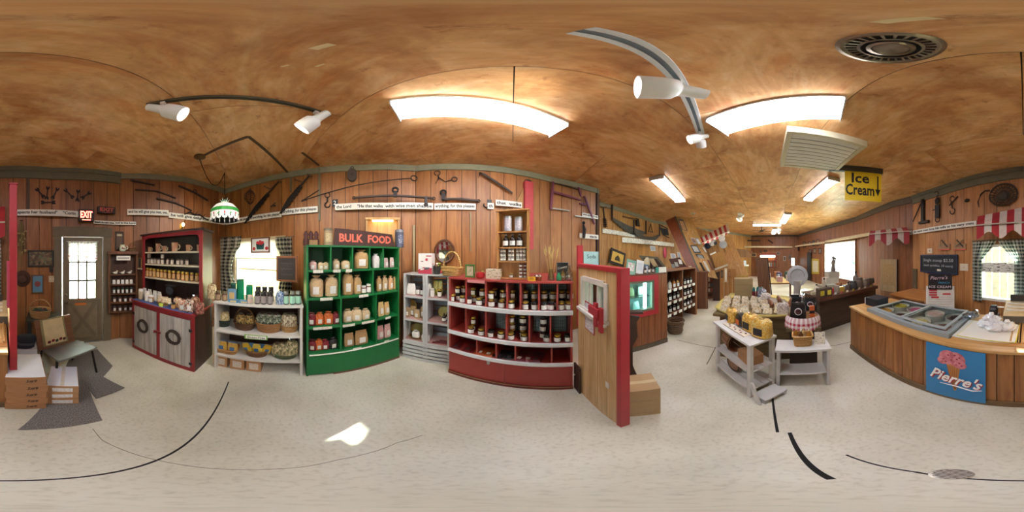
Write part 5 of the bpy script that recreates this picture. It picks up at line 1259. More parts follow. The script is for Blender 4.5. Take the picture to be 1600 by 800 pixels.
# on top
gift(331, .1, ZW[2], 14, 27, ('c9ae7a', 'e2d0a4', '8a6a42'), 'cellophane bag of popcorn at the left of the white shelf top', None, '7a6a4a')
JARB = plain('5a2f1c', .2, coat=.5)
for k, x in enumerate([341, 351]): p, s = U.on(x, .08, ZW[2]); jar('small apple butter jar on the white shelf top, %s of two' % ['left', 'right'][k], 'apple butter jars', p, 9 * s, 15 * s, U.rz, JARB, plain('6a5a3a', .4), print_label('a88a68', '5a4634'), 'preserve_jar')
for k, (x, wpx, hpx, c1, lab) in enumerate([(365, 9, 27, '1d4a44', 'dark green glass canister on the white shelf top'), (376, 11.5, 34, '0f8a5c', 'tall bright green glass canister on the white shelf top'), (390, 10.5, 26, '12855a', 'shorter bright green glass canister on the white shelf top')]):
    p, s = U.on(x, .17, ZW[2]); g_ = thing('glass_canister', lab, 'canister', p, U.rz, None, (wpx * s, wpx * s, hpx * s)); gm = plain(c1, .08, .15, coat=1.0)
    link('canister_body', share('canister', lambda: MB().lathe([(.44, 0), (.5, .02), (.5, .9), (.44, .94), (.44, .95)], 16, sq=.7), gm), g_); link('canister_lid', share('canister_lid', lambda: MB().lathe([(.46, .93), (.47, .94), (.47, 1.0), (.42, 1.01)], 16, sq=.5), plain('1f6a50', .3)), g_)
p, s = U.on(362, .06, ZW[2]); carton('small blue and tan noodle box on the white shelf top', None, p, 13 * s, .04, 21 * s, U.rz, plain('6d93ad', .5), None, plain('c9a86a', .6), 'noodle_box', flaps=False)
for k, x in enumerate([364, 381]): p, s = U.on(x, .025, ZW[2]); carton('flat blue mix packet lying on the white shelf edge, %s' % ['left', 'right'][k], 'flat blue mix packets', p, 16 * s, .05, 5 * s, U.rz, plain('5f92b4', .5), None, plain('d5bd86', .6), 'mix_packet', 'packet', flaps=False)
p, s = U.on(391, .05, ZW[2]); jar('pale wrapped candle jar in front of the green canister', None, p, 10 * s, 14 * s, U.rz, plain('9aa79a', .3), plain('c7b8a8'), print_label('cdb3a2', '8a6a5a'), 'candle_jar')
DKJ = plain('1c0f0e', .1, .2, coat=.7)
for r in range(2):
    for k in range(3):
        p, s = U.on([402, 412, 422][k] + r * 1.5, .06 + .12 * r, ZW[2]); jar('dark jam jar with grey label on the white shelf, %s of the %s row' % (['left', 'middle', 'right'][k], ['front', 'back'][r]), 'dark jars on the white shelf', p, 9.5 * s, (21 if r == 0 else 24) * s, U.rz, DKJ, LIDB, print_label('9a908c', '5a5450'), 'jam_jar')
gift(437, .07, ZW[2], 13, 24, ('2f5a86', 'b9c4cc', '5a7a9a'), 'cellophane bag with blue label among the dark jars', None, 'b9b9b9')
for k, x in enumerate([447, 457, 466]): p, s = U.on(x, .07, ZW[2]); jar('dark jar with pale green label on the white shelf top, %s' % nth(k, 3), 'green label jars', p, 9 * s, 22 * s, U.rz, plain('33302c', .12, coat=.6), STEEL, print_label('9fcdb4', '6a9a82'), 'pickle_jar')
# curtains, blind, picture, blackboard at the window
p, rz, wd, h = seg_frame(WN, O_west)
GG = cloth_trans(gingham('c9c2ac', '2c2f2c', .075), .4)
def curtain(label, x0, x1, ytop, ybot, sw, amp=.03, inner=0, off=.09):
    p_, r_, w_, h_ = wfr(x0, x1, ytop, ybot, off); t_ = thing('checked_curtain', label, 'curtain', p_, r_, None)
    def tp(f): # f 0 top .. 1 bottom : tied back about the middle
        k = math.exp(-((f - .45) / .25) ** 2); 
        return (-w_ / 2, w_ / 2 * (1 - 1.0 * k * .75 + (.25 if f < .2 else 0))) if sw == 1 else (-w_ / 2 * (1 - 1.0 * k * .75 + (.25 if f < .2 else 0)), w_ / 2)
    mk('cloth', wavy(w_, 0, h_, amp, 5, 44, 14, taper=tp), GG, t_, smooth='all')
    z = h_ * .55; xx = -w_ * .2 * sw
    mk('tie_back', MB().tube([(-w_ * .5 * sw, .0, z), (xx - .03 * sw, -.035, z - .02), (xx + .1 * sw, -.03, z + .01)], .012, 6), plain('8d8874', .8), t_)
    mk('curtain_rod', MB().cyl((-w_ / 2 - .02, .0, h_ + .01), (w_ / 2 + .05, .0, h_ + .01), .008), plain('6b5a42'), t_)
curtain('black and white checked curtain left of the west window', 348, 377, 371, 474, 1)
curtain('black and white checked curtain right of the west window', 436, 459, 371, 474, -1)
t = thing('window_blind', 'white paper blind lowered over the top of the west window', 'blind', p, rz)
mk('blind_sheet', MB().box(-wd / 2 + .02, wd / 2 - .02, -.03, -.026, h - .34, h), cloth_trans(plain('f1efe8', .7, .03), .5), t); mk('bottom_slat', MB().box(-wd / 2 + .02, wd / 2 - .02, -.036, -.022, h - .36, h - .34), plain('d5d0c4', .6), t)
t, w2, h2 = picture('framed_picture', 'framed picture of a basket of red apples on the blind', 'picture', 395, 424, 371, 395, plain('6b3d25', .5), plain('f0efe9', .6), off=.045, fw=.08)
mk('painted_basket', MB().prism([(-w2 * .22, h2 * .6), (-w2 * .18, h2 * .22), (w2 * .18, h2 * .22), (w2 * .22, h2 * .6)], -.0145, -.012), plain('1f5a5a'), t)
for k, (x, z, r_) in enumerate([(-.14, .66, .07), (0, .7, .08), (.13, .66, .07), (-.06, .62, .07), (.07, .6, .07), (-.33, .27, .08), (.34, .28, .08)]): mk('painted_apple', MB().prism([(w2 * x + w2 * r_ * math.cos(a), h2 * z + w2 * r_ * math.sin(a)) for a in [2 * math.pi * i / 10 for i in range(10)]], -.0155 - .0003 * k, -.012), plain('c8303a'), t)
p_, r_, w_, h_ = wfr(450.5, 479, 400, 440, .45); t = thing('chalkboard', 'wood framed chalkboard hung left of the green shelf unit', 'blackboard', p_, r_)
mk('board_frame', rect_frame(MB(), w_, h_, .03, -.02, 0), wood('7a4a2c', '96603c', vary=.05), t, bevel=.004); mk('slate', MB().box(-w_ / 2 + .025, w_ / 2 - .025, -.012, -.003, .025, h_ - .025), plain('3c3533', .7), t)
for k in range(3): mk('chalk_smear', MB().tube([(-w_ * .28 + w_ * .56 * i / 12, -.0122, h_ * (.72 - .22 * k) + .012 * math.sin(i * 2.1 + k)) for i in range(13)], .0025, 4), plain('6f6a66', .8), t)
mk('hanging_cord', MB().tube([(-w_ * .3, -.01, h_), (0, .2, h_ + .25), (w_ * .3, -.01, h_)], .004, 5), plain('4a3a2a'), t)

# ================================================================ GREEN BULK FOOD UNIT
U = Unit((-1.67, .535), (-1.425, 1.72)); L = U.L; D = .36
GRN = plain('0c6a33', .45, .1)
t = U.root('green_shelf_unit', 'tall green painted bulk food shelf unit with pigeonhole compartments', 'shelf')
ZG = [.40, .77, 1.13, 1.445, 1.72]
for x0 in (0, L - .022): mk('side_panel', MB().box(x0, x0 + .022, 0, D, 0, ZG[4] - .022), GRN, t, bevel=.002)
mk('top_board', MB().box(-.004, L + .004, -.006, D, ZG[4] - .022, ZG[4]), GRN, t, bevel=.002)
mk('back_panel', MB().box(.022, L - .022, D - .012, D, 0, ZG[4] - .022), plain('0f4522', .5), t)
for z in ZG[:4]: mk('shelf_board', MB().box(.022, L - .022, -.004, D - .012, z - .022, z), GRN, t, bevel=.002)
mk('kick_panel', MB().box(.022, L - .022, .0, .018, 0.03, ZG[0] - .022), GRN, t); mk('base_moulding', MB().box(.3, L, -.006, .0, .0, .03), plain('6b4a35', .6), t)
U0 = U
def gx(x): return max(.05, min(L - .05, U0.uu(x)))
for z0, z1, xs in ((ZG[3], ZG[4], (517, 551, 578, 599)), (ZG[2], ZG[3], (531, 583)), (ZG[1], ZG[2], (533, 588)), (ZG[0], ZG[1], (533, 588))):
    for x in xs: mk('divider', MB().box(gx(x) - .009, gx(x) + .009, .0, D - .012, z0, z1 - .022), GRN, t)
for z, xs in ((ZG[3], ((497, 16), (526, 12), (545, 10))), (ZG[2], ((510, 20), (568, 16))), (ZG[1], ((504, 30), (545, 20), (575, 22), (606, 10))), (ZG[0], ((558, 14), (604, 9)))):
    for x, wpx in xs:
        p, s = U.on(x, 0, z); mk('price_tag', MB().box(gx(x) - wpx * s / 2, gx(x) + wpx * s / 2, -.008, -.005, z - .03, z + .004), print_label('d9d4c4', '8f8a7c', 90), t)
for z in (ZG[0], ): mk('white_edge', MB().box(.03, L - .02, -.012, -.004, z - .034, z - .018), PAPER, t)
TAN = [plain('c2a377', .7, .2), plain('b8935f', .7, .2), plain('cdb48c', .7, .2)]; PINK = plain('cfa69c', .6, .15); OR = pieces('c4571c', 'd97a2e', 'a8401a', scale=16); RED_ = pieces('7a1520', '9a2230', '5a0f18', scale=16); DK = pieces('241c1e', '3a2c2c', '171214', scale=16)
BLAB = print_label('e6e1d8', '9a9288', 50)
def gb(row, items, rowname):
    n = len(items)
    for k, (x, wpx, hpx, mat, kind, desc) in enumerate(items):
        p, s = U.on(x, .085, ZG[row]); lab = '%s in the %s row of the green unit, %s' % (desc, rowname, nth(k, n))
        if kind == 'b': bag(lab, 'bulk food bags', p, wpx * s, hpx * s, U.rz + R((k * 37) % 23 - 11), mat, BLAB, None, plain('e5ddcc'), 'bulk_food_bag')
        elif kind == 'p': pouch(lab, 'bulk food bags', p, wpx * s, hpx * s, U.rz + R((k * 31) % 15 - 7), mat, BLAB, None, 'bulk_food_pouch')
        else: jar(lab, 'bulk food tubs', p, wpx * s, hpx * s, U.rz, plain('7a4a34'), plain('cfccc4'), BLAB, 'food_tub', 'tub')
gb(3, [(489, 11, 14, PINK, 'b', 'small pink bag'), (501, 9, 12, TAN[2], 'b', 'small cream bag'), (509, 9, 12, TAN[2], 'b', 'small cream bag'), (525, 11, 16, TAN[2], 'b', 'tied cream bag'), (540, 14, 14, TAN[2], 'b', 'low cream bag'), (564, 23, 29, TAN[1], 'b', 'large tan grain bag'), (587, 12, 22, plain('ddd2cc', .6), 'b', 'white and pink bag'), (603, 8, 15, plain('c9a8a0', .6), 'p', 'small pink pouch'), (612, 8, 15, plain('c9a8a0', .6), 'p', 'small pink pouch'), (621, 7, 14, plain('d2b2a8', .6), 'p', 'small pink pouch')], 'top')
gb(2, [(494, 21, 34, TAN[0], 'b', 'big tan flour bag'), (518, 21, 34, TAN[0], 'b', 'big tan flour bag'), (543, 17, 38, TAN[1], 'b', 'tall tan grain bag'), (558, 13, 30, TAN[1], 'b', 'tan grain bag'), (568, 9, 12, None, 'j', 'small brown tub'), (577, 11, 14, None, 'j', 'large brown tub'), (592, 9, 24, TAN[1], 'b', 'slim tan bag'), (601, 9, 24, TAN[0], 'b', 'slim tan bag'), (610, 9, 22, plain('c99a6c'), 'b', 'slim amber bag'), (618, 9, 23, TAN[1], 'b', 'slim tan bag')], 'second')
gb(1, [(487, 14, 22, RED_, 'b', 'dark red sweets bag'), (499, 13, 22, OR, 'b', 'orange sweets bag'), (513, 14, 22, OR, 'b', 'orange sweets bag'), (525, 14, 20, RED_, 'b', 'dark red sweets bag'), (543, 15, 22, TAN[2], 'b', 'cream baking mix bag'), (557, 16, 22, TAN[2], 'b', 'cream baking mix bag'), (571, 14, 18, TAN[2], 'b', 'cream baking mix bag'), (595, 11, 24, plain('d8b878', .6), 'p', 'yellow pasta pouch'), (604, 10, 22, plain('c9a46a', .6), 'p', 'yellow pasta pouch')], 'third')
gb(0, [(488, 13, 22, RED_, 'b', 'dark red candy bag'), (498, 12, 22, OR, 'b', 'orange candy bag'), (508, 12, 20, RED_, 'b', 'dark red candy bag'), (520, 14, 22, DK, 'b', 'black liquorice bag'), (545, 17, 26, plain('a98558', .7, .2), 'p', 'brown grain pouch'), (564, 22, 27, plain('a98558', .7, .2), 'p', 'wide brown grain pouch'), (594, 12, 26, plain('cc9a90', .6), 'p', 'pink pouch'), (605, 12, 25, plain('cfa59c', .6), 'p', 'pink pouch')], 'fourth')
# on top: sign, tins
p, s = U.on(552, .03, ZG[4]); a_ = U.uu(521, .03); b_ = U.uu(617, .03); W_ = b_ - a_
t = thing('bulk_food_sign', 'brown BULK FOOD sign with pink letters on the green unit', 'sign', U.pos((a_ + b_) / 2, .03, ZG[4]), U.rz)
mk('sign_board', MB().prism([(-W_ / 2, 0), (W_ / 2, 0), (W_ / 2 - .05, .17), (-W_ / 2 + .02, .20)], 0, .018), plain('472b26', .7), t)
text('BULK  FOOD', .13, plain('e06f58', .6), t, (.0, -.0015, .092), width=W_ * .84, height=.1, bold=.004, name='letter')
def tin(label, x, t_, wpx, hpx, body, lid, motif, z=None, un=None):
    un = un or U; p, s = un.on(x, t_, ZG[4] if z is None else z); q = thing('tin_canister', label, 'canister', p, un.rz, None, (wpx * s, wpx * s, hpx * s))
    link('tin_body', share('tin_body', lambda: MB().lathe([(.47, 0), (.49, .01), (.49, .86), (.46, .87)], 18), body), q); link('tin_lid', share('tin_lid', lambda: MB().lathe([(.5, .85), (.5, .97), (.46, 1.0)], 18), lid), q)
    link('tin_print', share('tin_print', lambda: arc_band(.496, .2, .7, R(-140), R(-40)), motif), q)
tin('beige tin canister with arched print at the left of the BULK FOOD sign', 513, .06, 14, 27, plain('9a8566', .5), plain('6f6452', .4), print_label('c9b48c', '5a4a34', 14))
tin('blue-grey tin canister with white print on the green unit right end', 624, .06, 14, 28, plain('4d5064', .4), plain('8f939c', .3, metal=.6), print_label('59607a', 'e6e4e0', 9))
p, s = U.on(490, .06, ZG[4]); carton('small brown card box on the left end of the green unit', None, p, 13 * s, .06, 8 * s, U.rz, plain('a17a50'), None, None, 'card_box')
p, s = U.on(486, .13, ZG[4]); t = thing('apple_figure', 'dim dark carved figures behind the card box on the green unit', 'figurine', p, U.rz)
for k in range(3): mk('carved_figure', MB().lathe([(.03, 0), (.035, .05), (.022, .1), (.03, .13), (.012, .17)], 10, c=(-.06 + .06 * k, 0, 0)), plain('4a2420', .7), t, smooth=True)
# small wooden shelf with light over it, on the wall
p, rz, wd, h = wfr(572, 624, 342, 378, .0); t = thing('wall_cupboard', 'small light pine wall frame with cornice behind the BULK FOOD sign', 'cabinet', p, rz); PINE = wood('b98a4e', 'd6ac6c', vary=.05)
mk('cornice', MB().box(-wd / 2, wd / 2, -.12, 0, h * .9, h), PINE, t, bevel=.004)
for s in (-1, 1): mk('side_board', MB().box(s * wd * .46 - .012, s * wd * .46 + .012, -.1, 0, 0, h * .9), PINE, t)
for k in range(3): mk('back_board', MB().box(-wd * .45 + wd * .3 * k + .002, -wd * .45 + wd * .3 * (k + 1) - .002, -.02, 0, 0, h * .9), PINE, t)
mk('lamp_strip', MB().box(-wd * .3, wd * .3, -.09, -.05, h * .84, h * .9), emit('ffe3b0', 3), t)

# ================================================================ WHITE CRATES
U = Unit((-1.40, 1.775), (-.745, 1.865)); L = U.L; D = .30; CW = plain('bdbcb9', .6, .1); LINER = plain('b98f86', .7)
ZC = [0, .34, .69, 1.04, 1.36]; cw = L / 2
def crate(label, ci, z0, z1, front_slats):
    p = U.pos(ci * cw, 0, z0); t = thing('wooden_crate', label, 'crate', p, U.rz, 'stacked white crates'); w_, h_ = cw - .004, z1 - z0 - .002
    nm = 'slat'
    for s in (0, 1):
        x0 = .0 if s == 0 else w_ - .012
        for k in range(4): mk(nm, MB().box(x0, x0 + .012, .005 + k * (D - .03) / 4 + .004, .005 + (k + 1) * (D - .03) / 4 - .006, .0, h_), CW, t)
        mk('corner_post', MB().box(x0 + (.012 if s == 0 else -.02), x0 + (.032 if s == 0 else 0), .0, .03, .012, h_ - .012), CW, t)
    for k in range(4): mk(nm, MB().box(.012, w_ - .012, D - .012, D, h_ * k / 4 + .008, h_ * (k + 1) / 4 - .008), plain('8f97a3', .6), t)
    mk('bottom_board', MB().box(.012, w_ - .012, .0, D - .012, 0, .014), CW, t); mk('top_board', MB().box(.012, w_ - .012, .0, D - .012, h_ - .014, h_), CW, t)
    if front_slats:
        for k in range(5): mk(nm, MB().box(-.001, w_ + .001, -.012, -.001, h_ * k / 5 + .012, h_ * (k + 1) / 5 - .012), CW, t)
    else: mk('shelf_liner', MB().box(.014, w_ - .014, .004, D - .02, .0145, .018), LINER, t)
    return t
for ci in (0, 1):
    for r in range(4): crate('white slatted crate, %s column, %s of the stack' % (['left', 'right'][ci], ['lowest', 'second lowest', 'second highest', 'topmost'][r]), ci, ZC[r], ZC[r + 1], r == 0)
def cz(r): return ZC[r] + .019
WG = plain('e4e0d8', .6)
p, s = U.on(643, .08, cz(3)); pouch('white sugar bag in the top left crate', None, p, 15 * s, 17 * s, U.rz, WG, None, None, 'sugar_bag', 'bag')
for k, x in enumerate([653, 660]): p, s = U.on(x, .08, cz(3)); jar('brown extract jar in the top left crate, %s of two' % ['left', 'right'][k], 'extract jars', p, 7 * s, 13 * s, U.rz, plain('5a2a16', .2, coat=.5), plain('3a3632'), LAB, 'extract_jar')
p, s = U.on(669, .1, cz(3)); bag('white rice bag in the top left crate behind the extract jars', None, p, 12 * s, 22 * s, U.rz, WG, None, CLEAR, None, 'rice_bag')
for k, x in enumerate([681, 688]): p, s = U.on(x, .15, cz(3)); pouch('yellow and green soup packet in the top right crate, %s' % ['left', 'right'][k], 'soup packets', p, 8 * s, 24 * s, U.rz, pieces('b9a83e', 'd8cf8a', '7a9a4a', 'c9b24a', scale=7), None, plain('8a9a4a'), 'soup_packet', 'packet')
p, s = U.on(675.5, .05, cz(3)); jar('white canister jar at the edge of the top right crate', None, p, 7 * s, 13 * s, U.rz, WG, plain('cfcac0'), None, 'white_jar')
p, s = U.on(687, .06, cz(3)); jar('dark jam jar in the top right crate', None, p, 7 * s, 13 * s, U.rz, GLASSD, GOLD, LAB, 'jam_jar')
p, s = U.on(641, .2, cz(2)); t = thing('cutting_board', 'rounded wooden board leaning in the second left crate', 'board', p, U.rz); mk('board', MB().prism([(-.1, 0), (.1, 0), (.1, .15), (.07, .21), (0, .23), (-.07, .21), (-.1, .15)], 0, .015), wood('b98c3e', 'd6ac5a', 1, 'x', vary=.05), t); mk('hang_hole', MB().ring((0, -.001, .2), .012, .004), plain('5a3a1c'), t)
for k, x in enumerate([637, 645, 652, 661]):
    p, s = U.on(x, .06 + .05 * (k % 2), cz(2)); pouch('brown tea pouch with white label in the second left crate, %s' % nth(k, 4), 'tea pouches', p, 10 * s, [16, 18, 15, 19][k] * s, U.rz, plain(['9a7a58', 'a68660', 'b4976c', 'c2a57a'][k], .6), BLAB, None, 'tea_pouch')
p, s = U.on(655, .2, cz(1)); t = thing('oval_board', 'oval olive coloured board leaning in the third left crate', 'board', p, U.rz); mk('board', MB().prism([(.16 * math.cos(a), .1 + .1 * math.sin(a)) for a in [2 * math.pi * k / 20 for k in range(20)]], 0, .015), wood('8a7d3e', 'a8985a', 1, 'x', vary=.05), t); mk('rim', MB().tube([(.16 * math.cos(a), 0, .1 + .1 * math.sin(a)) for a in [2 * math.pi * k / 20 for k in range(20)]], .005, 5, closed=True), plain('6b6030'), t)
p, s = U.on(650, .08, cz(1)); basket('low wicker tray in the third left crate', p, 24 * s, 14 * s, 4 * s, U.rz, WICKD, name='wicker_tray'); p.z += .02
bag('white napkin bag on the tray in the third left crate', None, p, 12 * s, 13 * s, U.rz, WG, None, None, None, 'napkin_bag')
p, s = U.on(665, .06, cz(1)); bag('white wrapped bundle beside the tray in the third left crate', None, p, 13 * s, 15 * s, U.rz, WG, None, CLEAR, None, 'wrapped_bundle')
p, s = U.on(695, .2, cz(2)); t = thing('oval_board', 'oval yellow-green board leaning in the second right crate', 'board', p, U.rz); mk('board', MB().prism([(.1 * math.cos(a), .09 + .09 * math.sin(a)) for a in [2 * math.pi * k / 20 for k in range(20)]], 0, .015), wood('8f8440', 'b0a25c', 1, 'x', vary=.05), t); mk('rim', MB().tube([(.1 * math.cos(a), 0, .09 + .09 * math.sin(a)) for a in [2 * math.pi * k / 20 for k in range(20)]], .005, 5, closed=True), plain('6b6030'), t)
for k, (x, y) in enumerate([(694, .06), (699, .12), (702, .05)]): p, s = U.on(x, y, cz(2)); bottle('small dark syrup bottle in the second right crate, %s' % nth(k, 3), 'small syrup bottles', p, 6.5 * s, 15 * s, U.rz, GLASSD, LIDB, LAB)
for k in range(3):
    p, s = U.on(688 + 5 * k, .05, cz(1) + .012 * k); t = thing('dried_meat_pack', 'dark red dried sausage pack in the third right crate, %s' % ['lowest', 'middle', 'uppermost'][k], 'sausage', p, U.rz + R(8 - 9 * k), 'sausage packs'); mk('sausage', MB().tube([(-.1, 0, .012), (0, .01, .014), (.1, 0, .012)], [.008, .012, .008], 7), plain('5a1216', .3, coat=.5), t, smooth=True); mk('wrapper', MB().box(-.11, .11, -.018, .022, .0, .003), plain('7a2024', .3), t)
# on top of the crates
zt = ZC[4] + .001
p, s = U.on(664, .05, zt); t = carton('white and red kitchen appliance box on the crates', None, p, 23 * s, .12, 32 * s, U.rz, plain('e4dcd6', .5, .04), None, None, 'appliance_box')
hh = 32 * s; ww = 23 * s; mk('red_print', MB().prism([(-ww / 2, .002), (ww / 2, .002), (ww / 2, hh * .3), (-ww * .1, hh * .33), (-ww / 2, hh * .2)], -.0015, 0), plain('b5364a', .5), t); mk('mixer_print', MB().prism([(-ww * .05, hh * .24), (ww * .15, hh * .2), (ww * .35, hh * .27), (ww * .3, hh * .33), (0, hh * .32)], -.0025, -.0015), plain('55565c', .4), t); mk('hand_print', MB().prism([(-ww * .35, hh * .17), (-.02, hh * .2), (-.01, hh * .27), (-ww * .33, hh * .28)], -.0025, -.0015), plain('e2d8d2'), t)
mk('red_heading', MB().box(ww * .08, ww * .46, -.0015, 0, hh * .85, hh * .9), plain('b5364a'), t); mk('red_dot', MB().prism([(ww * .12 + .02 * math.cos(a), hh * .7 + .02 * math.sin(a)) for a in [2 * math.pi * k / 12 for k in range(12)]], -.0015, 0), plain('c24a58'), t); mk('small_print', MB().box(-ww * .3, -ww * .12, -.0015, 0, hh * .6, hh * .63), plain('4a2420'), t)
p, s = U.on(683, .09, zt); t = thing('flower_pot', 'dark pot of small artificial flowers beside the appliance box', 'potted plant', p, U.rz); r_ = 6 * s
mk('pot', MB().lathe([(r_ * .75, 0), (r_, 12 * s), (r_ * 1.05, 12 * s), (r_ * .9, 11 * s)], 14), plain('3a3834', .7), t, smooth=True); rnd = random.Random(9)
for k in range(16):
    a = rnd.uniform(0, 6.28); q = rnd.uniform(0, r_ * 1.3); c = (q * math.cos(a), q * math.sin(a), 12 * s + rnd.uniform(.005, .045)); mk('blossom', MB().ball(c, .013, .013, .01, 7, 4, .15), plain(['d8d04a', 'd98a7a', 'e6e0c8', '6f9a3a', 'c95a5a'][k % 5]), t)
o_ = MB()
for k in range(30): a = rnd.uniform(0, 6.28); q = r_ * rnd.uniform(.5, 1.4); z = 12 * s + rnd.uniform(0, .03); o_.add([(0, 0, 12 * s), (q * math.cos(a), q * math.sin(a), z), (q * math.cos(a + .3), q * math.sin(a + .3), z + .006)], [(0, 1, 2)])
mk('leaves', o_, plain('3f5a2c'), t)['kind'] = 'stuff'
# oval mirror on the wall: real mirror
p, rz, wd, h = wfr(679, 711, 374, 412, .03); t = thing('oval_mirror', 'oval wall mirror in a brown wooden frame', 'mirror', p, rz); w_ = wd
N = 28; el_ = lambda k, f: (w_ / 2 * f * math.cos(2 * math.pi * k / N), h / 2 + h / 2 * f * math.sin(2 * math.pi * k / N))
m = MB(); vs = [(el_(k, 1)[0], -.02, el_(k, 1)[1]) for k in range(N)] + [(el_(k, .9)[0], -.032, el_(k, .9)[1]) for k in range(N)] + [(el_(k, .78)[0], -.02, el_(k, .78)[1]) for k in range(N)] + [(el_(k, 1)[0], 0, el_(k, 1)[1]) for k in range(N)]
fs = []
for k in range(N): j = (k + 1) % N; fs += [(k, j, N + j, N + k), (N + k, N + j, 2 * N + j, 2 * N + k), (3 * N + k, 3 * N + j, j, k)]
mk('mirror_frame', m.add(vs, fs), wood('4d2c1a', '70452a', 1, 'x', vary=.03), t, smooth=True); mk('mirror_glass', MB().prism([el_(k, .8) for k in range(N)], -.018, -.012), plain('d8dcdc', .03, .0, metal=1.0), t)

# ================================================================ RED JAR UNIT
U = Unit((-.70, 1.725), (.555, 1.42)); L = U.L; D = .78
RU = plain('a23c34', .5, .08); MESHP = gingham('9fb0ae', '46504f', .02)
t = U.root('red_shelf_unit', 'wide barn red stepped shelf unit with pigeonholes for jars', 'shelf'); ZR = [.43, .70, 1.065, 1.36]
for x0 in (0, L - .02): mk('side_panel', MB().box(x0, x0 + .02, .0, D, 0, ZR[3] - .02), RU, t, bevel=.002)
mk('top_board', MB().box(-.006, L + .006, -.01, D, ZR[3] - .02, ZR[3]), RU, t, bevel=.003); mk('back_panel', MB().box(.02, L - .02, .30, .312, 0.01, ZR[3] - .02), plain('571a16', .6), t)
for z in ZR[:3]: mk('shelf_board', MB().box(.02, L - .02, 0, .30, z - .02, z), RU, t)
for z in ZR[:3]: mk('white_label_rail', MB().box(.0, L, -.028, -.002, z - .035, z + .008), plain('d9d9d6', .5, .04), t, bevel=.002)
mk('front_panel', MB().box(.02, L * .5 - .002, .0, .018, .05, ZR[0] - .035), RU, t); mk('front_panel', MB().box(L * .5 + .002, L - .02, .0, .018, .05, ZR[0] - .035), RU, t); mk('base_moulding', MB().box(0, L, -.02, .0, 0, .05), plain('6a211b', .5), t); mk('gold_strip', MB().box(0, L, -.022, -.02, .04, .048), plain('a8915a', .5), t)
mk('hasp', MB().box(L * .36, L * .36 + .03, -.012, 0, ZR[0] - .09, ZR[0] - .05).ring((L * .36 + .015, -.014, ZR[0] - .09), .01, .003), STEEL, t)
def rx(x): return max(.03, min(L - .03, U.uu(x)))
for z0, z1, xs in ((ZR[2], ZR[3], (728, 759, 792, 813, 842, 871)), (ZR[1], ZR[2], (728, 759, 791, 827, 860)), (ZR[0], ZR[1], (745, 775, 805, 862))):
    for x in xs: mk('divider', MB().box(rx(x) - .008, rx(x) + .008, .0, .30, z0, z1 - .02), RU, t)
for z0, z1, x0, x1 in ((ZR[1], ZR[2], 760, 790), (ZR[1], ZR[2], 792, 826), (ZR[1], ZR[2], 828, 859), (ZR[1], ZR[2], 861, 893), (ZR[2], ZR[3], 793, 812), (ZR[2], ZR[3], 814, 841), (ZR[2], ZR[3], 843, 870), (ZR[2], ZR[3], 872, 894)):
    a_, b_ = rx(x0), rx(x1); m = MB(); m.add([(a_, .292, z0), (b_, .292, z0), (b_, .292, z1 - .02), (a_, .292, z1 - .02)], [(0, 1, 2, 3)]); m.uv = [(a_, z0), (b_, z0), (b_, z1), (a_, z1)]; mk('wire_mesh_back', m, MESHP, t)
mk('pink_card', MB().box(rx(731), rx(758), -.012, -.010, ZR[3] - .04, ZR[3] - .008), plain('d58a8a', .6), t)
rnd = random.Random(21)
JM = [plain('2e1511', .12, .3, coat=.6), plain('4a2a18', .12, .3, coat=.6), plain('3b3a22', .12, .3, coat=.6), plain('571c1a', .12, .3, coat=.6)]
def redjars(z, rowname, items):
    cnt = {}
    for x, lev, tt in items:
        p, s = U.on(x, tt, z); hj = .086; wj = .073; p.z = z + lev * hj
        b = sum(1 for q in ((728, 759, 792, 813, 842, 871) if z > 1 else (728, 759, 791, 827, 860)) if x > q); key = (b,)
        k = cnt[key] = cnt.get(key, -1) + 1
        tot = sum(1 for i in items if sum(1 for q in ((728, 759, 792, 813, 842, 871) if z > 1 else (728, 759, 791, 827, 860)) if i[0] > q) == b)
        pos = ['lower', 'stacked', 'upper'][min(lev, 2)]
        jar('%s jam jar, %s bay from left of the %s red shelf%s' % (pos, ORD[b], rowname, (', ' + ORD[k] + ' jar') if tot > 1 else ''), 'jars in the red unit', p, wj, hj * .985, U.rz + R(rnd.uniform(-25, 25)), JM[rnd.randrange(4)], GOLD if rnd.random() < .7 else LIDB, LAB, 'jam_jar')
redjars(ZR[2] + .001, 'upper', [(708, 0, .05), (716, 0, .12), (723, 0, .05), (716, 1, .12), (725, 1, .19), (725, 0, .19), (733, 0, .05), (740, 0, .13), (740, 1, .13), (749, 0, .05), (754, 0, .13), (754, 1, .13),
    (768, 0, .05), (768, 1, .05), (773, 0, .2), (773, 1, .2), (784, 0, .05), (786, 0, .14), (786, 1, .14), (799, 0, .05), (801, 0, .14), (801, 1, .14), (821, 0, .05), (820, 0, .15), (820, 1, .15), (836, 0, .05), (835, 0, .15), (835, 1, .15),
    (850, 0, .05), (850, 0, .16), (850, 1, .16), (861, 0, .05), (864, 0, .14), (864, 1, .14), (877, 0, .05), (878, 0, .18), (878, 1, .18), (889, 0, .05), (890, 0, .15), (890, 1, .15)])
redjars(ZR[1] + .001, 'lower', [(736, 0, .05), (739, 0, .14), (739, 1, .14), (752, 0, .05), (767, 0, .05), (783, 0, .05), (798, 0, .05), (800, 0, .14), (800, 1, .14), (800, 2, .14), (819, 0, .05), (817, 0, .14), (817, 1, .14), (817, 2, .14), (849, 0, .14), (849, 1, .14), (849, 2, .14), (855, 0, .05), (871, 0, .05), (887, 0, .05)])
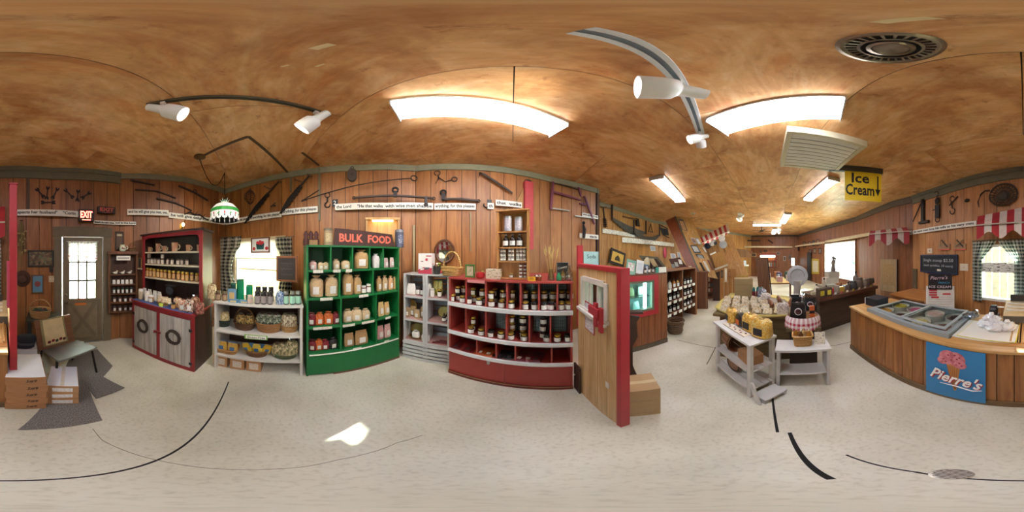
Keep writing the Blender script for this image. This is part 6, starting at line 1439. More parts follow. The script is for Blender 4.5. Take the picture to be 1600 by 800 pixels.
# jerky and dried fruit packs on the low shelf
for k, (x, cc, d_) in enumerate([(715, '5a1216', 'dark red'), (735, '6a1a1c', 'dark red'), (753, 'a84a1c', 'orange'), (766, 'a84a1c', 'orange'), (785, '1c2026', 'black'), (797, '15181d', 'black'), (814, '7a3038', 'plum'), (826, '8a3a40', 'plum'), (840, '6f2a30', 'plum')]):
    p, s = U.on(x, .1, ZR[0] + .004); t_ = thing('snack_pack', '%s dried snack pack lying on the lowest red shelf, %s' % (d_, nth(k, 9)), 'packet', p, U.rz + R(rnd.uniform(-25, 25)), 'snack packs on the red unit')
    mk('pack_body', MB().lathe([(.05, 0), (.06, .012), (.05, .024)], 12, sy=1.9 if k not in (4, 5) else 1.6, sq=.7), pieces(cc, scale=30), t_, smooth=True); mk('pack_label', MB().box(-.02, .02, -.075, -.03, .0245, .026), PAPER if k in (2, 3, 6, 7) else plain('4a4442'), t_)
# pine cabinet standing on the red unit
a_, b_ = U.uu(776, .06), U.uu(826, .06); W_ = b_ - a_; zt = ZR[3]; p = U.pos((a_ + b_) / 2, .06, zt); hc = .70; PN = wood('a8713a', 'c48f52', vary=.04)
t = thing('jar_cabinet', 'open light wooden cabinet of jars standing on the red unit', 'cabinet', p, U.rz); dc = .10
for s in (-1, 1): mk('side_board', MB().box(s * (W_ / 2 - .009) - .009, s * (W_ / 2 - .009) + .009, 0, dc, 0, hc), PN, t, bevel=.002)
mk('top_board', MB().box(-W_ / 2 - .006, W_ / 2 + .006, -.008, dc, hc, hc + .016), PN, t, bevel=.002); mk('back_board', MB().box(-W_ / 2 + .018, W_ / 2 - .018, dc - .01, dc, 0, hc), wood('b07a40', 'cf9a5a', vary=.04), t)
ZP = [.02, .19, .33, .49]
for z in ZP: mk('cabinet_shelf', MB().box(-W_ / 2 + .018, W_ / 2 - .018, .004, dc - .01, z - .014, z), PN, t)
def onc(fx, z, ty=.045): return U.pos((a_ + b_) / 2 + fx * W_, .06 + ty, zt + z)
for k, fx in enumerate((-.17, .17)): tin_p = onc(fx, ZP[3]); q = thing('tin_canister', 'silver lidded pale tin on the top shelf of the wooden cabinet, %s' % ['left', 'right'][k], 'canister', tin_p, U.rz, 'tins in the wooden cabinet', (.082, .082, [.165, .15][k])); link('tin_body', MB().lathe([(.47, 0), (.49, .01), (.49, .86), (.46, .87)], 18).mesh('tin_body', plain('b9b6bd', .4), True), q); link('tin_lid', MB().lathe([(.5, .85), (.5, .97), (.46, 1.0)], 18).mesh('tin_lid', STEEL, True), q); link('tin_print', arc_band(.496, .2, .7, R(-140), R(-40)).mesh('tin_print', print_label('d8cfd4', '6a5a6a', 14)), q)
for k, fx in enumerate((-.24, -.02, .2)): bottle('dark vanilla bottle on the second shelf of the wooden cabinet, %s' % nth(k, 3), 'vanilla bottles', onc(fx, ZP[2]), .062, .135, U.rz, plain('120d0c', .1, coat=.6), plain('d8d8d4'), LAB, 'vanilla_bottle')
for k in range(7):
    for lev in range(3):
        fx = [-.38, -.28, -.12, -.02, .14, .24, .35][k]; jar('tiny dark jelly jar, third shelf of the wooden cabinet, %s stack, %s' % (nth(k, 7), ['bottom', 'middle', 'top'][lev]), 'tiny jelly jars', onc(fx, ZP[1] + .042 * lev), .034, .0415, U.rz, GLASSD, plain('d0cfcb', .4), LAB, 'jelly_jar')
for k in range(2):
    for lev in range(4): jar('tiny jelly jar at the foot of the wooden cabinet, %s stack, level %s' % (['left', 'right'][k], ['one', 'two', 'three', 'four'][lev]), 'tiny jelly jars', onc(.24 + .13 * k, ZP[0] + .036 * lev), .034, .0355, U.rz, GLASSD, plain('9a3a3a'), LAB, 'jelly_jar')
jar('single tiny gold-lidded jar at the foot of the wooden cabinet', None, onc(-.05, ZP[0], .02), .04, .045, U.rz, JM[1], GOLD, LAB, 'jelly_jar')
# other things on the red unit
zt = ZR[3] + .001
p, s = U.on(706, .12, zt); t = basket('flat fronted wicker basket with a lettered band and tall handle', p, 34 * s, 16 * s, 13 * s, U.rz, weave('b08a4a', 'd9b876'), weave('b08a4a', 'd9b876'), sq=.8, hz=2.0, name='pie_basket'); mk('lettered_band', MB().box(-13 * s, 13 * s, -9.3 * s, -8.9 * s, 7.5 * s, 11 * s), print_label('c9a25c', '4a2417', 60), t)
mk('hanging_apple', MB().ball((-14 * s, -9.2 * s, 5 * s), .016), plain('a02028'), t, smooth=True)
p, s = U.on(734, .07, zt); t = thing('framed_picture', 'small green framed sketch picture standing on the red unit', 'picture', p, U.rz); w_, h_ = 17 * s, 21 * s
mk('picture_frame', rect_frame(MB(), w_, h_, w_ * .16, 0, .015), plain('5a7a3e', .5), t, bevel=.002); mk('picture', MB().box(-w_ * .36, w_ * .36, .008, .012, w_ * .14, h_ - w_ * .14), plain('cdbd9c', .7), t); mk('sketch', MB().tube([(-.015, .006, h_ * .35), (0, .006, h_ * .6), (.012, .006, h_ * .45), (.015, .006, h_ * .7)], .002, 4), plain('3a4a2a'), t); mk('easel_back', MB().hexa([(-.01, .015, h_ * .7), (.01, .015, h_ * .7), (.01, .07, 0), (-.01, .07, 0), (-.01, .018, h_ * .72), (.01, .018, h_ * .72), (.01, .075, 0), (-.01, .075, 0)]), plain('5a4a34'), t)
p, s = U.on(750.5, .07, zt); t = thing('apple_ornament', 'shiny red apple shaped jar with a leaf stem', 'ornament', p, U.rz); mk('apple_body', MB().lathe([(.012, 0), (.04, .008), (.05, .035), (.042, .06), (.02, .07), (.004, .062)], 18), plain('b8262c', .15, coat=.8), t, smooth=True); mk('stem', MB().cyl((0, 0, .062), (.006, 0, .085), .003), plain('4a3a1c'), t); mk('leaf', MB().add([(0, 0, .072), (.03, .005, .085), (.045, 0, .078), (.025, -.012, .074)], [(0, 1, 2, 3)]), plain('8a9a3a'), t)
p, s = U.on(770, .05, zt); carton('cream napkin holder box printed with sketches on the red unit', None, p, 24 * s, .07, 16 * s, U.rz, print_label('d9ccb0', '7a6a54', 30), None, None, 'napkin_box', flaps=False)
p, s = U.on(831, .03, zt); t = thing('price_card', 'yellow handwritten price card at the edge of the red unit', 'card', p, U.rz); mk('card', MB().box(-.035, .035, -.002, .002, 0, .04), plain('e2b820', .6), t); mk('written_line', MB().box(-.024, .022, -.003, -.002, .016, .02).box(-.02, .016, -.003, -.002, .026, .03), plain('6a5a2a'), t)
p, s = U.on(840, .08, zt); basket('small wooden bowl of bottle caps on the red unit', p, 14 * s, 12 * s, 6 * s, U.rz, wood('7a4a28', '9a6238', 1, 'x'), name='wooden_bowl')
for k in range(6): a = k * 1.05; tag(mk('egg', MB().ball((0, 0, 0), .014, .014, .011), [plain('d6d2cc'), plain('3a3430')][k % 2], None, (p.x + .02 * math.cos(a), p.y + .02 * math.sin(a), p.z + 6 * s + .004), smooth=True), '%s trinket in the wooden bowl, %s' % (['pale', 'dark'][k % 2], ['front', 'left', 'far left', 'far', 'right', 'near right'][k]), 'trinket', 'trinkets in the bowl')
p, s = U.on(861, .09, zt); t = thing('wheat_vase', 'clear glass vase of tall dried wheat stalks', 'vase', p, U.rz); mk('vase', MB().lathe([(.03, 0), (.035, .005), (.028, .07), (.022, .1), (.028, .11)], 14, cap=False), pane('cfe0d6', .25), t, smooth=True)
rnd = random.Random(2)
for k in range(11):
    a = rnd.uniform(-.5, .5); b = rnd.uniform(-.3, .3); tip = (a * .13, b * .1, rnd.uniform(.24, .33)); mk('wheat_stalk', MB().tube([(a * .02, b * .02, .01), tip], .0022, 4).tube([(tip[0] * .9, tip[1] * .9, tip[2] - .03), tip, (tip[0] * 1.12, tip[1] * 1.1, tip[2] + .045)], [.004, .008, .002], 5), plain('c9ab6a', .9), t)
p, s = U.on(879, .14, zt); t = thing('framed_picture', 'black chalk style framed sign lettered Country', 'sign', p, U.rz); w_, h_ = 19 * s, 27 * s; mk('picture_frame', rect_frame(MB(), w_, h_, .006, 0, .015), plain('8a857a', .4), t); mk('picture', MB().box(-w_ / 2 + .005, w_ / 2 - .005, .006, .012, .005, h_ - .005), plain('23272a', .6), t); text('Country', .03, PAPER, t, (0, .004, h_ * .68), rot=(R(90), R(-14), 0), shear=.3, width=w_ * .8); mk('dried_print', MB().prism([(-.02, h_ * .1), (.015, h_ * .12), (.02, h_ * .4), (-.015, h_ * .45)], .004, .006), plain('6a5a3a'), t)
for k, (x, tt, wpx, hpx, tint, lab) in enumerate([(873, .05, 8, 13, '5fae7a', 'small green glass bottle vase before the black framed sign'), (880, .06, 9, 20, 'd9d2b0', 'clear glass jar of dried flowers before the black framed sign'), (889, .06, 11, 24, 'd6dcd6', 'tall clear glass jug at the right end of the red unit')]):
    p, s = U.on(x, tt, zt); q = thing('glass_bottle', lab, 'vase', p, U.rz); r_, h_ = wpx * s / 2, hpx * s
    mk('glass', MB().lathe([(r_ * .9, 0), (r_, h_ * .05), (r_, h_ * .55), (r_ * .5, h_ * .75), (r_ * .45, h_ * .95), (r_ * .55, h_)], 14, cap=False), pane(tint, .25) if k else plain('2f8a5a', .1, coat=.8), q, smooth=True); mk('glass_foot', MB().lathe([(r_ * .9, 0.0), (r_ * .9, .004)], 14), pane(tint, .2), q)
    if k == 1: mk('dried_heads', MB().ball((0, 0, h_ * .3), r_ * .7, r_ * .7, h_ * .25, 8, 6, .2), pieces('b08a3a', '7a5a2a', scale=40), q)

# ================================================================ PLANK PARTITION BY THE RED UNIT
def P(x, y, d): q = dirp(x) * d; return Vector((q.x, q.y, zat(y, d)))
U = Unit((.600, 1.395), (.578, .76)); L = U.L; PW = wood('c2965e', 'e2be8c', .8, 'z', vary=.12); RP = plain('ad2a33', .5, .08)
t = U.root('plank_partition', 'short plank partition with a red edge post and small window', 'partition')
u0, u1, z0, z1 = .10, .52, 1.16, 1.42; ZT = 1.50; n = 5
for k in range(n):
    a, b = L * k / n + .0025, L * (k + 1) / n - .0025
    cuts = sorted({a, b} | {q for q in (u0, u1) if a < q < b})
    for c0, c1 in zip(cuts, cuts[1:]):
        if u0 <= (c0 + c1) / 2 <= u1:
            mk('plank', MB().box(c0, c1, 0, .04, 0, z0), PW, t); mk('plank', MB().box(c0, c1, 0, .04, z1, ZT), PW, t)
        else: mk('plank', MB().box(c0, c1, 0, .04, 0, ZT), PW, t)
mk('red_edge_post', MB().box(L, L + .045, -.012, .055, 0, ZT + .03), RP, t, bevel=.003); mk('red_cap_rail', MB().box(.0, L, -.012, .055, ZT, ZT + .03), RP, t, bevel=.003); mk('red_edge_post', MB().box(-.03, 0, -.006, .05, .9, ZT + .2), RP, t, bevel=.003)
wf = mk('window_frame', MB().box(u0 - .02, u1 + .02, -.025, .02, z0 - .03, z0).box(u0 - .01, u0 + .03, -.015, .045, z0, z1).box(u1 - .03, u1 + .01, -.015, .045, z0, z1).box(u0 + .03, u1 - .03, -.015, .045, z1 - .03, z1 + .01), plain('d9d3c8', .5), t, bevel=.002)
for f in (.33, .66): mk('glazing_bar', MB().box(u0 + (u1 - u0) * f - .01, u0 + (u1 - u0) * f + .01, 0, .03, z0, z1 - .03), plain('d9d3c8', .5), wf)
mk('window_pane', MB().box(u0 + .03, u1 - .03, .014, .018, z0, z1 - .03), pane(), wf); mk('window_sill', MB().box(u0 - .03, u1 + .03, -.045, -.025, z0 - .035, z0 - .012), plain('d9d3c8', .5), wf)
mk('red_shutter', MB().box(u1 - .09, u1 - .05, -.06, -.04, z0 - .06, z0 + .12).box(u1 - .02, u1 + .02, -.06, -.04, z0 - .08, z0 + .1).box(u1 - .14, u1 + .0, -.075, -.06, z0 + .03, z0 + .09), RP, t, bevel=.003)
mk('wall_outlet', MB().box(.50, .54, -.005, 0, .5, .57), plain('dcd8cf', .5), t)
q = U.pos(U.uu(922), -.004, .96); t2 = thing('paper_notice', 'white printed notice with red border on the plank partition', 'notice', q, U.rz); mk('red_backing', MB().box(-.085, .085, -.003, 0, 0, .26), plain('b0303a'), t2); mk('sheet', MB().box(-.075, .075, -.005, -.003, .01, .25), print_label('e6dfe4', '9a8f9a', 50), t2)
q = U.pos(.03, -.03, 0); t2 = thing('cupboard_door', 'small dark wooden cupboard door leaning at the foot of the partition', 'door panel', q, U.rz); mk('panel', rect_frame(MB(), .14, .42, .03, 0, .018).box(-.04, .04, .004, .012, .03, .39), plain('3a241a', .5), t2, bevel=.002); mk('knob', MB().ball((-.04, -.01, .25), .012), plain('d8d4ca'), t2, smooth=True)
# carved bench end and carton beyond the partition
q = dirp(981) * 1.62; t = thing('bench_end', 'dark brown carved bench end behind the partition', 'bench', (q.x, q.y, 0), -az(981)); mk('end_board', MB().prism([(-.09, 0), (.14, 0), (.10, .1), (.05, .3), (.05, .6), (.1, .72), (.09, .9), (.12, .96), (-.09, 1.0)], 0, .03), plain('3d281c', .5, .2), t, bevel=.003); mk('top_cap', MB().box(-.1, .15, -.02, .05, 1.0, 1.025), plain('3d281c', .5, .2), t, bevel=.003)
q = dirp(1001) * 1.06; t = carton('cardboard shipping box with printed words on the floor behind the partition', None, (q.x + .02, q.y, 0), .25, .24, .43, -az(1001) + R(12), plain('b3936a', .75, .08), plain('cbb489', .3), None, 'shipping_box'); mk('printed_line', MB().box(-.1, .1, -.001, 0, .255, .28), print_label('b3936a', '241d17', 120), t); mk('printed_line', MB().box(-.06, .1, -.001, 0, .05, .068), print_label('b3936a', '241d17', 120), t)

# ================================================================ WALL CARDS NEAR THE CORNER
DIAG = R(24)
p, rz, wd, h = wfr(911, 934, 393, 417, .02); t = thing('soda_sign', 'pale blue card reading Soda on the corner wall', 'sign', p, rz); mk('card', MB().box(-wd / 2, wd / 2, -.008, 0, 0, h), plain('a9cfcb', .6), t); text('Soda', .12, plain('2f4a52'), t, (0, -.0095, h * .68), width=wd * .6)
t, w_, h_ = picture('framed_picture', 'dark framed print of a buggy beside the soda sign', 'picture', 948, 972, 391, 414, plain('241a14', .5), plain('c9a24a', .6), off=.06, fw=.16, tilt=R(14)); mk('buggy_print', MB().prism([(-w_ * .18, h_ * .3), (w_ * .2, h_ * .28), (w_ * .12, h_ * .55), (0, h_ * .68), (-w_ * .15, h_ * .5)], -.014, -.012), plain('3a2c18'), t)
p, rz, wd, h = wfr(905, 912, 346, 372, .05); t = thing('iron_figure', 'small dark iron figure hung at the end of the short verse strip', 'figurine', p, rz); mk('body', MB().tube([(0, -.03, 0), (.02, -.03, h * .5), (-.01, -.03, h * .8)], [.03, .04, .02], 7), IRON, t); mk('head', MB().ball((0, -.03, h * .9), .035), IRON, t, smooth=True)

# ================================================================ LOW COOLER BANK WITH RED WINDOW
U = Unit((1.27, 1.86), (2.25, 1.60)); L = U.L; D = 1.0; ZB = 1.30; CP = wood('7a4526', '9a6038', vary=.12)
t = U.root('cooler_bank', 'plank fronted cooler with a red framed glass window', 'cooler'); ua, ub, za, zb = U.uu(979), U.uu(1020), .72, 1.22
k = 8
for i in range(k):
    a, b = L * i / k + .0035, L * (i + 1) / k - .0035
    if b > ua and a < ub:
        mk('plank', MB().box(a, b, 0, .02, 0.09, za), CP, t); mk('plank', MB().box(a, b, 0, .02, zb, ZB), CP, t)
    else: mk('plank', MB().box(a, b, 0, .02, 0.09, ZB), CP, t)
mk('kick_board', MB().box(0, L, -.012, 0.02, 0, .09), plain('5a5040', .6), t); mk('top_board', MB().box(0, L, 0, D, ZB, ZB + .02), wood('5a3a24', '70482c', vary=.04), t)
mk('inner_box', MB().box(.0, L, .40, .42, 0, ZB).box(0, .02, .02, .4, 0, ZB).box(L - .02, L, .02, .4, 0, ZB).box(.02, L - .02, .02, .4, za - .04, za - .02), plain('b9d0cc', .4), t); mk('outer_shell', MB().box(0, L, D - .02, D, 0, ZB).box(0, .02, .42, D, 0, ZB).box(L - .02, L, .42, D, 0, ZB), plain('6b4a30', .6), t)
rf = MB(); w_ = ub - ua; mk('red_window_frame', rect_frame(rf, w_ + .2, zb - za + .16, .08, -.02, 0, 0), RP, t, ((ua + ub) / 2, 0, za - .08)); mk('inner_window_frame', rect_frame(MB(), w_ + .05, zb - za + .02, .045, -.012, .05), plain('6d6f58', .5), t, ((ua + ub) / 2, 0, za - .01)); mk('window_pane', MB().box(ua, ub, .03, .035, za, zb), pane('d8f0ec', .08), t)
mk('cooler_tube', MB().box(ub - .12, ub - .08, .06, .1, za + .03, zb - .03), emit('d9fbff', 6), t); mk('wire_rack', MB().box(ua, ub, .06, .38, za + .22, za + .23), STEEL, t)
for i in range(4):
    q = U.pos(ua + w_ * (i + .6) / 4.6, .2, za + (.231 if i % 2 else -.018)); pouch('pale cheese pack inside the lit cooler window, %s' % nth(i, 4), 'cheese packs in the cooler', q, .13, .14, U.rz, plain(['e2dfc0', 'd9cf9a', 'cfe0d8', 'e6e2d2'][i], .4), None, None, 'cheese_pack', 'packet')
# cards, bag and rack on the cooler
def ontop(x, t_): return U.on(x, t_, ZB + .021)
for k, (x, wpx, hpx, c1, lab) in enumerate([(985, 17, 24, '7fae9a', 'green and pink seed booklet standing on the cooler'), (999, 13, 22, 'e2e2e0', 'white leaflet standing on the cooler'), (1009, 9, 14, '5f7f9a', 'small blue leaflet standing on the cooler')]):
    p, s = ontop(x, .06 + .03 * k); t = thing('leaflet', lab, 'leaflet', p, 0, 'leaflets on the cooler', rot=(R(-14), R(14), U.rz)); mk('sheet', MB().box(-wpx * s / 2, wpx * s / 2, 0, .004, 0.0, hpx * s), plain(c1, .5), t); mk('printed_block', MB().box(-wpx * s * .35, wpx * s * .35, -.001, 0, hpx * s * .25, hpx * s * .8), pieces('d9b0b8', 'e9e6e0', 'a9c2a4', scale=30) if k == 0 else plain('cfd4d8', .5), t)
p, s = ontop(992, .26); t = thing('paper_bag', 'small brown paper gift bag with handles on the cooler', 'bag', p, U.rz); mk('bag_body', MB().box(-.06, .06, 0, .06, 0, .15), plain('6a452c', .8), t); mk('bag_handle', MB().tube([(-.03, 0, .15), (-.02, 0, .21), (.02, 0, .21), (.03, 0, .15)], .005, 5), plain('3a2a20'), t)
for k, x in enumerate([1008, 1014, 1020, 1026]): p, s = ontop(x, .08 + .02 * k); bottle('small dark bottle at the front of the cooler top, %s' % nth(k, 4), 'bottles on the cooler', p, .045, .12, U.rz, GLASSD, LIDB, LAB, 'sauce_bottle')
p, s = ontop(1034, .05); t = thing('display_rail', 'white and teal price display strip on the cooler end', 'sign', p, U.rz); mk('white_panel', MB().box(-.06, .1, 0, .02, 0, .09), PAPER, t); mk('teal_panel', MB().box(-.12, -.06, 0, .02, 0, .09), plain('2f8a7a'), t)

# ================================================================ BOTTLE SHELVES
U = Unit((2.62, 1.90), (3.86, 1.83)); L = U.L; D = .35; BW = wood('70412a', '8f5a38', vary=.06)
t = U.root('bottle_shelves', 'brown wooden wall shelves filled with dark syrup bottles', 'shelf'); ZQ = [.34, .62, .89]
for x0 in (0, L * .48, L - .03): mk('upright', MB().box(x0, x0 + .03, 0, D, 0, 1.28), BW, t)
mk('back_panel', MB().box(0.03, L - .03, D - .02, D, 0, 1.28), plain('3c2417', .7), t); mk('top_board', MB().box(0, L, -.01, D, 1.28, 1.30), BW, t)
for z in ZQ: mk('shelf_board', MB().box(.03, L - .03, 0, D - .02, z - .02, z), BW, t)
for z in ZQ:
    for k in range(6): mk('price_tag', MB().box(.06 + k * .2, .17 + k * .2, -.012, -.001, z - .05, z + .015), PAPER, t)
mk('end_panel', MB().box(L - .0, L + .02, -.02, D, 0, 1.2), wood('8a5a34', 'a87444'), t)
for r, z in enumerate(ZQ):
    for k in range(8):
        p = U.pos(.1 + k * .145, .09, z); wht = (r == 2 and k < 2); amb = (r == 2 and 2 <= k < 5)
        bottle('%s bottle on the %s bottle shelf, %s' % ('white syrup' if wht else 'amber syrup' if amb else 'dark syrup', ['lowest', 'middle', 'upper'][r], nth(k, 8)), 'bottles on the hall shelves', p, .085, .20, U.rz, plain('d9d4c6', .3) if wht else (plain('a8702a', .15, coat=.5) if amb else plain('1d1410', .12, coat=.6)), LIDB, LAB)
p = floorpt(1055, 519); t = basket('round brown bushel basket on the floor by the bottle shelves', p, .34, .34, .28, 0, weave('4d3524', '7a5a3e', 40), None, None, .78, name='bushel_basket')
for z in (.06, .2): mk('hoop', MB().ring((0, 0, z), .14 + z * .13, .01, 'z', 24), plain('4a3424'), t)

# ================================================================ COLUMN AND LEANING CHASE
COLW = wood('5d3622', '774a2e', vary=.05)
q = dirp(1097) * 4.75; t = thing('boxed_column', 'dark boxed wooden column at the hall bend', 'column', (q.x, q.y, 0), -az(1097)); mk('front_board', MB().box(-.17, .17, 0, .02, 0, 1.1), COLW, t); mk('side_board', MB().box(-.17, -.15, .02, .3, 0, 1.1), COLW, t); mk('side_board', MB().box(.15, .17, .02, .3, 0, 1.1), COLW, t); mk('edge_strip', MB().box(.11, .13, -.012, 0, 0, 1.1), plain('8a6a4a'), t); mk('cap', MB().box(-.19, .19, -.02, .32, 1.1, 1.14), COLW, t)
def plate(m, px, d0, d1, th):
    """plate through four picture directions, upper pair at distance d0, lower pair at d1, given depth th"""
    tl, tr, br, bl = px; g0 = d0 if callable(d0) else (lambda x: d0); g1 = d1 if callable(d1) else (lambda x: d1)
    f = [P(*bl, g1(bl[0])), P(*br, g1(br[0])), P(*tr, g0(tr[0])), P(*tl, g0(tl[0]))]
    b = [v + Vector((v.x, v.y, 0)).normalized() * th for v in f]
    return m.hexa([f[0], f[1], b[1], b[0], f[3], f[2], b[2], b[3]])
t = thing('leaning_chase', 'slanting boxed chase panelled in dark and pale boards, hall left', 'column', (0, 0, 0))
mk('dark_face', plate(MB(), [(1040, 345), (1055, 338), (1094, 430), (1080, 432)], 6.1, 5.2, .06), wood('7a3f22', '9a5530', vary=.05), t)
for k in range(3):
    f0, f1 = k / 3, (k + 1) / 3 - .02; L_ = lambda a, b, f: (a[0] + (b[0] - a[0]) * f, a[1] + (b[1] - a[1]) * f)
    mk('pale_board', plate(MB(), [L_((1055, 338), (1081, 341), f0), L_((1055, 338), (1081, 341), f1), L_((1095, 430), (1122, 436), f1), L_((1095, 430), (1122, 436), f0)], 6.1, 5.2, .06), wood('a57a42', 'c79c60', vary=.1), t)
mk('corner_strip', plate(MB(), [(1053.5, 338), (1056, 338), (1096, 431), (1093.5, 431)], 6.05, 5.15, .03), plain('5f5844'), t)
mk('verse_strip', plate(MB(), [(1052, 368), (1084, 361), (1085, 365), (1053, 373)], 5.9, 5.9, .03), PAPER, t)
def chip(name, label, cat, px, d, hx, th=.03, frame=None, group='frames in the hall'):
    if d is None: d = lambda x, th=th: whit(x) - th * 1.3 - .01
    t_ = thing(name, label, cat, (0, 0, 0), 0, group); mk('panel', plate(MB(), px, d, d, th), hx if not isinstance(hx, str) else plain(hx, .5), t_)
    if frame:
        cx = sum(p[0] for p in px) / 4; cy = sum(p[1] for p in px) / 4; px2 = [(cx + (a - cx) * .72, cy + (b - cy) * .72) for a, b in px]; mk('inset', plate(MB(), px2, (lambda x: d(x) - .012) if callable(d) else d - .012, (lambda x: d(x) - .012) if callable(d) else d - .012, .01), plain(frame, .5), t_)
    return t_
def slant(cx, cy, w_, h_, k=.55): return [(cx - w_ / 2 - k * h_ / 2, cy - h_ / 2), (cx + w_ / 2 - k * h_ / 2, cy - h_ / 2 + .08 * w_), (cx + w_ / 2 + k * h_ / 2, cy + h_ / 2), (cx - w_ / 2 + k * h_ / 2, cy + h_ / 2)]
chip('gate_rack', 'dark wooden ladder rack on the chase top', 'rack', slant(1067, 352, 8, 20, .4), 5.85, '3a2c22', frame='a57a42')
for k, (cx, cy, w_, h_, c0, c1) in enumerate([(1084, 376, 6, 9, 'b9b2a8', '8a6a5a'), (1091, 377, 5, 10, '8a8f94', 'd0d0cc'), (1087, 389, 11, 12, '4a4a4a', 'b9bcb8'), (1095, 402, 11, 10, '33363a', '9aa0a0'), (1101, 390, 3, 9, 'a8a49a', 'd8d4cc')]): chip('framed_card', 'small %s picture panel on the leaning chase, %s from top' % (['pale', 'grey', 'dark paired', 'black paired', 'narrow'][k], ORD[k]), 'picture', slant(cx, cy, w_, h_), 5.45, c0, .03, c1)
for k, (cx, cy) in enumerate([(1098, 418), (1104, 416), (1110, 414)]): chip('framed_card', 'slim %s strip picture low on the leaning chase' % ['dark', 'white', 'brown'][k], 'picture', slant(cx, cy, 4, 16, .5), 5.0, ['3a2a1e', 'd8d2c4', '7a4a34'][k], .03)
# hall tool-wall cards and doorway board
chip('door_board', 'grey framed notice board with dark opening on the hall wall', 'board', slant(1022, 412, 30, 26, .7), 5.6, plain('6a6652', .6), .04, '3a2418', None)
t = thing('wooden_spoon', 'large pale wooden spoon hung on the grey framed board', 'spoon', (0, 0, 0)); mk('bowl', MB().ball(tuple(P(1011, 412, 5.5)), .17, .03, .22), plain('c9bd9c', .6), t, smooth=True); mk('handle', MB().tube([P(1013, 418, 5.5), P(1019, 428, 5.5)], .05, 6), plain('c9bd9c', .6), t)
chip('kraft_card', 'tan paper card on the grey framed board', 'card', slant(1021, 410, 8, 13), 5.5, 'c9b287', .01)
for k, (cx, cy, w_, h_, c, lab) in enumerate([(1020, 388, 8, 8, 'd0d4d4', 'white speaker box under the verse strip in the hall'), (988, 376, 6, 6, 'd6cfc2', 'small white thermostat box above the verse strip'), (1052, 400, 8, 8, 'e9e9e4', 'white paper square beside the red oval'), (1061, 399, 5, 10, 'dcdcd4', 'white leaflet beside the paper square'), (1050, 411, 4, 6, 'd4d8d8', 'small framed card under the white paper square')]): chip('wall_card', lab, 'card', slant(cx, cy, w_, h_, .2), 5.9 if k < 2 else 5.6, c, .06 if k < 2 else .012, 'b9bcc0' if k != 1 else None)
t = thing('red_ornament', 'red oval wall ornament at the top of the notice board', 'ornament', (0, 0, 0)); mk('disc', MB().ball(tuple(P(1039, 395, 5.6)), .1, .04, .19), plain('a82440', .4), t, smooth=True); mk('hanger', MB().tube([P(1039, 388, 5.6), P(1039, 391, 5.6)], .015, 5), IRON, t)
q = P(1062, 430, 4.6); t = thing('hall_goods_rack', 'dark slanting wall rack with small boxed goods above the bottles', 'shelf', (0, 0, 0))
for k, (a, b) in enumerate([((1046, 424), (1066, 412)), ((1060, 432), (1078, 420))]): mk('rack_board', plate(MB(), [a, b, (b[0] + 1, b[1] + 3), (a[0] + 1, a[1] + 3)], 5.0, 5.0, .12), COLW, t)
mk('rack_back', plate(MB(), [(1045, 405), (1062, 402), (1085, 432), (1062, 440)], 5.3, 5.1, .04), plain('4a2818', .7), t)
for k, (x, y) in enumerate([(1052, 416), (1057, 413), (1063, 409), (1067, 427), (1073, 423), (1079, 419)]):
    chip('small_box', '%s small box on the slanting hall rack' % ['grey', 'pale', 'white', 'cream', 'silver', 'beige'][k], 'box', slant(x, y, 5, 7, .3), 4.92, ['8f8f88', 'b9b9b0', 'e2e2dc', 'd8cfb8', 'c2c2bc', 'c9b99a'][k], .06, None, 'boxes on the slanting rack')

# ================================================================ SLANTED PLANK WALL AND HALL DETAILS
t = thing('hall_plank_wall', 'slanting pale plank wall section beyond the chase', 'wall panel', (0, 0, 0)); SL = wood('9a6a38', 'bd8d52', vary=.12)
for k in range(6):
    a = 1086 + 9.5 * k; mk('plank', plate(MB(), [(a, 356 + 2.6 * k), (a + 9, 358 + 2.6 * k), (a + 36, 430), (a + 27, 430)], 7.0, 6.6, .05), SL, t)
t = thing('hall_corner_panel', 'upright pale plank panel standing at the hall turn', 'wall panel', (0, 0, 0))
for k in range(4): mk('plank', plate(MB(), [(1125 + 6.5 * k, 420), (1131 + 6.5 * k, 420), (1131 + 6.5 * k, 470.5 - 2 * k), (1125 + 6.5 * k, 470.5 - 2 * k)], 5.66 + .25 * k, 5.66 + .25 * k, .05), wood('8f5f30', 'b88346', vary=.1), t)
mk('dark_edge', plate(MB(), [(1113, 428), (1125, 424), (1125, 470.5), (1114, 470.5)], 5.66, 5.66, .08), plain('3c2417', .7), t)
for k, (x, y, w_, h_, c) in enumerate([(1128, 428, 3.5, 12, '2e2620'), (1134, 430, 4, 22, 'd0c8b4'), (1140, 428, 3, 10, '8a4a30')]): chip('framed_strip', 'narrow %s frame on the upright plank panel' % ['dark', 'cream', 'brown'][k], 'picture', slant(x, y, w_, h_, 0), 5.6 + .2 * k, c, .03, ['6a5a4a', 'e6e2d6', 'b07a54'][k])
t = thing('goods_tower', 'narrow tower of coloured boxed goods by the dark doorway', 'shelf', (0, 0, 0))
for k in range(4): mk('tower_shelf', plate(MB(), [(1106, 441 + 8 * k), (1114, 440 + 8 * k), (1114, 442 + 8 * k), (1106, 443 + 8 * k)], 5.9, 5.9, .2), COLW, t)
mk('tower_back', plate(MB(), [(1105, 430), (1114, 429), (1114, 468), (1105, 468)], 6.12, 6.12, .03), plain('5a3a28'), t)
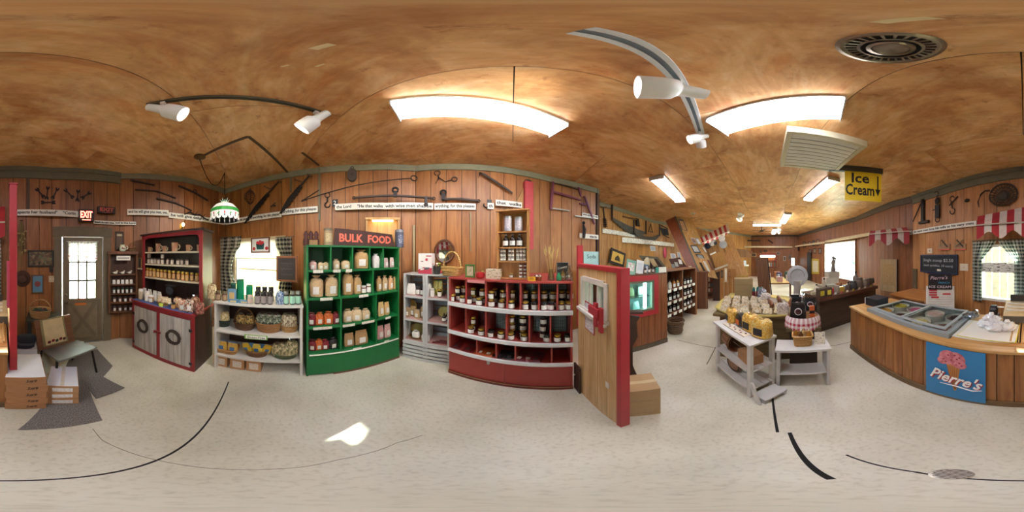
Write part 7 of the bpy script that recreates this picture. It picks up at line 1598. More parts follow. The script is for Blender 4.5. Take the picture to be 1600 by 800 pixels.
for k, c in enumerate(['c2b8a4', '8a3a34', 'b9a890', '5a6a74', 'd4cdbd', '9a4a44']): chip('boxed_goods', '%s boxed item in the narrow goods tower' % ['cream', 'red', 'tan', 'blue-grey', 'white', 'brick red'][k], 'box', slant(1108 + 4 * (k % 2), 437 + 8 * (k // 2), 3, 6, 0), 5.95, c, .12, None, 'boxes in the goods tower')
def awning(label, pts_top, pts_bot, d_top, d_bot, n, val, d_val=None, c1='b03038', c2='ddd3c8', name='striped_awning'):
    """striped cloth from a wall edge (top) to the front edge (bottom), with a scalloped valance"""
    t_ = thing(name, label, 'awning', (0, 0, 0)); 
    for k in range(n):
        f0, f1 = k / n, (k + 1) / n; lp = lambda a, b, f: (a[0] + (b[0] - a[0]) * f, a[1] + (b[1] - a[1]) * f)
        T0, T1 = P(*lp(*pts_top, f0), d_top[0] + (d_top[1] - d_top[0]) * f0), P(*lp(*pts_top, f1), d_top[0] + (d_top[1] - d_top[0]) * f1)
        B0, B1 = P(*lp(*pts_bot, f0), d_bot[0] + (d_bot[1] - d_bot[0]) * f0), P(*lp(*pts_bot, f1), d_bot[0] + (d_bot[1] - d_bot[0]) * f1)
        m = MB(); off = Vector((0, 0, -.012)); m.hexa([B0 + off, B1 + off, T1 + off, T0 + off, B0, B1, T1, T0])
        K = 6; vs = []
        for i in range(K + 1):
            g = i / K; q_ = B0.lerp(B1, g); dz = val * (.75 + .25 * math.cos((f0 + (f1 - f0) * g) * n * math.pi * .62)); inn = Vector((q_.x, q_.y, 0)).normalized() * .012
            vs += [q_, q_ + Vector((0, 0, -dz)), q_ + inn, q_ + inn + Vector((0, 0, -dz))]
        fs = []
        for i in range(K): a = 4 * i; b = a + 4; fs += [(a + 1, b + 1, b, a), (a + 2, b + 2, b + 3, a + 3), (a + 1, a + 3, b + 3, b + 1)]
        m.add(vs, fs); mk('%s_stripe' % ('red' if k % 2 == 0 else 'white'), m, plain(c1 if k % 2 == 0 else c2, .8), t_)
    a, b = P(*pts_bot[0], d_bot[0]), P(*pts_bot[1], d_bot[1]); mk('front_rod', MB().tube([a, b], .012, 6), plain('c9c0b0'), t_)
    return t_
awning('small red and white striped awning far along the hall left', ((1093, 372), (1137, 349)), ((1097, 380), (1140, 361)), (6.6, 7.4), (6.0, 6.8), 12, .12)
t = thing('hall_cabinet', 'pale oak wall cabinet slanting on the hall plank wall', 'cabinet', (0, 0, 0)); mk('cabinet_box', plate(MB(), [(1112, 398), (1128, 392), (1137, 412), (1118, 420)], 6.4, 6.4, .25), wood('9a6a30', 'bd8a48', 2, 'z', vary=.04), t); mk('pale_ledge', plate(MB(), [(1116, 420), (1137, 412.5), (1137.5, 415), (1117, 422.5)], 6.36, 6.36, .25), plain('cfc6b4'), t); mk('top_ledge', plate(MB(), [(1109, 397), (1118, 393), (1119, 395), (1110, 399)], 6.36, 6.36, .2), PAPER, t)
for k, (x, y, r_, c) in enumerate([(1113, 379, .13, 'd9d6d0'), (1117, 380, .08, '2a2628'), (1128, 373, .12, 'e2e0dc'), (1130, 382, .15, 'a8aab0'), (1106, 384, .12, '23283a')]):
    q = P(x, y, 6.5); t = thing('hung_plate', '%s round plate hung under the hall awning' % ['white', 'small black', 'cream white', 'grey', 'navy'][k], 'plate', q, -az(x), 'plates under the hall awning'); mk('plate_face', MB().lathe([(r_, 0), (r_, .015), (r_ * .6, .03), (.002, .03)], 16), plain(c, .3), t, (0, 0, 0), (R(90), 0, 0), True); mk('plate_rim', MB().ring((0, -.015, 0), r_, .012), plain(c, .3), t)
# far end goods
chip('tall_board', 'tall dark brown board leaning upright behind the snack island', 'board', [(1180, 402), (1198, 402), (1207, 485), (1189, 485)], 4.7, wood('5a3a24', '7a5236', vary=.05), .05, None, None)
chip('black_strip', 'black frame strip along the leaning brown board', 'board', [(1198.3, 402), (1200, 402), (1209.4, 485), (1207.4, 485)], 4.68, '17130f', .05, None, None)
chip('spare_door', 'pale brown door panel slanting at the hall end', 'door panel', [(1146, 388), (1168, 390), (1174, 402), (1152, 402)], 8.5, wood('6f4a2c', '8f6640', vary=.05), .05, None, None)
t = thing('hall_dresser', 'oak two-tone dresser far along the hall left', 'dresser', (0, 0, 0)); mk('dresser_body', plate(MB(), [(1149, 416), (1169, 416), (1169, 447), (1149, 447)], 8.0, 8.0, .5), wood('8f6a34', 'b38a4a', 2, 'z', vary=.04), t); mk('dresser_top', plate(MB(), [(1148, 414.5), (1170, 414.5), (1170, 416), (1148, 416)], 7.95, 7.95, .55), PAPER, t)
for k in (0, 1): mk('drawer', plate(MB(), [(1151, 420 + 13 * k), (1167, 420 + 13 * k), (1167, 431 + 13 * k), (1151, 431 + 13 * k)], 7.97, 7.97, .02), wood('a07a3c', 'c0984e', 2, 'x', vary=.04), t)
for k, (x, y, w_, h_, c) in enumerate([(1164, 411, 4, 8, 'd0d8e2'), (1156, 414, 6, 3, 'e2e0da'), (1152.5, 411, 3, 6, '4a5a6a'), (1160, 413, 3, 3, '3a5a8a')]): chip('dresser_item', '%s on the hall dresser' % ['pale blue box', 'white paper pile', 'small grey frame', 'small blue tin'][k], 'box', slant(x, y, w_, h_, 0), 7.9, c, .08, None, None)
t = thing('far_shelf', 'red framed display shelf on the hall end wall', 'shelf', (0, 0, 0))
for px in ([(1186, 396), (1213, 396), (1213, 398), (1186, 398)], [(1186, 396), (1187.5, 396), (1187.5, 418), (1186, 418)], [(1211.5, 396), (1213, 396), (1213, 418), (1211.5, 418)], [(1186, 407), (1213, 407), (1213, 408), (1186, 408)], [(1186, 417), (1213, 417), (1213, 418), (1186, 418)]): mk('shelf_frame', plate(MB(), px, 12.18, 12.18, .2), plain('7a2a20'), t)
mk('lit_panel', plate(MB(), [(1188, 399), (1211, 399), (1211, 402), (1188, 402)], 12.28, 12.28, .1), emit('fff0d0', 3), t)
for k in range(8): chip('shelf_ware', '%s ware on the far red framed shelf' % ['white', 'tan', 'blue', 'brown', 'cream', 'grey', 'rust', 'green'][k], 'ware', slant(1190 + 3 * k, 413.5, 2, 6, 0), 12.2, ['dcd8cc', 'b09468', '5a7a9a', '6a4a34', 'd8caa8', '8a8a88', 'a05a3a', '5a7a5a'][k], .08, None, 'ware on the far shelf')
for k, (x, y, w_, h_, c) in enumerate([(1188, 393, 4, 5, '7a5a3a'), (1196, 392, 5, 4, '4a3424'), (1216, 396, 5, 5, '8a7a6a'), (1226, 404, 4, 8, 'a8a098'), (1234, 402, 4, 8, '6a5a50'), (1170, 394, 12, 6, '9a6a4a'), (1178, 398, 8, 6, 'c2a878')]): chip('far_ornament', '%s ornament near the far red framed shelf' % ['brown', 'dark', 'grey-brown', 'pale grey', 'dusky', 'rusty wide', 'sandy'][k], 'ornament', slant(x, y, w_, h_, 0), None, c, .05, '5a4a3c', None)
t = thing('far_bench_saw', 'dark old tool outline high on the hall end wall', 'tool', (0, 0, 0)); mk('frame', plate(MB(), [(1163, 375), (1188, 375), (1188, 377), (1163, 377)], 12.33, 12.33, .04), IRON2, t); mk('handle', MB().tube([P(1200, 375, 12.3), P(1208, 380, 12.3)], .05, 5), IRON2, t)
# gift table down the hall
t = thing('gift_table', 'table of gift goods halfway down the hall', 'table', (5.6, -.15, 0)); mk('table_top', MB().box(-.6, .6, -.75, .45, .72, .76), wood('7a5230', '96683e', 1, 'y', vary=.04), t)
for x in (-.54, .54):
    for y in (-.69, .39): mk('leg', MB().box(x - .03, x + .03, y - .03, y + .03, 0, .72), COLW, t)
mk('yellow_cloth', MB().box(-.61, .61, -.76, .46, .76, .764), plain('d6c07a', .8), t)
gc = ['a83a4a', 'd9d4cc', '6a2a34', '3a5a4a', 'd8a8a0', 'e6e2d8', '4a3a5a', 'b9784a', 'c9c24a', '8a2a2a', 'd0b8b0', '2f4a6a']
gn = ['crimson', 'white', 'maroon', 'green', 'rose', 'ivory', 'violet', 'copper', 'lime', 'dark red', 'blush', 'navy']
for k in range(12):
    q = Vector((5.15 + .28 * (k % 4), -.75 + .37 * (k // 4) + .05 * (k % 2), .764))
    if k % 3 == 0: bag('%s gift bundle on the hall gift table' % gn[k], 'gifts on the hall table', q, .2, .3, -R(90), plain(gc[k], .5), None, CLEAR, None, 'gift_bundle')
    elif k % 3 == 1: carton('%s gift box on the hall gift table' % gn[k], 'gifts on the hall table', q, .18, .14, .16 + .03 * (k % 4), -R(90), plain(gc[k], .5), None, None, 'gift_box', flaps=True)
    else: jar('%s gift jar on the hall gift table' % gn[k], 'gifts on the hall table', q, .13, .22, -R(90), plain(gc[k], .3), STEEL, None, 'gift_jar')
# far spot lamps and small ceiling fan
for k, (x, y, d, lab) in enumerate([(1158, 352, 6.0, 'white clustered spot lamp hung from the hall ceiling'), (1219, 366, 9.5, 'small white spot lamp near the hall end wall')]):
    q = dirp(x) * d; t = thing('hall_spot', lab, 'light', (q.x, q.y, CEIL)); spot_head(t, (0, 0, -.001), (-.3, .6, -.6), 1.4, 12); spot_head(t, (.12, .1, -.001), (-.5, -.4, -.6), 1.3, 8); mk('ceiling_bar', MB().box(-.1, .2, -.03, .13, -.02, -.001), WHITE, t)
q = dirp(1190) * 8.6; t = thing('ceiling_fan', 'small dark ceiling fan far down the hall', 'fan', (q.x, q.y, CEIL)); mk('down_rod', MB().cyl((0, 0, -.001), (0, 0, -.22), .02), IRON2, t); mk('motor', MB().lathe([(.08, -.3), (.1, -.27), (.06, -.21)], 14), IRON2, t)
for k in range(4): mk('fan_blade', MB().box(.09, .5, -.055, .055, -.275, -.265), plain('4a3626'), t, rot=(0, 0, R(90 * k + 20)))
for k, (x, y) in enumerate([(1083, 333), (1058, 342)][:1]): q = ceilpt(x, y); t = thing('smoke_detector', 'round pale smoke detector on the hall ceiling', 'detector', (q.x, q.y, CEIL)); mk('case', MB().lathe([(.1, -.001), (.1, -.03), (.06, -.05)], 16), plain('cfc8b8'), t); mk('sensor', MB().lathe([(.03, -.05), (.02, -.06)], 10), plain('8a8478'), t)

# ================================================================ WHITE BENCH AND SNACK ISLAND
U = Unit((1.80, .60), (1.335, .145)); L = U.L; D = .30; WB = plain('d3d2cd', .55, .07)
t = U.root('tiered_bench', 'white painted narrow bench with two lower shelves', 'bench')
mk('bench_top', MB().box(-.02, L + .02, -.02, D, .765, .79), WB, t, bevel=.003)
for x0, y0 in ((0, 0), (L - .05, 0), (0, D - .04), (L - .05, D - .04)): mk('leg', MB().box(x0, x0 + .05, y0, y0 + .035, 0, .765), WB, t, bevel=.003)
for z, e in ((.42, 0), (.14, .0)):
    for k in range(4): mk('shelf_slat', MB().box(.0, L, .01 + k * D / 4 + .003, .01 + (k + 1) * D / 4 - .006, z, z + .018), WB, t)
    mk('shelf_rail', MB().box(0.05, L - .05, -.004, .01, z - .01, z + .02), WB, t)
mk('side_step', MB().box(L + .0, L + .16, .02, D - .02, .06, .08).box(L + .11, L + .15, .02, .06, 0, .06).box(L + .11, L + .15, D - .06, D - .02, 0, .06), WB, t); mk('slanted_strut', MB().hexa([(L + .09, -.02, 0), (L + .14, -.02, 0), (L + .14, .0, 0), (L + .09, .0, 0), (L + .02, -.02, .3), (L + .05, -.02, .3), (L + .05, .0, .3), (L + .02, .0, .3)]), WB, t)
p = U.pos(.30, .09, .7905); t = thing('apple_sign', 'flat cream sign with red apples lying on the white bench', 'sign', p, U.rz)
mk('sign_board', MB().box(-.2, .2, -.05, .05, 0, .004), plain('ded4bf', .6), t)
for k in range(7): mk('apple_motif', MB().lathe([(.012, .004), (.012, .0055)], 10, c=(-.15 + .05 * k, .012 * (-1) ** k, 0)), plain('7a2024' if k % 3 else '3a2420'), t)
mk('sign_border', MB().box(-.2, .2, -.05, -.044, .004, .005).box(-.2, .2, .044, .05, .004, .005), plain('5a3a2a'), t)
# items on bench shelves
p = U.pos(.16, .15, .4385); t = thing('slatted_tub', 'round slatted wooden tub on its side, upper bench shelf', 'basket', p, 0, None, rot=(R(90), 0, U.rz + R(90)))
t.location.z += .14
for k in range(14):
    a = 2 * math.pi * k / 14; mk('stave', MB().hexa([(.10 * math.cos(a - .2), .10 * math.sin(a - .2), -.1), (.10 * math.cos(a + .2), .10 * math.sin(a + .2), -.1), (.108 * math.cos(a + .2), .108 * math.sin(a + .2), -.1), (.108 * math.cos(a - .2), .108 * math.sin(a - .2), -.1), (.13 * math.cos(a - .2), .13 * math.sin(a - .2), .1), (.13 * math.cos(a + .2), .13 * math.sin(a + .2), .1), (.138 * math.cos(a + .2), .138 * math.sin(a + .2), .1), (.138 * math.cos(a - .2), .138 * math.sin(a - .2), .1)]), wood('7a5236', '9a7050', vary=.1), t)
mk('tub_base', MB().lathe([(.1, -.1), (.1, -.09)], 14), plain('7a5a40'), t); mk('hoop', MB().ring((0, 0, .08), .136, .006, 'z', 24), plain('5a3a24'), t)
p = U.pos(.46, .06, .4385); carton('small tan carton lying on the upper bench shelf', None, p, .22, .16, .12, U.rz + R(-8), KRAFT2, None, None, 'small_carton')
p = U.pos(.26, .13, .1585); t = thing('round_cheese_box', 'round dark rimmed wooden box standing on the lower bench shelf', 'box', p, 0, None, rot=(0, 0, U.rz)); mk('box_drum', MB().lathe([(.115, -.05), (.12, -.04), (.12, .04), (.115, .05)], 24), plain('6b4a34'), t, (0, 0, .12), (R(90), 0, 0)); mk('box_face', MB().lathe([(.1, .05), (.1, .056)], 24), wood('8f6a48', 'a88260'), t, (0, 0, .12), (R(90), 0, 0)); mk('box_rim', MB().ring((0, -.055, .12), .11, .008), plain('3a281c'), t)
# snack bags on the bench
CHIP = pieces('cf9a2a', 'e6bb4a', 'b8801c', 'edcf7a', scale=14)
for k, (u, tt, w_, h_, mat, lab) in enumerate([(.08, .17, .17, .2, CHIP, 'golden chip bag on the white bench, leftmost'), (.24, .20, .15, .17, plain('1d1a1c', .3, coat=.5), 'black and orange snack bag on the white bench'), (.40, .20, .19, .22, CHIP, 'golden chip bag on the white bench, middle'), (.58, .19, .20, .22, pieces('c9982e', 'e3b54e', 'd8c27a', scale=14), 'golden chip bag with black label on the bench end')]):
    bag(lab, 'snack bags on the white bench', U.pos(u, tt, .79), w_, h_, U.rz + R(10 * k - 15), mat, plain('c9622a') if k == 1 else plain('2a2624'), CLEAR, plain('2a2624'), 'chip_bag')
# snack island
t = thing('snack_island', 'brown display island with a yellow paper lined top', 'table', (2.62, .06, 0)); BR = wood('5a4a30', '76623e', 1, 'y', vary=.05); ZI = .80
mk('island_body', MB().box(-.45, .55, -.62, .60, 0, ZI - .06), BR, t); mk('island_top', MB().box(-.52, .6, -.68, .68, ZI - .06, ZI - .02), BR, t, bevel=.004)
rim = MB(); loop = [(-.52, -.4), (-.56, 0), (-.52, .45), (-.35, .68), (.1, .72), (.6, .66), (.6, -.1), (.4, -.4), (0, -.5), (-.3, -.48)]; n = len(loop)
vs = []
for k, (x, y) in enumerate(loop): vs += [(x, y, ZI - .02), (x * 1.04, y * 1.04, ZI + .015 + .02 * (k % 2)), (x * .9, y * .9, ZI - .012)]
mk('yellow_paper', rim.add(vs, [(3 * k, 3 * ((k + 1) % n), 3 * ((k + 1) % n) + 1, 3 * k + 1) for k in range(n)] + [(3 * k + 1, 3 * ((k + 1) % n) + 1, 3 * ((k + 1) % n) + 2, 3 * k + 2) for k in range(n)]), plain('d8c470', .7), t, smooth='all')
rnd = random.Random(14)
def isl(x, y, z=0): return Vector((2.62 + x, .06 + y, ZI - .015 + z))
ck = ['d9cfa6', 'cdb98a', 'e2dcc4', 'c2a468', 'dcd2b4']
for r in range(4):
    for k in range(7):
        x = -.42 + .21 * r + .03 * (k % 2); y = .55 - .15 * k + .03 * r
        if y < -.36 or (r >= 2 and k > 4): continue
        pouch('cellophane cookie pack in the yellow tray, row %s from front, %s from left' % (['one', 'two', 'three', 'four'][r], ORD[k]), 'cookie packs in the yellow tray', isl(x, y), .13, .10, -R(90) + R(rnd.uniform(-25, 25)), pieces(ck[(r + k) % 5], 'efe9d8', 'b89a62', scale=16), PAPER if (r + k) % 2 else None, CLEAR, 'cookie_pack', 'packet', tilt=R(rnd.uniform(-20, 20)))
# long brown pretzel packs
for k, (x, y, l, rz, lab) in enumerate([(-.05, -.1, .36, 100, 'long brown pretzel rod pack lying across the tray, left'), (-.28, -.36, .34, 60, 'shiny reddish brown nut pack leaning at the tray corner'), (.12, -.25, .3, 95, 'long brown pretzel rod pack lying across the tray, right')]):
    t = thing('pretzel_pack', lab, 'packet', isl(x, y, .04), R(rz), 'long brown packs'); mk('pack_body', MB().lathe([(.03, -l / 2), (.055, -l * .4), (.06, 0), (.055, l * .4), (.03, l / 2)], 12, sx=.6), pieces('5a3020', '7a4428', '8f5a38', scale=40), t, (0, 0, .02), (R(90 if k != 1 else 60), 0, 0), True); mk('sealed_end', MB().box(-.02, .02, -l / 2 - .03, -l / 2, .015, .025), CLEAR, t)
# black coffee bags on the right
def coffee(label, x, y, w_, h_, rz, tilt=0, z=0, words=None):
    t = pouch(label, 'black coffee bags', isl(x, y, z), w_, h_, rz, plain('17161a', .3, .1, coat=.5), None, plain('222'*2, .3), 'coffee_bag', 'bag', tilt); mk('oval_badge', MB().tube([(.2 * math.cos(a), -.28 + .1 * (math.sin(a) > 0), .55 + .16 * math.sin(a)) for a in [2 * math.pi * k / 20 for k in range(20)]], .018, 5, closed=True), plain('c9c9cc', .4), t); mk('badge_face', MB().prism([(.17 * math.cos(a), .55 + .13 * math.sin(a)) for a in [2 * math.pi * k / 16 for k in range(16)]], -.275, -.1), plain('4a2a2c'), t)
    if words: text(words, .16, plain('b9a2d8', .5), t, (0, -.315, .2), width=.7)
    return t
coffee('black coffee bag with purple Classic band on the island', -.38, -.46, .17, .23, -R(95), words='Classic')
coffee('black coffee bag with oval badge at the island right corner', -.34, -.66, .2, .2, -R(100))
coffee('black coffee bag behind the Classic bag on the island', -.12, -.48, .16, .2, -R(95))
t = thing('foil_bag', 'crumpled silver foil bag behind the coffee bags', 'bag', isl(-.02, -.62), 0); mk('foil', MB().ball((0, 0, .1), .09, .05, .11, 14, 8, .16), plain('b9bcc2', .2, .1, metal=.9), t); mk('clip', MB().box(-.06, .06, -.01, .01, .2, .22), STEEL, t)
for k, (x, y, w_, h_, cc, lab) in enumerate([(-.45, -.26, .16, .19, ('b9aaa0', 'd8cec4', '8a7a72'), 'clear bag of candied nuts beside the coffee bags'), (.2, -.02, .17, .18, ('c9c2b8', 'e6e2da', 'a89a8a'), 'clear bag of white sweets behind the pretzel rods'), (.34, .05, .16, .24, ('2a3050', 'd8d8dc', '1c2240'), 'navy and white snack bag at the back of the island')]): bag(lab, None, isl(x, y), w_, h_, -R(90), pieces(*cc, scale=14), None, CLEAR, None, 'sweets_bag')
for k in range(3): carton('long kraft carton stacked at the back of the island, %s' % ['lowest', 'middle', 'topmost'][k], 'kraft cartons on the island', Vector((3.14, .47, ZI - .018 + .125 * k)), .36, .22, .12, -R(82) + R(2 * k), plain('9a8760', .75, .08), None, None, 'kraft_carton', flaps=False)
for k in range(3): 
    q = isl(.36 + .04 * (k % 2), .20 - .07 * k); t = bottle('maroon bottle with teal cap on the island, %s' % nth(k, 3), 'maroon bottles', q, .07, .24, 0, plain('6a1420', .3), plain('1f6a68', .4), None, 'drink_bottle'); link('teal_sleeve', share('teal_sleeve', lambda: MB().lathe([(.42, .58), (.42, .9)], 12), plain('1f6a68', .4)), t)
# gingham basket and wooden board on island right
t = basket('basket lined with red checked cloth on the island corner', (1.93, -.42, .72), .34, .26, .12, -R(98), WICK, name='cloth_basket', sq=.4)
U2 = Unit((2.0, -.10), (1.86, -.66)); 
m = MB(); N = 20; vs = []; uv = []
for i in range(N + 1):
    a = 2 * math.pi * i / N
    for j, (f, dz) in enumerate([(1.0, .14), (1.12, .1), (1.18 + .06 * math.sin(3 * a), -.02), (1.1, .14), (.6, .08)][0:3]): vs.append((.19 * f * math.cos(a), .15 * f * math.sin(a), dz)); uv.append((a * .2, dz * 1.2 + .05 * j))
m.add(vs, [(3 * i + j, 3 * i + 3 + j, 3 * i + 4 + j, 3 * i + 1 + j) for i in range(N) for j in range(2)]); m.uv = uv; mk('checked_cloth', m, gingham('e6dcdc', 'a82838', .05), t, smooth='all')
coffee('black coffee bag standing in the red checked basket', -.69, -.42, .2, .24, -R(98), z=0)
t = thing('orange_pack', 'slim orange tea pack in the red checked basket', 'packet', (1.91, -.53, .82), -R(98)); mk('pack', MB().box(-.03, .03, 0, .03, 0, .15), plain('c9622e', .5), t); mk('pack_band', MB().box(-.031, .031, -.001, .031, .05, .09), plain('1d1a1c'), t)
pd = thing('basket_stand', 'dark wooden stand under the red checked basket', 'stand', (1.93, -.42, 0), -R(98)); mk('stand_top', MB().box(-.2, .2, -.14, .14, .68, .72), BR, pd); mk('stand_post', MB().box(-.16, .16, -.1, .1, 0, .68), plain('3a2c20', .7), pd)
t = thing('white_platform', 'low white display platform at the right of the island', 'platform', (1.62, -.34, 0), -R(98)); mk('platform_top', MB().box(-.26, .28, -.13, .12, .57, .60), WB, t, bevel=.003)
for x in (-.23, .25): mk('side_panel', MB().box(x - .015, x + .015, -.12, .11, 0, .57), WB, t)
mk('lower_shelf', MB().box(-.215, .235, -.11, .1, .22, .24), WB, t)
t = basket('square wicker basket of small bottles on the white platform', (1.63, -.35, .601), .20, .15, .13, -R(98), weave('a8793c', 'd1a565'), sq=.9, name='square_basket')
for k in range(4): bottle('small %s bottle in the square wicker basket, %s' % (['amber', 'brown', 'straw', 'amber'][k], nth(k, 4)), 'bottles in the square basket', Vector((1.63 + .03 * (-1) ** k, -.29 - .04 * k, .62)), .05, .19, -R(98), plain(['a8702a', '5a3a20', 'c9a86a', 'a8702a'][k], .15, coat=.5), plain('d8d0b8'), LAB, 'dressing_bottle')
t = thing('display_card', 'cream printed card standing at the right of the square basket', 'card', (1.58, -.52, .601), 0, None, rot=(R(-12), 0, -R(104))); mk('card', MB().box(-.055, .055, 0, .004, 0, .15), print_label('e6dec8', '5a4a34', 40), t); mk('card_foot', MB().box(-.05, .05, 0, .05, 0, .004), plain('e6dec8'), t)
t = thing('white_platter', 'large round white dished platter on a tapered grey pedestal', 'platter', (3.13, -.57, ZI - .019), -R(98)); mk('pedestal', MB().lathe([(.10, 0), (.10, .02), (.055, .08), (.08, .26), (.10, .34)], 18), plain('b0aca6', .4), t, smooth=True); mk('platter_disc', MB().lathe([(.18, 0), (.2, .012), (.15, .03), (.12, .022), (.002, .022)], 30), plain('a8a8aa', .3), t, (0, -.02, .43), (R(86), 0, 0), True); mk('platter_groove', MB().ring((0, -.045, .43), .135, .006), plain('6f6f72'), t); mk('platter_rim', MB().lathe([(.2, .0), (.205, .008), (.2, .016)], 30, cap=False), plain('c2c2c4', .3), t, (0, -.02, .43), (R(86), 0, 0), True)

# ================================================================ DARK GIFT COUNTER, HALL RIGHT
U = Unit((2.98, -1.0), (3.52, -2.78)); L = U.L; D = .7; DKC = wood('3a2c20', '54402e', 1, 'x', vary=.05); ZD = .78
t = U.root('gift_counter', 'dark brown gift counter crowded with small ornaments', 'counter'); mk('front_panel', MB().box(.03, L, .04, .07, 0, ZD - .08), DKC, t); mk('side_panel', MB().box(0, .03, .04, D, 0, ZD - .08), DKC, t); mk('counter_top', MB().box(-.04, L, -.03, D, ZD - .08, ZD), wood('4a2e22', '6a4434', 1, 'x', vary=.05), t, bevel=.004); mk('back_panel', MB().box(.03, L, D - .03, D, 0, ZD - .08), DKC, t)
for k in (0, 1):
    bx = carton('%s dark box with yellow square label at the gift counter front' % ['left', 'right'][k], 'dark boxes with yellow labels', U.pos(.04 + .17 * k, .0, ZD), .15, .12, .17, U.rz, plain('5a4a3c', .6), None, plain('d2c23a', .6), 'dark_box')
rnd = random.Random(5)
for k, (x, tt, wpx, hpx, c, kind, lab) in enumerate([(1297, .35, 26, 10, 'b0a898', 'c', 'grey flat gift box, lowest of the counter stack'), (1283, .12, 7, 13, 'c2b49a', 'j', 'cream candle jar on the gift counter'), (1291, .1, 6, 16, '7a5a3a', 'b', 'brown tall bottle on the gift counter'), (1300, .1, 8, 9, 'c23a4a', 'c', 'bright red small box on the gift counter'), (1308, .12, 9, 12, '8a8072', 'j', 'grey stone jar on the gift counter'), (1316, .1, 10, 8, 'c9a83a', 'c', 'yellow small box on the gift counter'), (1325, .12, 7, 15, '5a4a40', 'b', 'dark bottle on the gift counter'), (1333, .15, 12, 14, '3f3a38', 'j', 'dark pottery jar on the gift counter'), (1343, .15, 11, 17, '6a5a4e', 'j', 'brown pottery jar on the gift counter'), (1352, .18, 9, 12, '8a7868', 'j', 'taupe jar on the gift counter'), (1361, .2, 9, 10, '5f5448', 'c', 'dark small box at the gift counter end'), (1276, .3, 9, 16, 'd6cfc0', 'b', 'white bottle at the gift counter left'), (1288, .42, 8, 22, 'a89a88', 'b', 'tall tan bottle behind the stacked boxes'), (1337, .4, 10, 24, '7a7068', 'b', 'tall grey bottle behind the pottery jars')]):
    p, s = U.on(x, tt, ZD); w_, h_ = wpx * s, hpx * s; 
    if kind == 'c': carton(lab, 'ornaments on the gift counter', p, w_, w_ * .6, h_, U.rz, plain(c, .5), None, None, 'gift_box')
    elif kind == 'j': jar(lab, 'ornaments on the gift counter', p, w_, h_, U.rz, plain(c, .5), plain(c, .5), None, 'pottery_jar')
    else: bottle(lab, 'ornaments on the gift counter', p, w_, h_, U.rz, plain(c, .3), LIDB, None, 'tall_bottle')
oc = ['cream', 'rust', 'slate', 'ivory', 'olive', 'walnut', 'pewter', 'sand', 'plum', 'mustard', 'teal', 'charcoal']
ox = ['cfc3a6', '9a5236', '55606a', 'ddd6c4', '6f6a3c', '5c3a24', '8c8c8a', 'c2a878', '5f3a4c', 'b9922e', '3a6f70', '34322f']
for k in range(12):
    p, s_ = U.on(1272 + 8.4 * k, .26 + .04 * (k % 3), ZD)
    if k in (2, 3, 4): continue
    if k % 3 == 0: carton('%s keepsake box in the second row of the gift counter' % oc[k], 'keepsakes on the gift counter', p, .10, .07, .06 + .02 * (k % 4), U.rz, plain(ox[k], .5), None, None, 'keepsake_box')
    elif k % 3 == 1: jar('%s keepsake jar in the second row of the gift counter' % oc[k], 'keepsakes on the gift counter', p, .08, .13, U.rz, plain(ox[k], .4), plain(ox[(k + 4) % 12], .4), LAB, 'keepsake_jar')
    else: bottle('%s bud vase in the second row of the gift counter' % oc[k], 'keepsakes on the gift counter', p, .07, .17, U.rz, plain(ox[k], .3), plain(ox[k], .3), None, 'bud_vase', 'vase')
for k in range(9):
    p, s_ = U.on(1287 + 9.3 * k, .03, ZD); t = thing('price_card', '%s price card along the front edge of the gift counter, %s' % (['white', 'yellow', 'white', 'pink', 'white', 'yellow', 'white', 'white', 'yellow'][k], nth(k, 9)), 'card', p, U.rz, 'price cards on the gift counter'); mk('card', MB().box(-.03, .03, 0, .003, 0, .045), plain(['dcd8cc', 'c9b83a', 'dcd8cc', 'c9606c', 'dcd8cc', 'c9b83a', 'dcd8cc', 'dcd8cc', 'c9b83a'][k], .6), t); mk('card_fold', MB().box(-.03, .03, .003, .03, 0, .003), PAPER, t)
for k in (1, 2): p, s = U.on(1298 + 3 * k, .36, ZD + 11 * s * k * .9); carton('pale gift box in the counter stack, %s' % ['', 'middle', 'topmost'][k], 'stacked pale gift boxes', p, [0, 26, 22][k] * s, .16, 10 * s, U.rz, plain(['', 'cfc8ba', 'b8b0a2'][k], .6), None, None, 'gift_box')
p, s = U.on(1302, .45, ZD + 30 * s); t = thing('carved_figure', 'grey carved figure standing on the stacked gift boxes', 'figurine', p, U.rz); mk('body', MB().lathe([(.05, 0), (.06, .04), (.04, .14), (.055, .2), (.03, .28)], 12), plain('6f645c', .7), t, smooth=True); mk('head', MB().ball((0, 0, .32), .04, .04, .05), plain('6f645c', .7), t, smooth=True); mk('raised_wing', MB().hexa([(.02, -.01, .18), (.05, -.01, .16), (.05, .01, .16), (.02, .01, .18), (.06, -.01, .34), (.09, -.01, .32), (.09, .01, .32), (.06, .01, .34)]), plain('7a6e64', .7), t); mk('pedestal', MB().box(-.06, .06, -.06, .06, -.1 + .1, .01), plain('5a5048'), t)
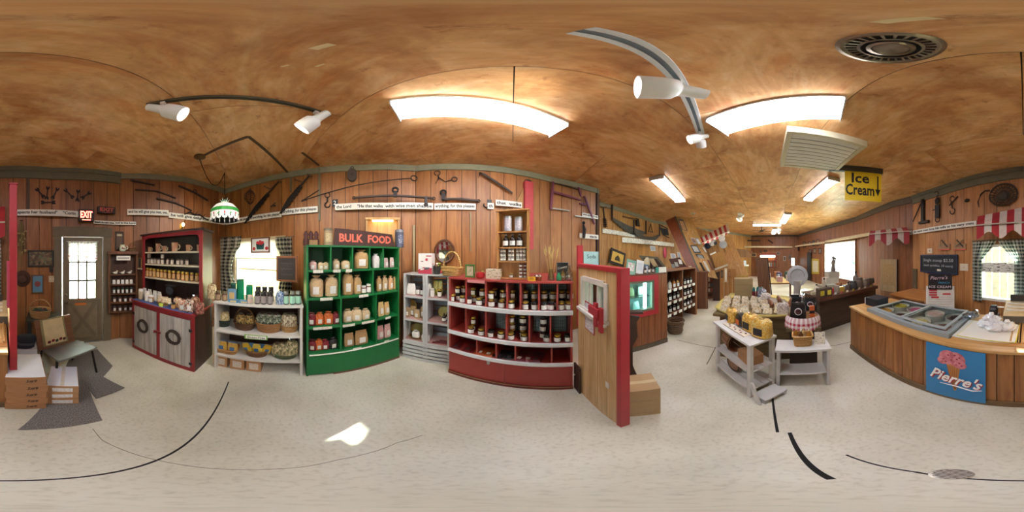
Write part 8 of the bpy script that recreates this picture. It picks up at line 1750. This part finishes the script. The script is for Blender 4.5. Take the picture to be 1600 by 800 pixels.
# frames on the hall right wall
fn = [(1257, 382, 5, 9), (1265, 381, 4, 8), (1271, 380, 4, 9), (1278, 379, 4, 10), (1266, 393, 5, 7), (1273, 392, 5, 8), (1281, 392, 5, 9), (1248, 388, 3, 8)]
for k, (x, y, w_, h_) in enumerate(fn): chip('framed_card', 'dark small frame left of the hall window, %s row, %s' % (['upper', 'lower'][k // 4], ORD[k % 4]), 'picture', slant(x, y, w_, h_, 0), None, '2a1c16', .03, ['7a6a54', '8a8274', '5f6a60', '9a8a6a', '6a5a50', '8a7a60', '77706a', 'b9b2a2'][k], 'dark frames left of the hall window')
chip('notice_board', 'yellow and white pinned notice board left of the hall window', 'board', slant(1274, 416, 12, 24, 0), None, 'b9a43a', .04, 'cfc8b4', None); chip('hung_coat', 'long dark coat hung left of the notice board', 'coat', slant(1264, 416, 6, 44, 0), None, '23242a', .12, None, None); chip('lit_switch', 'small pale blue lit panel among the dark frames', 'panel', slant(1239, 409, 5, 12, 0), None, emit('bfe6ea', 1.2), .04, None, None)

# ================================================================ ICE CREAM COUNTER
U = Unit((2.2, -1.235), (-.06, -1.215)); L = U.L; D = .84; ZK = .80; CPK = wood('85522a', 'b07a42', .8, 'z', vary=.14); OAK = wood('b58448', 'd6aa6c', 1, 'x', vary=.04)
t = U.root('ice_cream_counter', 'long plank fronted serving counter with pale wooden top edge', 'counter'); n = 17
for k in range(n): mk('plank', MB().box(L * k / n + .0035, L * (k + 1) / n - .0035, 0, .022, .07, ZK - .03), CPK, t)
mk('base_board', MB().box(-.01, L + .01, -.022, .0, 0, .085), plain('6f5738', .6), t, bevel=.004); mk('backing', MB().box(0, L, .022, .035, 0, ZK - .03), plain('1d110a'), t)
mk('top_edge', MB().box(-.02, L + .0, -.03, .07, ZK - .03, ZK), OAK, t, bevel=.004)
ul, ur = U.uu(1347), U.uu(1478)
mk('counter_top', MB().box(ur, L, .07, D, ZK - .03, ZK), OAK, t); mk('counter_top', MB().box(-.02, ul, .07, D, ZK - .03, ZK), OAK, t); mk('end_panel', MB().box(-.02, 0, 0, D, 0, ZK - .03), CPK, t); mk('side_panel', MB().box(L - .02, L, .035, D, 0, ZK - .03), CPK, t)
# freezer
fz = thing('ice_cream_freezer', 'glass lidded chest freezer with tubs set in the counter', 'freezer', U.pos((ul + ur) / 2, .07, 0), U.rz); W_ = ur - ul; FD = .74; GF = plain('8f9a9c', .35, .05)
fr = MB(); fr.box(-W_ / 2 + .01, W_ / 2 - .01, .005, .06, ZK - .02, ZK + .045).box(-W_ / 2 + .01, W_ / 2 - .01, FD - .06, FD, ZK - .02, ZK + .045).box(-W_ / 2 + .01, -W_ / 2 + .07, .06, FD - .06, ZK - .02, ZK + .045).box(W_ / 2 - .07, W_ / 2 - .01, .06, FD - .06, ZK - .02, ZK + .045)
mk('freezer_rim', fr, GF, fz, bevel=.004); LN = plain('d6d2cf', .4)
mk('freezer_well', MB().box(-W_ / 2 + .02, W_ / 2 - .02, .02, FD - .02, .56, .58).box(-W_ / 2 + .02, W_ / 2 - .02, .02, .03, .58, ZK - .02).box(-W_ / 2 + .02, W_ / 2 - .02, FD - .03, FD - .02, .32, ZK - .02).box(-W_ / 2 + .02, -W_ / 2 + .03, .03, FD - .03, .32, ZK - .02).box(W_ / 2 - .03, W_ / 2 - .02, .03, FD - .03, .32, ZK - .02), LN, fz)
for s in (0, 1):
    x0, x1 = (-W_ / 2 + .07, .03) if s == 0 else (-.03, W_ / 2 - .07); zz = ZK + .046 + .012 * s
    ld = mk('sliding_lid', MB().box(x0, x1, .055, .09, zz, zz + .02).box(x0, x1, FD - .09, FD - .055, zz, zz + .02).box(x0, x0 + .035, .09, FD - .09, zz, zz + .02).box(x1 - .035, x1, .09, FD - .09, zz, zz + .02), plain('a3acac', .35, .05), fz, bevel=.002); mk('lid_glass', MB().box(x0 + .035, x1 - .035, .09, FD - .09, zz + .006, zz + .011), pane('eef4f2', .06), ld)
base = Matrix.Translation(U.pos((ul + ur) / 2, .07, 0)) @ Matrix.Rotation(U.rz, 4, 'Z')
flv = [('d8922e', 'orange'), ('5a2a22', 'chocolate'), ('d9c38a', 'pale custard'), ('7a4a3a', 'swirled brown'), ('cdb23c', 'yellow'), ('d05a8a', 'bright pink'), ('e0b8b4', 'pale pink'), ('5a3a30', 'dark fudge')]
for k, (c, nm) in enumerate(flv):
    x = -W_ / 2 + .17 + (k % 4) * (W_ - .34) / 3; y = .2 if k // 4 == 0 else .52
    q = base @ Vector((x, y, .581)); t = thing('ice_cream_tub', '%s ice cream tub in the freezer, %s row' % (nm, ['front', 'back'][k // 4]), 'tub', q, U.rz, 'ice cream tubs'); mk('tub_wall', MB().lathe([(.115, 0), (.13, .22), (.135, .24), (.125, .24), (.115, .17)], 20, cap=False), plain('d8cfc4', .6), t, smooth=True); mk('ice_cream', MB().lathe([(.118, .16), (.12, .2), (.08, .235), (.03, .215), (.002, .225)], 20), plain(c, .6, .2, bump=.3), t, smooth=True)
# poster on the front
xa, xb = U.uu(1450), U.uu(1541.5); PWd = xb - xa; PH = .71; p = U.pos((xa + xb) / 2, -.004, .075)
p.z = .045; t = thing('ice_cream_poster', 'blue poster of a pink ice cream cone with white script lettering', 'poster', p + Vector((0, .024, 0)), U.rz)
PH = .72; mk('poster_sheet', MB().box(-PWd / 2, PWd / 2, -.003, 0, 0, PH), plain('2f7fb4', .5, .06), t); cx = -.015
cone = mk('cone', MB().prism([(cx - .05, .53), (cx + .075, .51), (cx + .04, .15), (cx + .022, .14)], -.006, -.003), plain('b97b40', .6), t)
for k in range(5): f = (k + 1) / 6; mk('waffle_line', MB().tube([(cx - .06 + .13 * f, -.0065, .5), (cx + .022 + .02 * f, -.0065, .17)], .0018, 4), plain('7a4a20'), cone)
IC = pieces('c9707a', 'd98a90', 'b95a66', scale=30)
for k, (x, z, rx_, rz_) in enumerate([(-.03, .60, .085, .085), (.035, .595, .085, .085), (.075, .535, .055, .045), (-.085, .55, .045, .045)]): mk('scoop', MB().prism([(cx + x + rx_ * math.cos(a), z + rz_ * math.sin(a)) for a in [2 * math.pi * i / 18 for i in range(18)]], -.0075 - .0007 * k, -.003), IC, t)
for k in range(9): mk('cherry_bit', MB().prism([(cx + [-.07, -.03, .03, .07, .05, -.05, .0, .09, .07][k] + .010 * math.cos(a), .72 * [.80, .88, .9, .78, .84, .76, .81, .74, .87][k] + .008 * math.sin(a)) for a in [2 * math.pi * i / 8 for i in range(8)]], -.0105, -.003), plain('8a1f34'), t)
text("Pierre's", .15, plain('a8323c', .6), t, (.024, -.0106, .325), shear=.35, bold=.006, width=PWd * .86, height=.16, thick=.0005, rot=(R(90), R(7), 0), name='lettering_shadow')
text("Pierre's", .15, plain('f2efe8', .6), t, (.017, -.0126, .335), shear=.35, bold=.003, width=PWd * .86, height=.16, thick=.0008, rot=(R(90), R(7), 0))
mk('script_underline', MB().tube([(-.12, -.0105, .225), (.02, -.0105, .23), (.16, -.0105, .2), (.24, -.0105, .225)], [.003, .007, .008, .003], 5), plain('f2efe8', .6), t)
# counter goods
zt = ZK + .001
p, s = U.on(1357, .28, zt); t = thing('card_reader', 'dark navy box with grey front at the left counter end', 'box', U.pos(.18, .25, zt), U.rz + R(10)); mk('case', MB().box(-.13, .13, 0, .26, .0, .13), plain('1f2733', .4), t, bevel=.006); mk('grey_front', MB().box(-.15, -.13, .0, .2, .02, .12), plain('c2c4c2', .4), t, bevel=.004); mk('lid_seam', MB().box(-.131, .131, -.001, .261, .09, .094), BLACK, t)
q = U.pos(.40, 1.05, 0); t = thing('back_counter', 'plain wooden back counter behind the freezer', 'counter', q, U.rz); mk('counter_top', MB().box(-.5, .3, -.15, .55, .84, .87), wood('96602f', 'b07a44', 1, 'x', vary=.04), t); mk('panel', MB().box(-.48, .28, -.12, .5, 0, .84), W_dark, t)
# cutting boards and papers right
BO = [(plain('dcdcd4', .4, .03), .0, .30, .42, .012, 'thick white cutting board on the counter'), (plain('d6c832', .5), .012, .26, .38, .008, 'yellow board under the white sheet'), (plain('ebe8dd', .5, .03), .020, .25, .36, .006, 'white paper sheet pile on the yellow board')]
for m_, z, a, b, th, lab in BO:
    q = U.pos(U.uu(1548, .33), .12, zt + z); tag(mk('cutting_board', MB().box(-a * 1.05, a * 1.0, 0, b + .04, 0, th), m_, None, q, (0, 0, U.rz + R(-3 if z else 0)), bevel=.003), lab, 'board', 'boards on the counter')
PB = plain('dde0e2', .25, .05, coat=.4)
for k, (x, tt, r_, h_) in enumerate([(1540, .40, .09, .09), (1556, .34, .11, .10), (1574, .36, .10, .09), (1549, .47, .10, .12)]):
    p, s = U.on(x, tt, zt + .026); t = thing('plastic_bag', 'crumpled white plastic bag on the counter, %s' % ['leftmost', 'front', 'rightmost', 'rear'][k], 'bag', p, U.rz, 'crumpled plastic bags'); mk('crumple', MB().ball((0, 0, h_ * .5), r_, r_ * .8, h_ * .5, 14, 8, .22), PB, t); mk('knot', MB().ball((0, 0, h_), .03, .03, .035, 8, 5, .3), PB, t)
p, s = U.on(1517, .3, zt + .0); t = thing('plastic_wrap', 'clear bluish plastic wrap bundle at the freezer corner', 'wrap', U.pos(ur + .02, .55, ZK + .05), U.rz); mk('bundle', MB().ball((0, 0, .03), .1, .05, .035, 12, 6, .25), pane('c9d6e6', .3), t); mk('loose_end', MB().ball((.07, 0, .07), .05, .03, .05, 10, 6, .3), pane('d6e0ec', .3), t)
t = thing('cash_register', 'beige cash register with grey display at the counter back right', 'register', U.pos(U.uu(1590, .62), .58, zt), U.rz); mk('base', MB().box(-.16, .2, 0, .3, 0, .1), plain('5f5a50', .5), t, bevel=.005); mk('keyboard', MB().hexa([(-.16, .0, .1), (.2, 0, .1), (.2, .3, .1), (-.16, .3, .1), (-.16, .02, .13), (.2, .02, .13), (.2, .3, .22), (-.16, .3, .22)]), plain('cdb78a', .5), t, bevel=.004); mk('display', MB().box(-.1, .1, .24, .28, .22, .3), plain('3a3a38', .3), t)
for k in range(3): mk('key_row', MB().box(-.13, .1, .06 + .07 * k, .1 + .07 * k, .145 + .02 * k, .16 + .022 * k), plain('e2ddd0'), t)
t = thing('label_gun', 'black handheld tape dispenser behind the plastic bags', 'dispenser', U.pos(U.uu(1553, .66), .66, zt), U.rz); mk('roll', MB().lathe([(.06, -.04), (.065, -.03), (.065, .03), (.06, .04)], 18), plain('1f1b1e', .4), t, (0, 0, .14), (0, R(90), 0)); mk('stand', MB().box(-.06, .06, -.05, .05, 0, .09), plain('4a2a24'), t); mk('paper_end', MB().box(-.03, .12, -.01, .02, .18, .186), PAPER, t)
tag(mk('wooden_tray', MB().box(-.06, .1, 0, .5, 0, .012).box(-.06, -.045, 0, .5, .012, .03).box(.085, .1, 0, .5, .012, .03).box(.01, .02, 0, .5, .012, .02), OAK, None, U.pos(L - .12, .12, zt), (0, 0, U.rz), bevel=.002), 'pale slatted wooden tray at the counter right end', 'tray')
# menu boards
q = U.pos(U.uu(1469, .97), .97, .79); tz = thing('menu_board', 'white ice cream menu board with black header standing behind the freezer', 'menu', q, 0, None, (1, 1, .76), rot=(R(-4), 0, R(180 + 28))); w_ = .44
mk('white_board', rect_frame(MB(), w_, .54, .035, -.02, 0, -.1).box(-w_ / 2 + .03, w_ / 2 - .03, -.01, -.002, -.07, .41), plain('e2ddd4', .5), tz, bevel=.003)
for k in range(8): mk('menu_rail', MB().box(-w_ / 2 + .04, w_ / 2 - .04, -.016, -.01, -.05 + .052 * k, -.044 + .052 * k), plain('b9b4aa', .5), tz)
for k, (x, z) in enumerate([(-.11, .34), (-.11, .29), (-.11, .24), (-.08, .19), (.08, .31), (.1, .26)]): mk('flavour_strip', MB().box(x - .06, x + .06, -.018, -.01, z, z + .032), plain('c23038' if k != 4 else 'd8d4cc', .5), tz)
hd = mk('header_panel', MB().prism([(-w_ * .42, .38), (w_ * .42, .38), (w_ * .42, .66), (w_ * .36, .70), (-w_ * .36, .70), (-w_ * .42, .66)], -.035, -.02), plain('14141a', .4), tz); text("Pierre's", .1, plain('e6c2cc', .5), hd, (-.02, -.0365, .62), shear=.3, width=.27, rot=(R(90), R(-4), 0)); text('FRENCH', .05, plain('4aa8d8', .5), hd, (.06, -.0365, .515), width=.17); text('ICE CREAM', .07, plain('f0d8dc', .5), hd, (0, -.0365, .43), width=.33)
mk('board_leg', MB().box(-w_ / 2, -w_ / 2 + .03, -.02, 0, -1.03, -.1).box(w_ / 2 - .03, w_ / 2, -.02, 0, -1.03, -.1), plain('e2ddd4', .5), tz)
p, rz, wd, h = wfr(1440, 1498, 398, 427, .02); t = thing('chalkboard', 'blue framed chalkboard of ice cream scoop prices', 'blackboard', p, rz); mk('board_frame', rect_frame(MB(), wd, h, .03, -.025, 0), plain('1d2a4a', .5), t, bevel=.003); mk('slate', MB().box(-wd / 2 + .028, wd / 2 - .028, -.015, -.004, .028, h - .028), plain('20262c', .7), t); CH = plain('b9bcc0', .8); text('Single scoop $2.50', .09, CH, t, (0, -.0165, h * .68), width=wd * .8); text('(each sprinkles .10 extra)', .07, CH, t, (0, -.0165, h * .4), width=wd * .78); mk('price_sticker', MB().box(0, wd * .1, -.018, -.015, h * .13, h * .23), PAPER, t); mk('chalk_tray', MB().box(-wd * .35, wd * .35, -.05, -.005, -.015, 0), plain('1d2a4a', .5), t)
for k, (x0, x1, y0, y1, lab) in enumerate([(1449, 1457, 388, 396, 'small cream switch plate above the chalkboard'), (1500, 1513, 412, 423, 'plain white paper note right of the chalkboard')]):
    p, rz, wd, h = wfr(x0, x1, y0, y1, .0); t = thing('wall_note', lab, 'note', p, rz); mk('plate', MB().box(-wd / 2, wd / 2, -.008, 0, 0, h), plain('ddd0b8', .6), t)
    mk('centre_mark', MB().box(-wd * .1, wd * .1, -.012, -.008, h * .4, h * .6), plain('6a5a48' if k == 0 else 'cabfa8'), t)
for k, (x0, x1) in enumerate([(1467, 1485), (1491, 1510)]):
    p, rz, wd, h = wfr(x0, x1, 374, 391, .0); t = thing('cone_plaque', '%s wooden cone plaque with a crossed scoop on the wall' % ['left', 'right'][k], 'plaque', p, rz, 'crossed scoop plaques'); mk('plaque_board', MB().box(-wd / 2, wd / 2, -.02, 0, h * .12, h * .55), wood('8a6a4a', 'a8845c', vary=.05), t, bevel=.003); mk('lower_strip', MB().box(-wd / 2, wd / 2, -.03, -.0, 0, h * .12), plain('c9604a'), t); mk('crossed_scoop', MB().tube([(-wd * .2, -.03, h * .95), (wd * .3, -.03, h * .3)], .012, 6), IRON2, t); mk('crossed_spoon', MB().tube([(wd * .3 * (1 if k else -.9), -.04, h * .9), (-wd * .25, -.04, h * .35)], .01, 6), plain('8a7a5a'), t)
# hanging price plaque left
p, rz, wd, h = wfr(1383, 1404, 405, 455, .1); t = thing('price_plaque', 'weathered tan price list board hung on the dark planks', 'board', p, rz + R(12)); mk('board', MB().box(-wd / 2, wd / 2, -.03, 0, 0, h), wood('8a7a62', 'b89a6e', .6, 'z', vary=.03), t, bevel=.003); mk('printed_rows', MB().box(-wd * .38, wd * .38, -.032, -.03, h * .2, h * .85), print_label('a88a5c', '6a5238', 40), t); mk('dark_edge', MB().box(wd / 2, wd / 2 + .02, -.03, 0, 0, h), BLACK, t)
# awnings and the counter window
dw = whit(1560)
awning('large red and white striped awning over the counter window', ((1528, 338), (1608, 322)), ((1526, 352), (1608, 347)), (2.86, 2.60), (2.52, 2.30), 7, .22)
awning('small red and white striped awning by the hall corner', ((1360, 361), (1416, 355)), ((1358, 366), (1421, 361)), (4.6, 4.2), (4.25, 3.9), 7, .32, c1='8f2a30', c2='b5a598')
GG2 = cloth_trans(gingham('d9dcd2', '2c4440', .06), .4)
p, rz, wd, h = seg_frame(WS, O_curt)
def swag(label, side):
    t_ = thing('checked_curtain', label, 'curtain', p, rz); m = MB(); nx, nz = 40, 16; vs = []; uv = []
    for j in range(nz + 1):
        f = j / nz
        for i in range(nx + 1):
            s = i / nx
            inner = (wd * .485 * (1 - (f / .36) ** 1.3) if f < .36 else .02) ; inner = max(inner, .07)
            outw = wd / 2 + .12
            x = -outw + (outw - wd / 2 + inner) * s if side < 0 else outw - (outw - wd / 2 + inner) * s
            z = h + .06 - f * (h + .08); vs.append((x, -.06 + .018 * math.sin(s * 34), z)); uv.append((s * .45, z))
    m.add(vs, [(j * (nx + 1) + i, j * (nx + 1) + i + 1, (j + 1) * (nx + 1) + i + 1, (j + 1) * (nx + 1) + i) for j in range(nz) for i in range(nx)]); m.uv = uv
    mk('cloth', m, GG2, t_, smooth='all'); mk('tie_back', MB().tube([(side * (wd / 2 + .1), -.09, h * .62), (side * (wd / 2 - .05), -.1, h * .6)], .014, 6), plain('9aa39a', .8), t_); mk('curtain_rod', MB().cyl((side * (wd / 2 + .14), -.06, h + .07), (side * .01, -.06, h + .07), .008), plain('6b5a42'), t_)
swag('green and white checked curtain at the left of the counter window', -1); swag('green and white checked curtain at the right of the counter window', 1)
t = thing('cafe_valance', 'white cafe valance with dark marks across the counter window', 'curtain', p, rz); mk('cloth', wavy(wd - .06, h * .52, h * .68, .008, 8, y=-.02), print_label('e6e6dd', '4a5048', 16), t, smooth='all'); mk('curtain_rod', MB().cyl((-wd / 2 + .02, -.02, h * .69), (wd / 2 - .02, -.02, h * .69), .006), WHITE, t)
# south red post and low partition beside the boxes
t = thing('red_post', 'tall red painted post at the right end of the counter', 'post', (-.105, -1.30, 0)); mk('post', MB().box(-.03, .03, -.03, .03, 0, 2.2), RP, t, bevel=.004); mk('post_cap', MB().box(-.034, .034, -.034, .034, 2.2, 2.215), RP, t); mk('side_boards', MB().box(-.02, .02, -.75, -.03, 0, 1.16), PW, t); mk('red_brace', MB().box(.03, .05, -.05, .03, 1.18, 1.56), plain('b8405a', .5), t)
# floor drain
q = floorpt(1487, 741); t = thing('floor_drain', 'oval metal slotted floor drain near the counter', 'drain', (q.x, q.y, .0), 0, None, (.88, .88, 1)); mk('drain_rim', MB().lathe([(.062, 0.0005), (.062, .004), (.052, .005), (.052, .001)], 28, cap=False), plain('a8a498', .35, metal=.7), t); mk('drain_pit', MB().lathe([(.053, .0004), (.053, .0012)], 24), BLACK, t)
for k in range(7): y = -.042 + .014 * k; x = math.sqrt(.052 ** 2 - y * y); mk('drain_bar', MB().box(-x, x, y - .0035, y + .0035, .001, .0045), plain('cfcbc0', .35, metal=.6), t)

finish_text()
